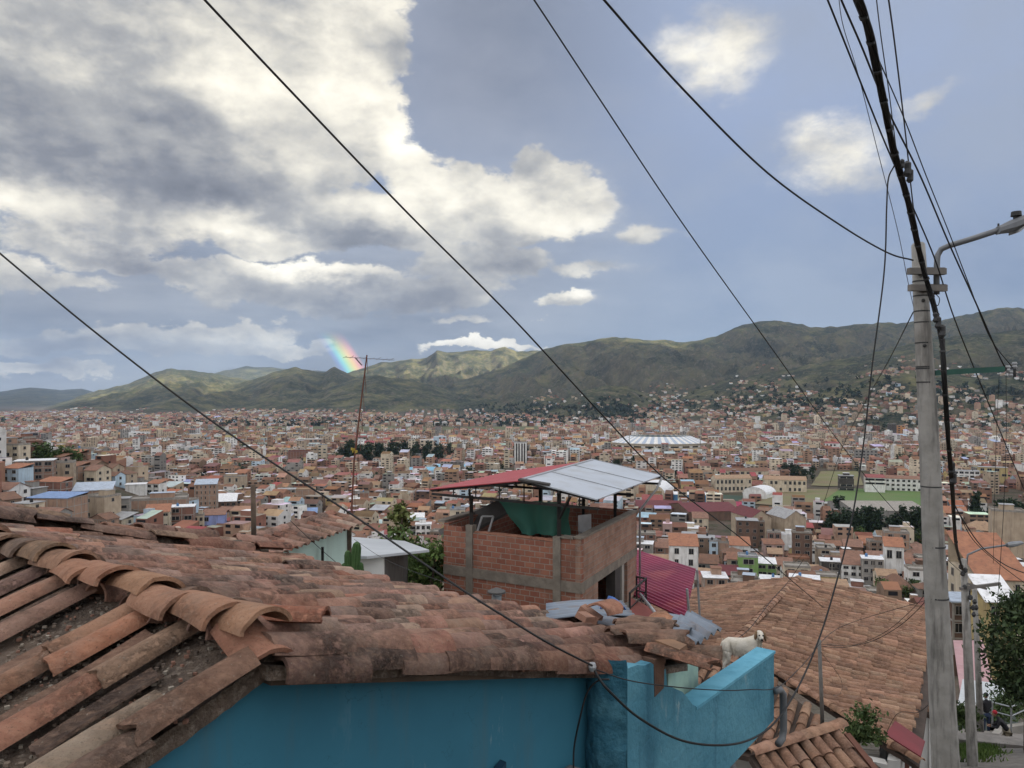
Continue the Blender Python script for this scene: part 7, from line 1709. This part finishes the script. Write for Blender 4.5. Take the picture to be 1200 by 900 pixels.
def dog():
    Yd = 6.45; base = at(851, 788, Yd); S = .37 / .50
    root = empty('dog', base, R(-12), 'cream spaniel-like dog standing on the terrace behind the turquoise parapet', 'dog'); root.scale = (S * .86, S * .95, S)
    cream = fur('cream_fur', (.72, .67, .58), (.62, .56, .46), (.42, .35, .27))
    # x: tail (0) to head; z up; paws on z = 0
    J = [((.03, 0, .325), .080, .094), ((.13, 0, .325), .086, .098), ((.25, 0, .325), .090, .104), ((.345, 0, .34), .084, .106), ((.40, 0, .405), .064, .072), ((.425, -.01, .455), .054, .056),       # 0-5 trunk and neck
         ((.005, .055, .27), .055, .060), ((.035, .058, .17), .034, .036), ((-.03, .06, .10), .022, .022), ((-.015, .06, .025), .021, .021), ((.02, .06, .012), .022, .016),      # 6-10 hind leg, far side
         ((.005, -.055, .27), .055, .060), ((.025, -.058, .17), .036, .036), ((-.04, -.06, .10), .022, .022), ((-.03, -.06, .025), .021, .021), ((.005, -.06, .012), .022, .016),   # 11-15 hind leg, near side
         ((.355, .05, .26), .042, .046), ((.35, .052, .15), .027, .027), ((.352, .052, .03), .020, .020), ((.38, .052, .012), .022, .015),                                       # 16-19 foreleg, far side
         ((.365, -.05, .26), .044, .048), ((.375, -.055, .15), .028, .028), ((.385, -.055, .03), .020, .020), ((.412, -.055, .012), .022, .015),                                 # 20-23 foreleg, near side
         ((-.05, 0, .34), .024, .024), ((-.075, 0, .27), .020, .020), ((-.07, 0, .19), .012, .012)]                                                                              # 24-26 tail, hanging
    B = [(0, 1), (1, 2), (2, 3), (3, 4), (4, 5), (0, 6), (6, 7), (7, 8), (8, 9), (9, 10), (0, 11), (11, 12), (12, 13), (13, 14), (14, 15), (3, 16), (16, 17), (17, 18), (18, 19), (3, 20), (20, 21), (21, 22), (22, 23), (0, 24), (24, 25), (25, 26)]
    # head: skull, brow and muzzle turned towards us (-y) belong to the same body
    b = len(J); J += [((.435, -.015, .485), .058, .056), ((.44, -.06, .478), .050, .046), ((.445, -.105, .455), .032, .028), ((.447, -.135, .448), .024, .022)]; B += [(5, b), (b, b + 1), (b + 1, b + 2), (b + 2, b + 3)]
    skin_body('body', J, B, cream, root, 2, 1)
    hair = fur('tan_fur', (.26, .17, .10), (.20, .13, .08), (.14, .09, .06)); black = surf('dog_black', (.01, .009, .009), rough=.35, bmp=0)
    for s in (-1, 1):
        mb = MB(); mb.ball((0, 0, 0), 1, 12, 8, sc=(.020, .034, .060)); o = mb.build('ear', hair, root, smooth=True, loc=(.44 + s * .060, -.035, .462)); o.rotation_euler = (0, R(-s * 10), 0)
        mb = MB(); mb.ball((.443 + s * .024, -.100, .487), .0105, 10, 8); mb.build('eye', black, root, smooth=True)
    mb = MB(); mb.ball((.448, -.156, .453), .0165, 10, 8, sc=(1.1, .8, .85)); mb.build('nose', black, root, smooth=True)
    mb = MB(); mb.tube([(.430, -.146, .433), (.448, -.156, .428), (.466, -.146, .433)], .004, 6); mb.build('mouth', black, root, smooth=True)
    # shaggy tufts on chest, belly and rump
    mb = MB(); r = random.Random(3)
    for i in range(3200):
        k = r.random()
        if k < .30: p = Vector((r.uniform(.39, .46), r.uniform(-.07, .04), r.uniform(.28, .44)))
        elif k < .55: p = Vector((r.uniform(.04, .36), r.choice([-1, 1]) * r.uniform(.05, .075), r.uniform(.24, .33)))
        elif k < .8: p = Vector((r.uniform(-.05, .05), r.uniform(-.08, .08), r.uniform(.12, .38)))
        else: p = Vector((r.uniform(.34, .40), r.choice([-.055, .055]) + r.uniform(-.03, .03), r.uniform(.08, .26)))
        c = Vector((p.x, 0, .33)) ; d = (p - c).normalized() * .012 + Vector((r.gauss(0, .006), r.gauss(0, .006), -.034)); w_ = Vector((r.gauss(0, 1), r.gauss(0, 1), 0)).normalized() * .005
        mb.add([p - w_, p + w_, p + d], [(0, 1, 2)])
    mb.build('fur', cream, root)
dog()
# ------------------------------------------------------------------ two people on the corner
cloth_black = surf('black_cloth', (.015, .015, .018), (.025, .025, .028), rough=.9, bmp=.3, scale=20); jeans = surf('dark_jeans', (.03, .045, .085), (.02, .03, .06), rough=.9, bmp=.2, scale=20)
skin_m = surf('skin', (.34, .19, .12), rough=.6, bmp=0); khaki = surf('khaki_cloth', (.20, .17, .12), (.15, .13, .09), rough=.9, bmp=.2, scale=20); redc = surf('red_cloth', (.42, .03, .045), rough=.9, bmp=.2); hairm = surf('dark_hair', (.012, .01, .009), rough=.7, bmp=.2)
def hand(root, wrist, direction, palm_n, mat):
    """a palm with four bent fingers and a thumb"""
    d = Vector(direction).normalized(); n_ = Vector(palm_n).normalized(); s = d.cross(n_).normalized(); mb = MB(); w0 = Vector(wrist)
    J = [(w0, .026, .020), (w0 + d * .05, .036, .016), (w0 + d * .085, .038, .014)]; B = [(0, 1), (1, 2)]
    for k, L in enumerate((.062, .075, .070, .055)):
        b0 = w0 + d * .085 + s * (k - 1.5) * .019; i = len(J); J += [(b0 + d * .008, .0095), (b0 + d * (.008 + L * .5) + n_ * .012, .009), (b0 + d * (.008 + L * .8) + n_ * .038, .0075)]; B += [(2, i), (i, i + 1), (i + 1, i + 2)]
    i = len(J); b0 = w0 + d * .03; J += [(b0 + s * -.034, .012), (b0 + s * -.058 + d * .03 + n_ * .01, .010), (b0 + s * -.060 + d * .055 + n_ * .02, .008)]; B += [(1, i), (i, i + 1), (i + 1, i + 2)]
    return skin_body('hand', J, B, mat, root, 1)
def head_parts(root, c, face, skin, cap=None):
    c = Vector(c); f = Vector(face).normalized(); s = f.cross(Z).normalized(); dk = hairm
    mb = MB(); mb.ball(c + f * .02, .1, 14, 10, sc=(.78, .82, 1.12)); 
    mb.ball(c + f * .115 - Z * .015, .016, 8, 6, sc=(.9, .9, 1.4)); mb.ball(c + s * .08 - Z * .01, .022, 8, 6, sc=(.6, .6, 1.2)); mb.ball(c - s * .08 - Z * .01, .022, 8, 6, sc=(.6, .6, 1.2)); mb.build('head', skin, root, smooth=True)
    for q in (-1, 1): mb = MB(); mb.ball(c + f * .09 + s * q * .032 + Z * .012, .011, 8, 6); mb.build('eye', dk, root, smooth=True)
    mb = MB(); mb.bar(c + f * .092 + s * .022 - Z * .055, c + f * .092 - s * .022 - Z * .055, .008); mb.build('mouth', surf('lip', (.2, .08, .07), bmp=0), root)
    if cap: 
        mb = MB(); mb.ball(c - f * .005 + Z * .045, .106, 14, 8, sc=(.84, .86, .86)); mb.build('hat', cap, root, smooth=True)
    else:
        mb = MB(); mb.ball(c - f * .018 + Z * .035, .105, 14, 8, sc=(.82, .84, .98)); mb.build('hair', dk, root, smooth=True)
def standing():
    Y = 31.0; x = (1156 - HX) / F * Y; zf = (HY - 862) / F * Y
    root = empty('person', (x, Y, zf), R(15), 'person standing in black jacket, dark jeans and dark cap, back turned, beside the thin pole', 'person')
    J = [((0, 0, .93), .15, .11), ((0, 0, 1.12), .155, .11), ((0, 0, 1.32), .185, .115), ((0, 0, 1.44), .11, .085), ((0, .01, 1.53), .052, .052),
         ((.19, 0, 1.40), .062), ((.25, .03, 1.15), .052), ((.20, .20, 1.06), .042), ((-.19, 0, 1.40), .062), ((-.25, .03, 1.15), .052), ((-.17, .22, 1.10), .042)]
    B = [(0, 1), (1, 2), (2, 3), (3, 4), (2, 5), (5, 6), (6, 7), (2, 8), (8, 9), (9, 10)]
    skin_body('jacket', J, B, cloth_black, root, 2)
    J = [((0, 0, .95), .145, .11), ((.09, 0, .84), .088), ((.10, .0, .48), .062), ((.10, -.01, .08), .045), ((.11, .11, .03), .042, .03), ((-.09, 0, .84), .088), ((-.11, .02, .48), .062), ((-.12, 0, .08), .045), ((-.13, .12, .03), .042, .03)]
    skin_body('trousers', J, [(0, 1), (1, 2), (2, 3), (3, 4), (0, 5), (5, 6), (6, 7), (7, 8)], jeans, root, 2)
    head_parts(root, (0, .02, 1.66), (0, 1, -.15), skin_m, cap=cloth_black)
    mb = MB(); mb.slab([Vector((-.07, .09, 1.69)), Vector((.07, .09, 1.69)), Vector((.06, .18, 1.67)), Vector((-.06, .18, 1.67))], Z * .012); mb.build('hat_brim', cloth_black, root)
    hand(root, (.19, .23, 1.06), (-.4, .8, .2), (0, .2, 1), skin_m); hand(root, (-.16, .25, 1.10), (.4, .8, .2), (0, .2, 1), skin_m)
standing()
def crouching():
    Y = 29.0; x = (1181 - HX) / F * Y; zf = (HY - 880) / F * Y
    root = empty('person', (x, Y, zf), R(60), 'person bending forward with red cap, black top and khaki trousers on the steps', 'person')
    J = [((0, 0, .78), .145, .11), ((0, .10, .95), .15, .11), ((0, .24, 1.13), .17, .11), ((0, .32, 1.22), .095, .08), ((0, .36, 1.27), .05), ((.18, .27, 1.14), .06), ((.22, .36, .90), .05), ((.17, .52, .86), .04), ((-.18, .27, 1.14), .06), ((-.22, .36, .90), .05), ((-.15, .54, .90), .04)]
    skin_body('jacket', J, [(0, 1), (1, 2), (2, 3), (3, 4), (2, 5), (5, 6), (6, 7), (2, 8), (8, 9), (9, 10)], cloth_black, root, 2)
    J = [((0, 0, .80), .145, .12), ((.09, .03, .72), .09), ((.12, .16, .45), .065), ((.12, .04, .08), .045), ((.13, .15, .03), .042, .03), ((-.09, .0, .72), .09), ((-.12, .04, .42), .065), ((-.13, -.16, .10), .045), ((-.14, -.06, .03), .042, .03)]
    skin_body('trousers', J, [(0, 1), (1, 2), (2, 3), (3, 4), (0, 5), (5, 6), (6, 7), (7, 8)], khaki, root, 2)
    head_parts(root, (0, .43, 1.37), (0, 1, -.4), skin_m, cap=redc)
    hand(root, (.16, .54, .85), (-.2, .9, -.1), (0, 0, 1), skin_m); hand(root, (-.14, .56, .89), (.2, .9, -.1), (0, 0, 1), skin_m)
crouching()
# railing, low pale buildings at the corner
rg = empty('street_railing', (0, 0, 0), 0, 'grey tube railing beside the steps at the lower right', 'railing')
P_ = [at(1163, 836, 32), at(1185, 842, 31), at(1207, 832, 32)]
for p in P_: mb = MB(); mb.tube([p + Z * .5, p - Z * .6], .035, 8); mb.build('post', galv, rg)
mb = MB()
for p, q in zip(P_, P_[1:]): mb.tube([p + Z * .48, q + Z * .48], .03, 8); mb.tube([p + Z * .1, q + Z * .1], .025, 8)
mb.build('rail', galv, rg)
kb = empty('kiosk', (0, 0, 0), 0, 'low pale green walled kiosk with flat pale roof behind the people', 'kiosk')
pgw = surf('pale_grey_wall', (.42, .45, .44), (.34, .37, .36), bmp=.2, dirt=(.22, .23, .22), dirt_amt=.5); prf = surf('pale_roof', (.55, .57, .57), (.46, .48, .48), rough=.5, bmp=.1)
k0, k1, k2, k3 = at(1122, 830, 37), at(1200, 828, 37), at(1196, 806, 44), at(1128, 798, 44)
MB().slab([k0, k1, k2, k3], Z * .12).build('roof', prf, kb)
MB().slab([k0 + Vector((.3, .3, 0)), k1 + Vector((-.3, .3, 0)), k1 + Vector((-.3, .3, -2.6)), k0 + Vector((.3, .3, -2.6))], Vector((0, .2, 0))).build('wall', pgw, kb)
for i in range(3):
    c = k0.lerp(k1, .18 + .28 * i) + Vector((0, .28, -1.1)); mb = MB(); mb.box(c, (1.5, .08, 1.2)); mb.build('shutter', surf('kiosk_shutter', (.22, .26, .25), bmp=.1), kb)
ph = empty('pink_roof_house', (0, 0, 0), 0, 'house with a faded pink sheet roof between the concrete poles', 'house')
p0, p1, p2, p3 = at(1117, 752, 60), at(1152, 752, 60), at(1166, 815, 44), at(1126, 818, 43)
corr = MB().slab([p0, p1, p2, p3], Z * .12).build('roof', surf('faded_pink', (.46, .27, .27), (.38, .22, .22), scale=.5, rough=.6, bmp=.1, dirt=(.5, .36, .35), dirt_amt=.5), ph)
MB().slab([p3 + Vector((.3, .4, -.05)), p2 + Vector((-.3, .4, -.05)), p2 + Vector((-.3, .4, -4)), p3 + Vector((.3, .4, -4))], Vector((0, .2, 0))).build('wall', surf('dark_green_wall', (.05, .07, .06), bmp=.1), ph)
MB().slab([p0 + Vector((.5, -1, -.05)), p3 + Vector((.25, .4, -.05)), p3 + Vector((.25, .4, -4)), p0 + Vector((.5, -1, -4))], Vector((.2, 0, 0))).build('wall', pgw, ph)
# ------------------------------------------------------------------ labels for the houses of the town: what each looks like and what it stands beside
MARK = [(468, 620, 'the slender olive tree'), (415, 600, 'the antenna mast'), (297, 600, 'the wooden post'), (250, 610, 'the lavender house'), (185, 608, 'the cream house'), (241, 580, 'the tall pale brick block'), (55, 598, 'the blue edged brick block'), (72, 556, 'the tan concrete block'), (99, 535, 'the grey square tower'), (120, 541, 'the yellow building'),
        (54, 530, 'the slim white house'), (358, 585, 'the windowless brick block'), (336, 583, 'the grey windowed block'), (354, 535, 'the red brown block'), (378, 532, 'the slim cream tower'), (460, 538, 'the long dark tree row'), (495, 555, 'the turquoise roofed halls'), (610, 532, 'the white striped tower'), (496, 630, 'the white block'),
        (772, 515, 'the round stadium'), (760, 580, 'the big white arched hall'), (845, 604, 'the maroon market roofs'), (892, 615, 'the left beige gable hall'), (933, 617, 'the right beige gable hall'), (887, 670, 'the green house'), (801, 660, 'the tall white house'), (867, 650, 'the low white house'), (940, 650, 'the brown tower block'), (1000, 675, 'the white windowed block'),
        (1022, 675, 'the grey framed tower'), (1048, 673, 'the blue corrugated roof'), (1050, 642, 'the unfinished brick block'), (1050, 600, 'the long grey hall'), (1030, 584, 'the green football field'), (1060, 570, 'the long white school'), (920, 570, 'the cream school'), (1025, 625, 'the dark tree belt'), (1180, 605, 'the conifer clump'), (1182, 622, 'the beige building'), (1175, 700, 'the long orange roof'), (640, 560, 'the canopy'), (1148, 630, 'the tan hipped roof'), (150, 600, 'the grey concrete frame'), (832, 650, 'the pale blue narrow house')]
RW = dict(terracotta='terracotta', brown='brown tile', rust='rust brown', concrete='concrete', white='white', grey='grey', red='red', orange='orange', tan='tan', steel='steel blue', )
FORM = dict(shed='sloping', gable_x='gabled', gable_y='gable-fronted', hip='hipped', flat='walled', slab='flat')
NUM = ['one', 'two', 'three', 'four', 'five']
seen = {}
for (o, px, py, w, rk, rc, n) in GEN:
    d, (mx, my, mn) = min((math.hypot((px - m[0]) * 1.0, (py - m[1]) * 1.6), m) for m in MARK)
    dx, dy = px - mx, (py - my) * 1.6
    if abs(dx) > abs(dy) * 1.2: pos = ('left of ' if dx < 0 else 'right of ')
    else: pos = ('above ' if dy < 0 else 'below ')
    lab = f"{NUM[min(n, 5) - 1]}-storey {WORDS_W[w]} house with {FORM[rk]} {RW[rc]} roof, {pos}{mn}"
    seen.setdefault(lab, []).append((px, o))
ORD = ['leftmost', 'second from left', 'third from left', 'fourth from left', 'fifth from left', 'sixth from left', 'seventh from left']
for lab, L in seen.items():
    L.sort(key=lambda a: a[0])
    for i, (px, o) in enumerate(L):
        o['label'] = lab if len(L) == 1 else f"{lab}, {ORD[i]}"
        for a, b in ((' house with ', ' house, '), (' pale brick block', ' brick block'), (' roofed', ''), ('-fronted', '')):
            if len(o['label'].split()) > 16: o['label'] = o['label'].replace(a, b)
        o['group'] = 'houses of the town'
for o in bpy.data.objects:
    if o.parent is None and o.get('category') in ('house',) and 'group' not in o and o.name.startswith(('house', 'apartment')): o['group'] = 'houses of the town'
# unused tree prototypes
for k, o in KIND.items():
    if k not in USED:
        for c in list(o.children): bpy.data.objects.remove(c)
        bpy.data.objects.remove(o)

for o in bpy.data.objects:
    if len(o.get('label', '').split()) > 16: print('LONG', o.name, o['label'])
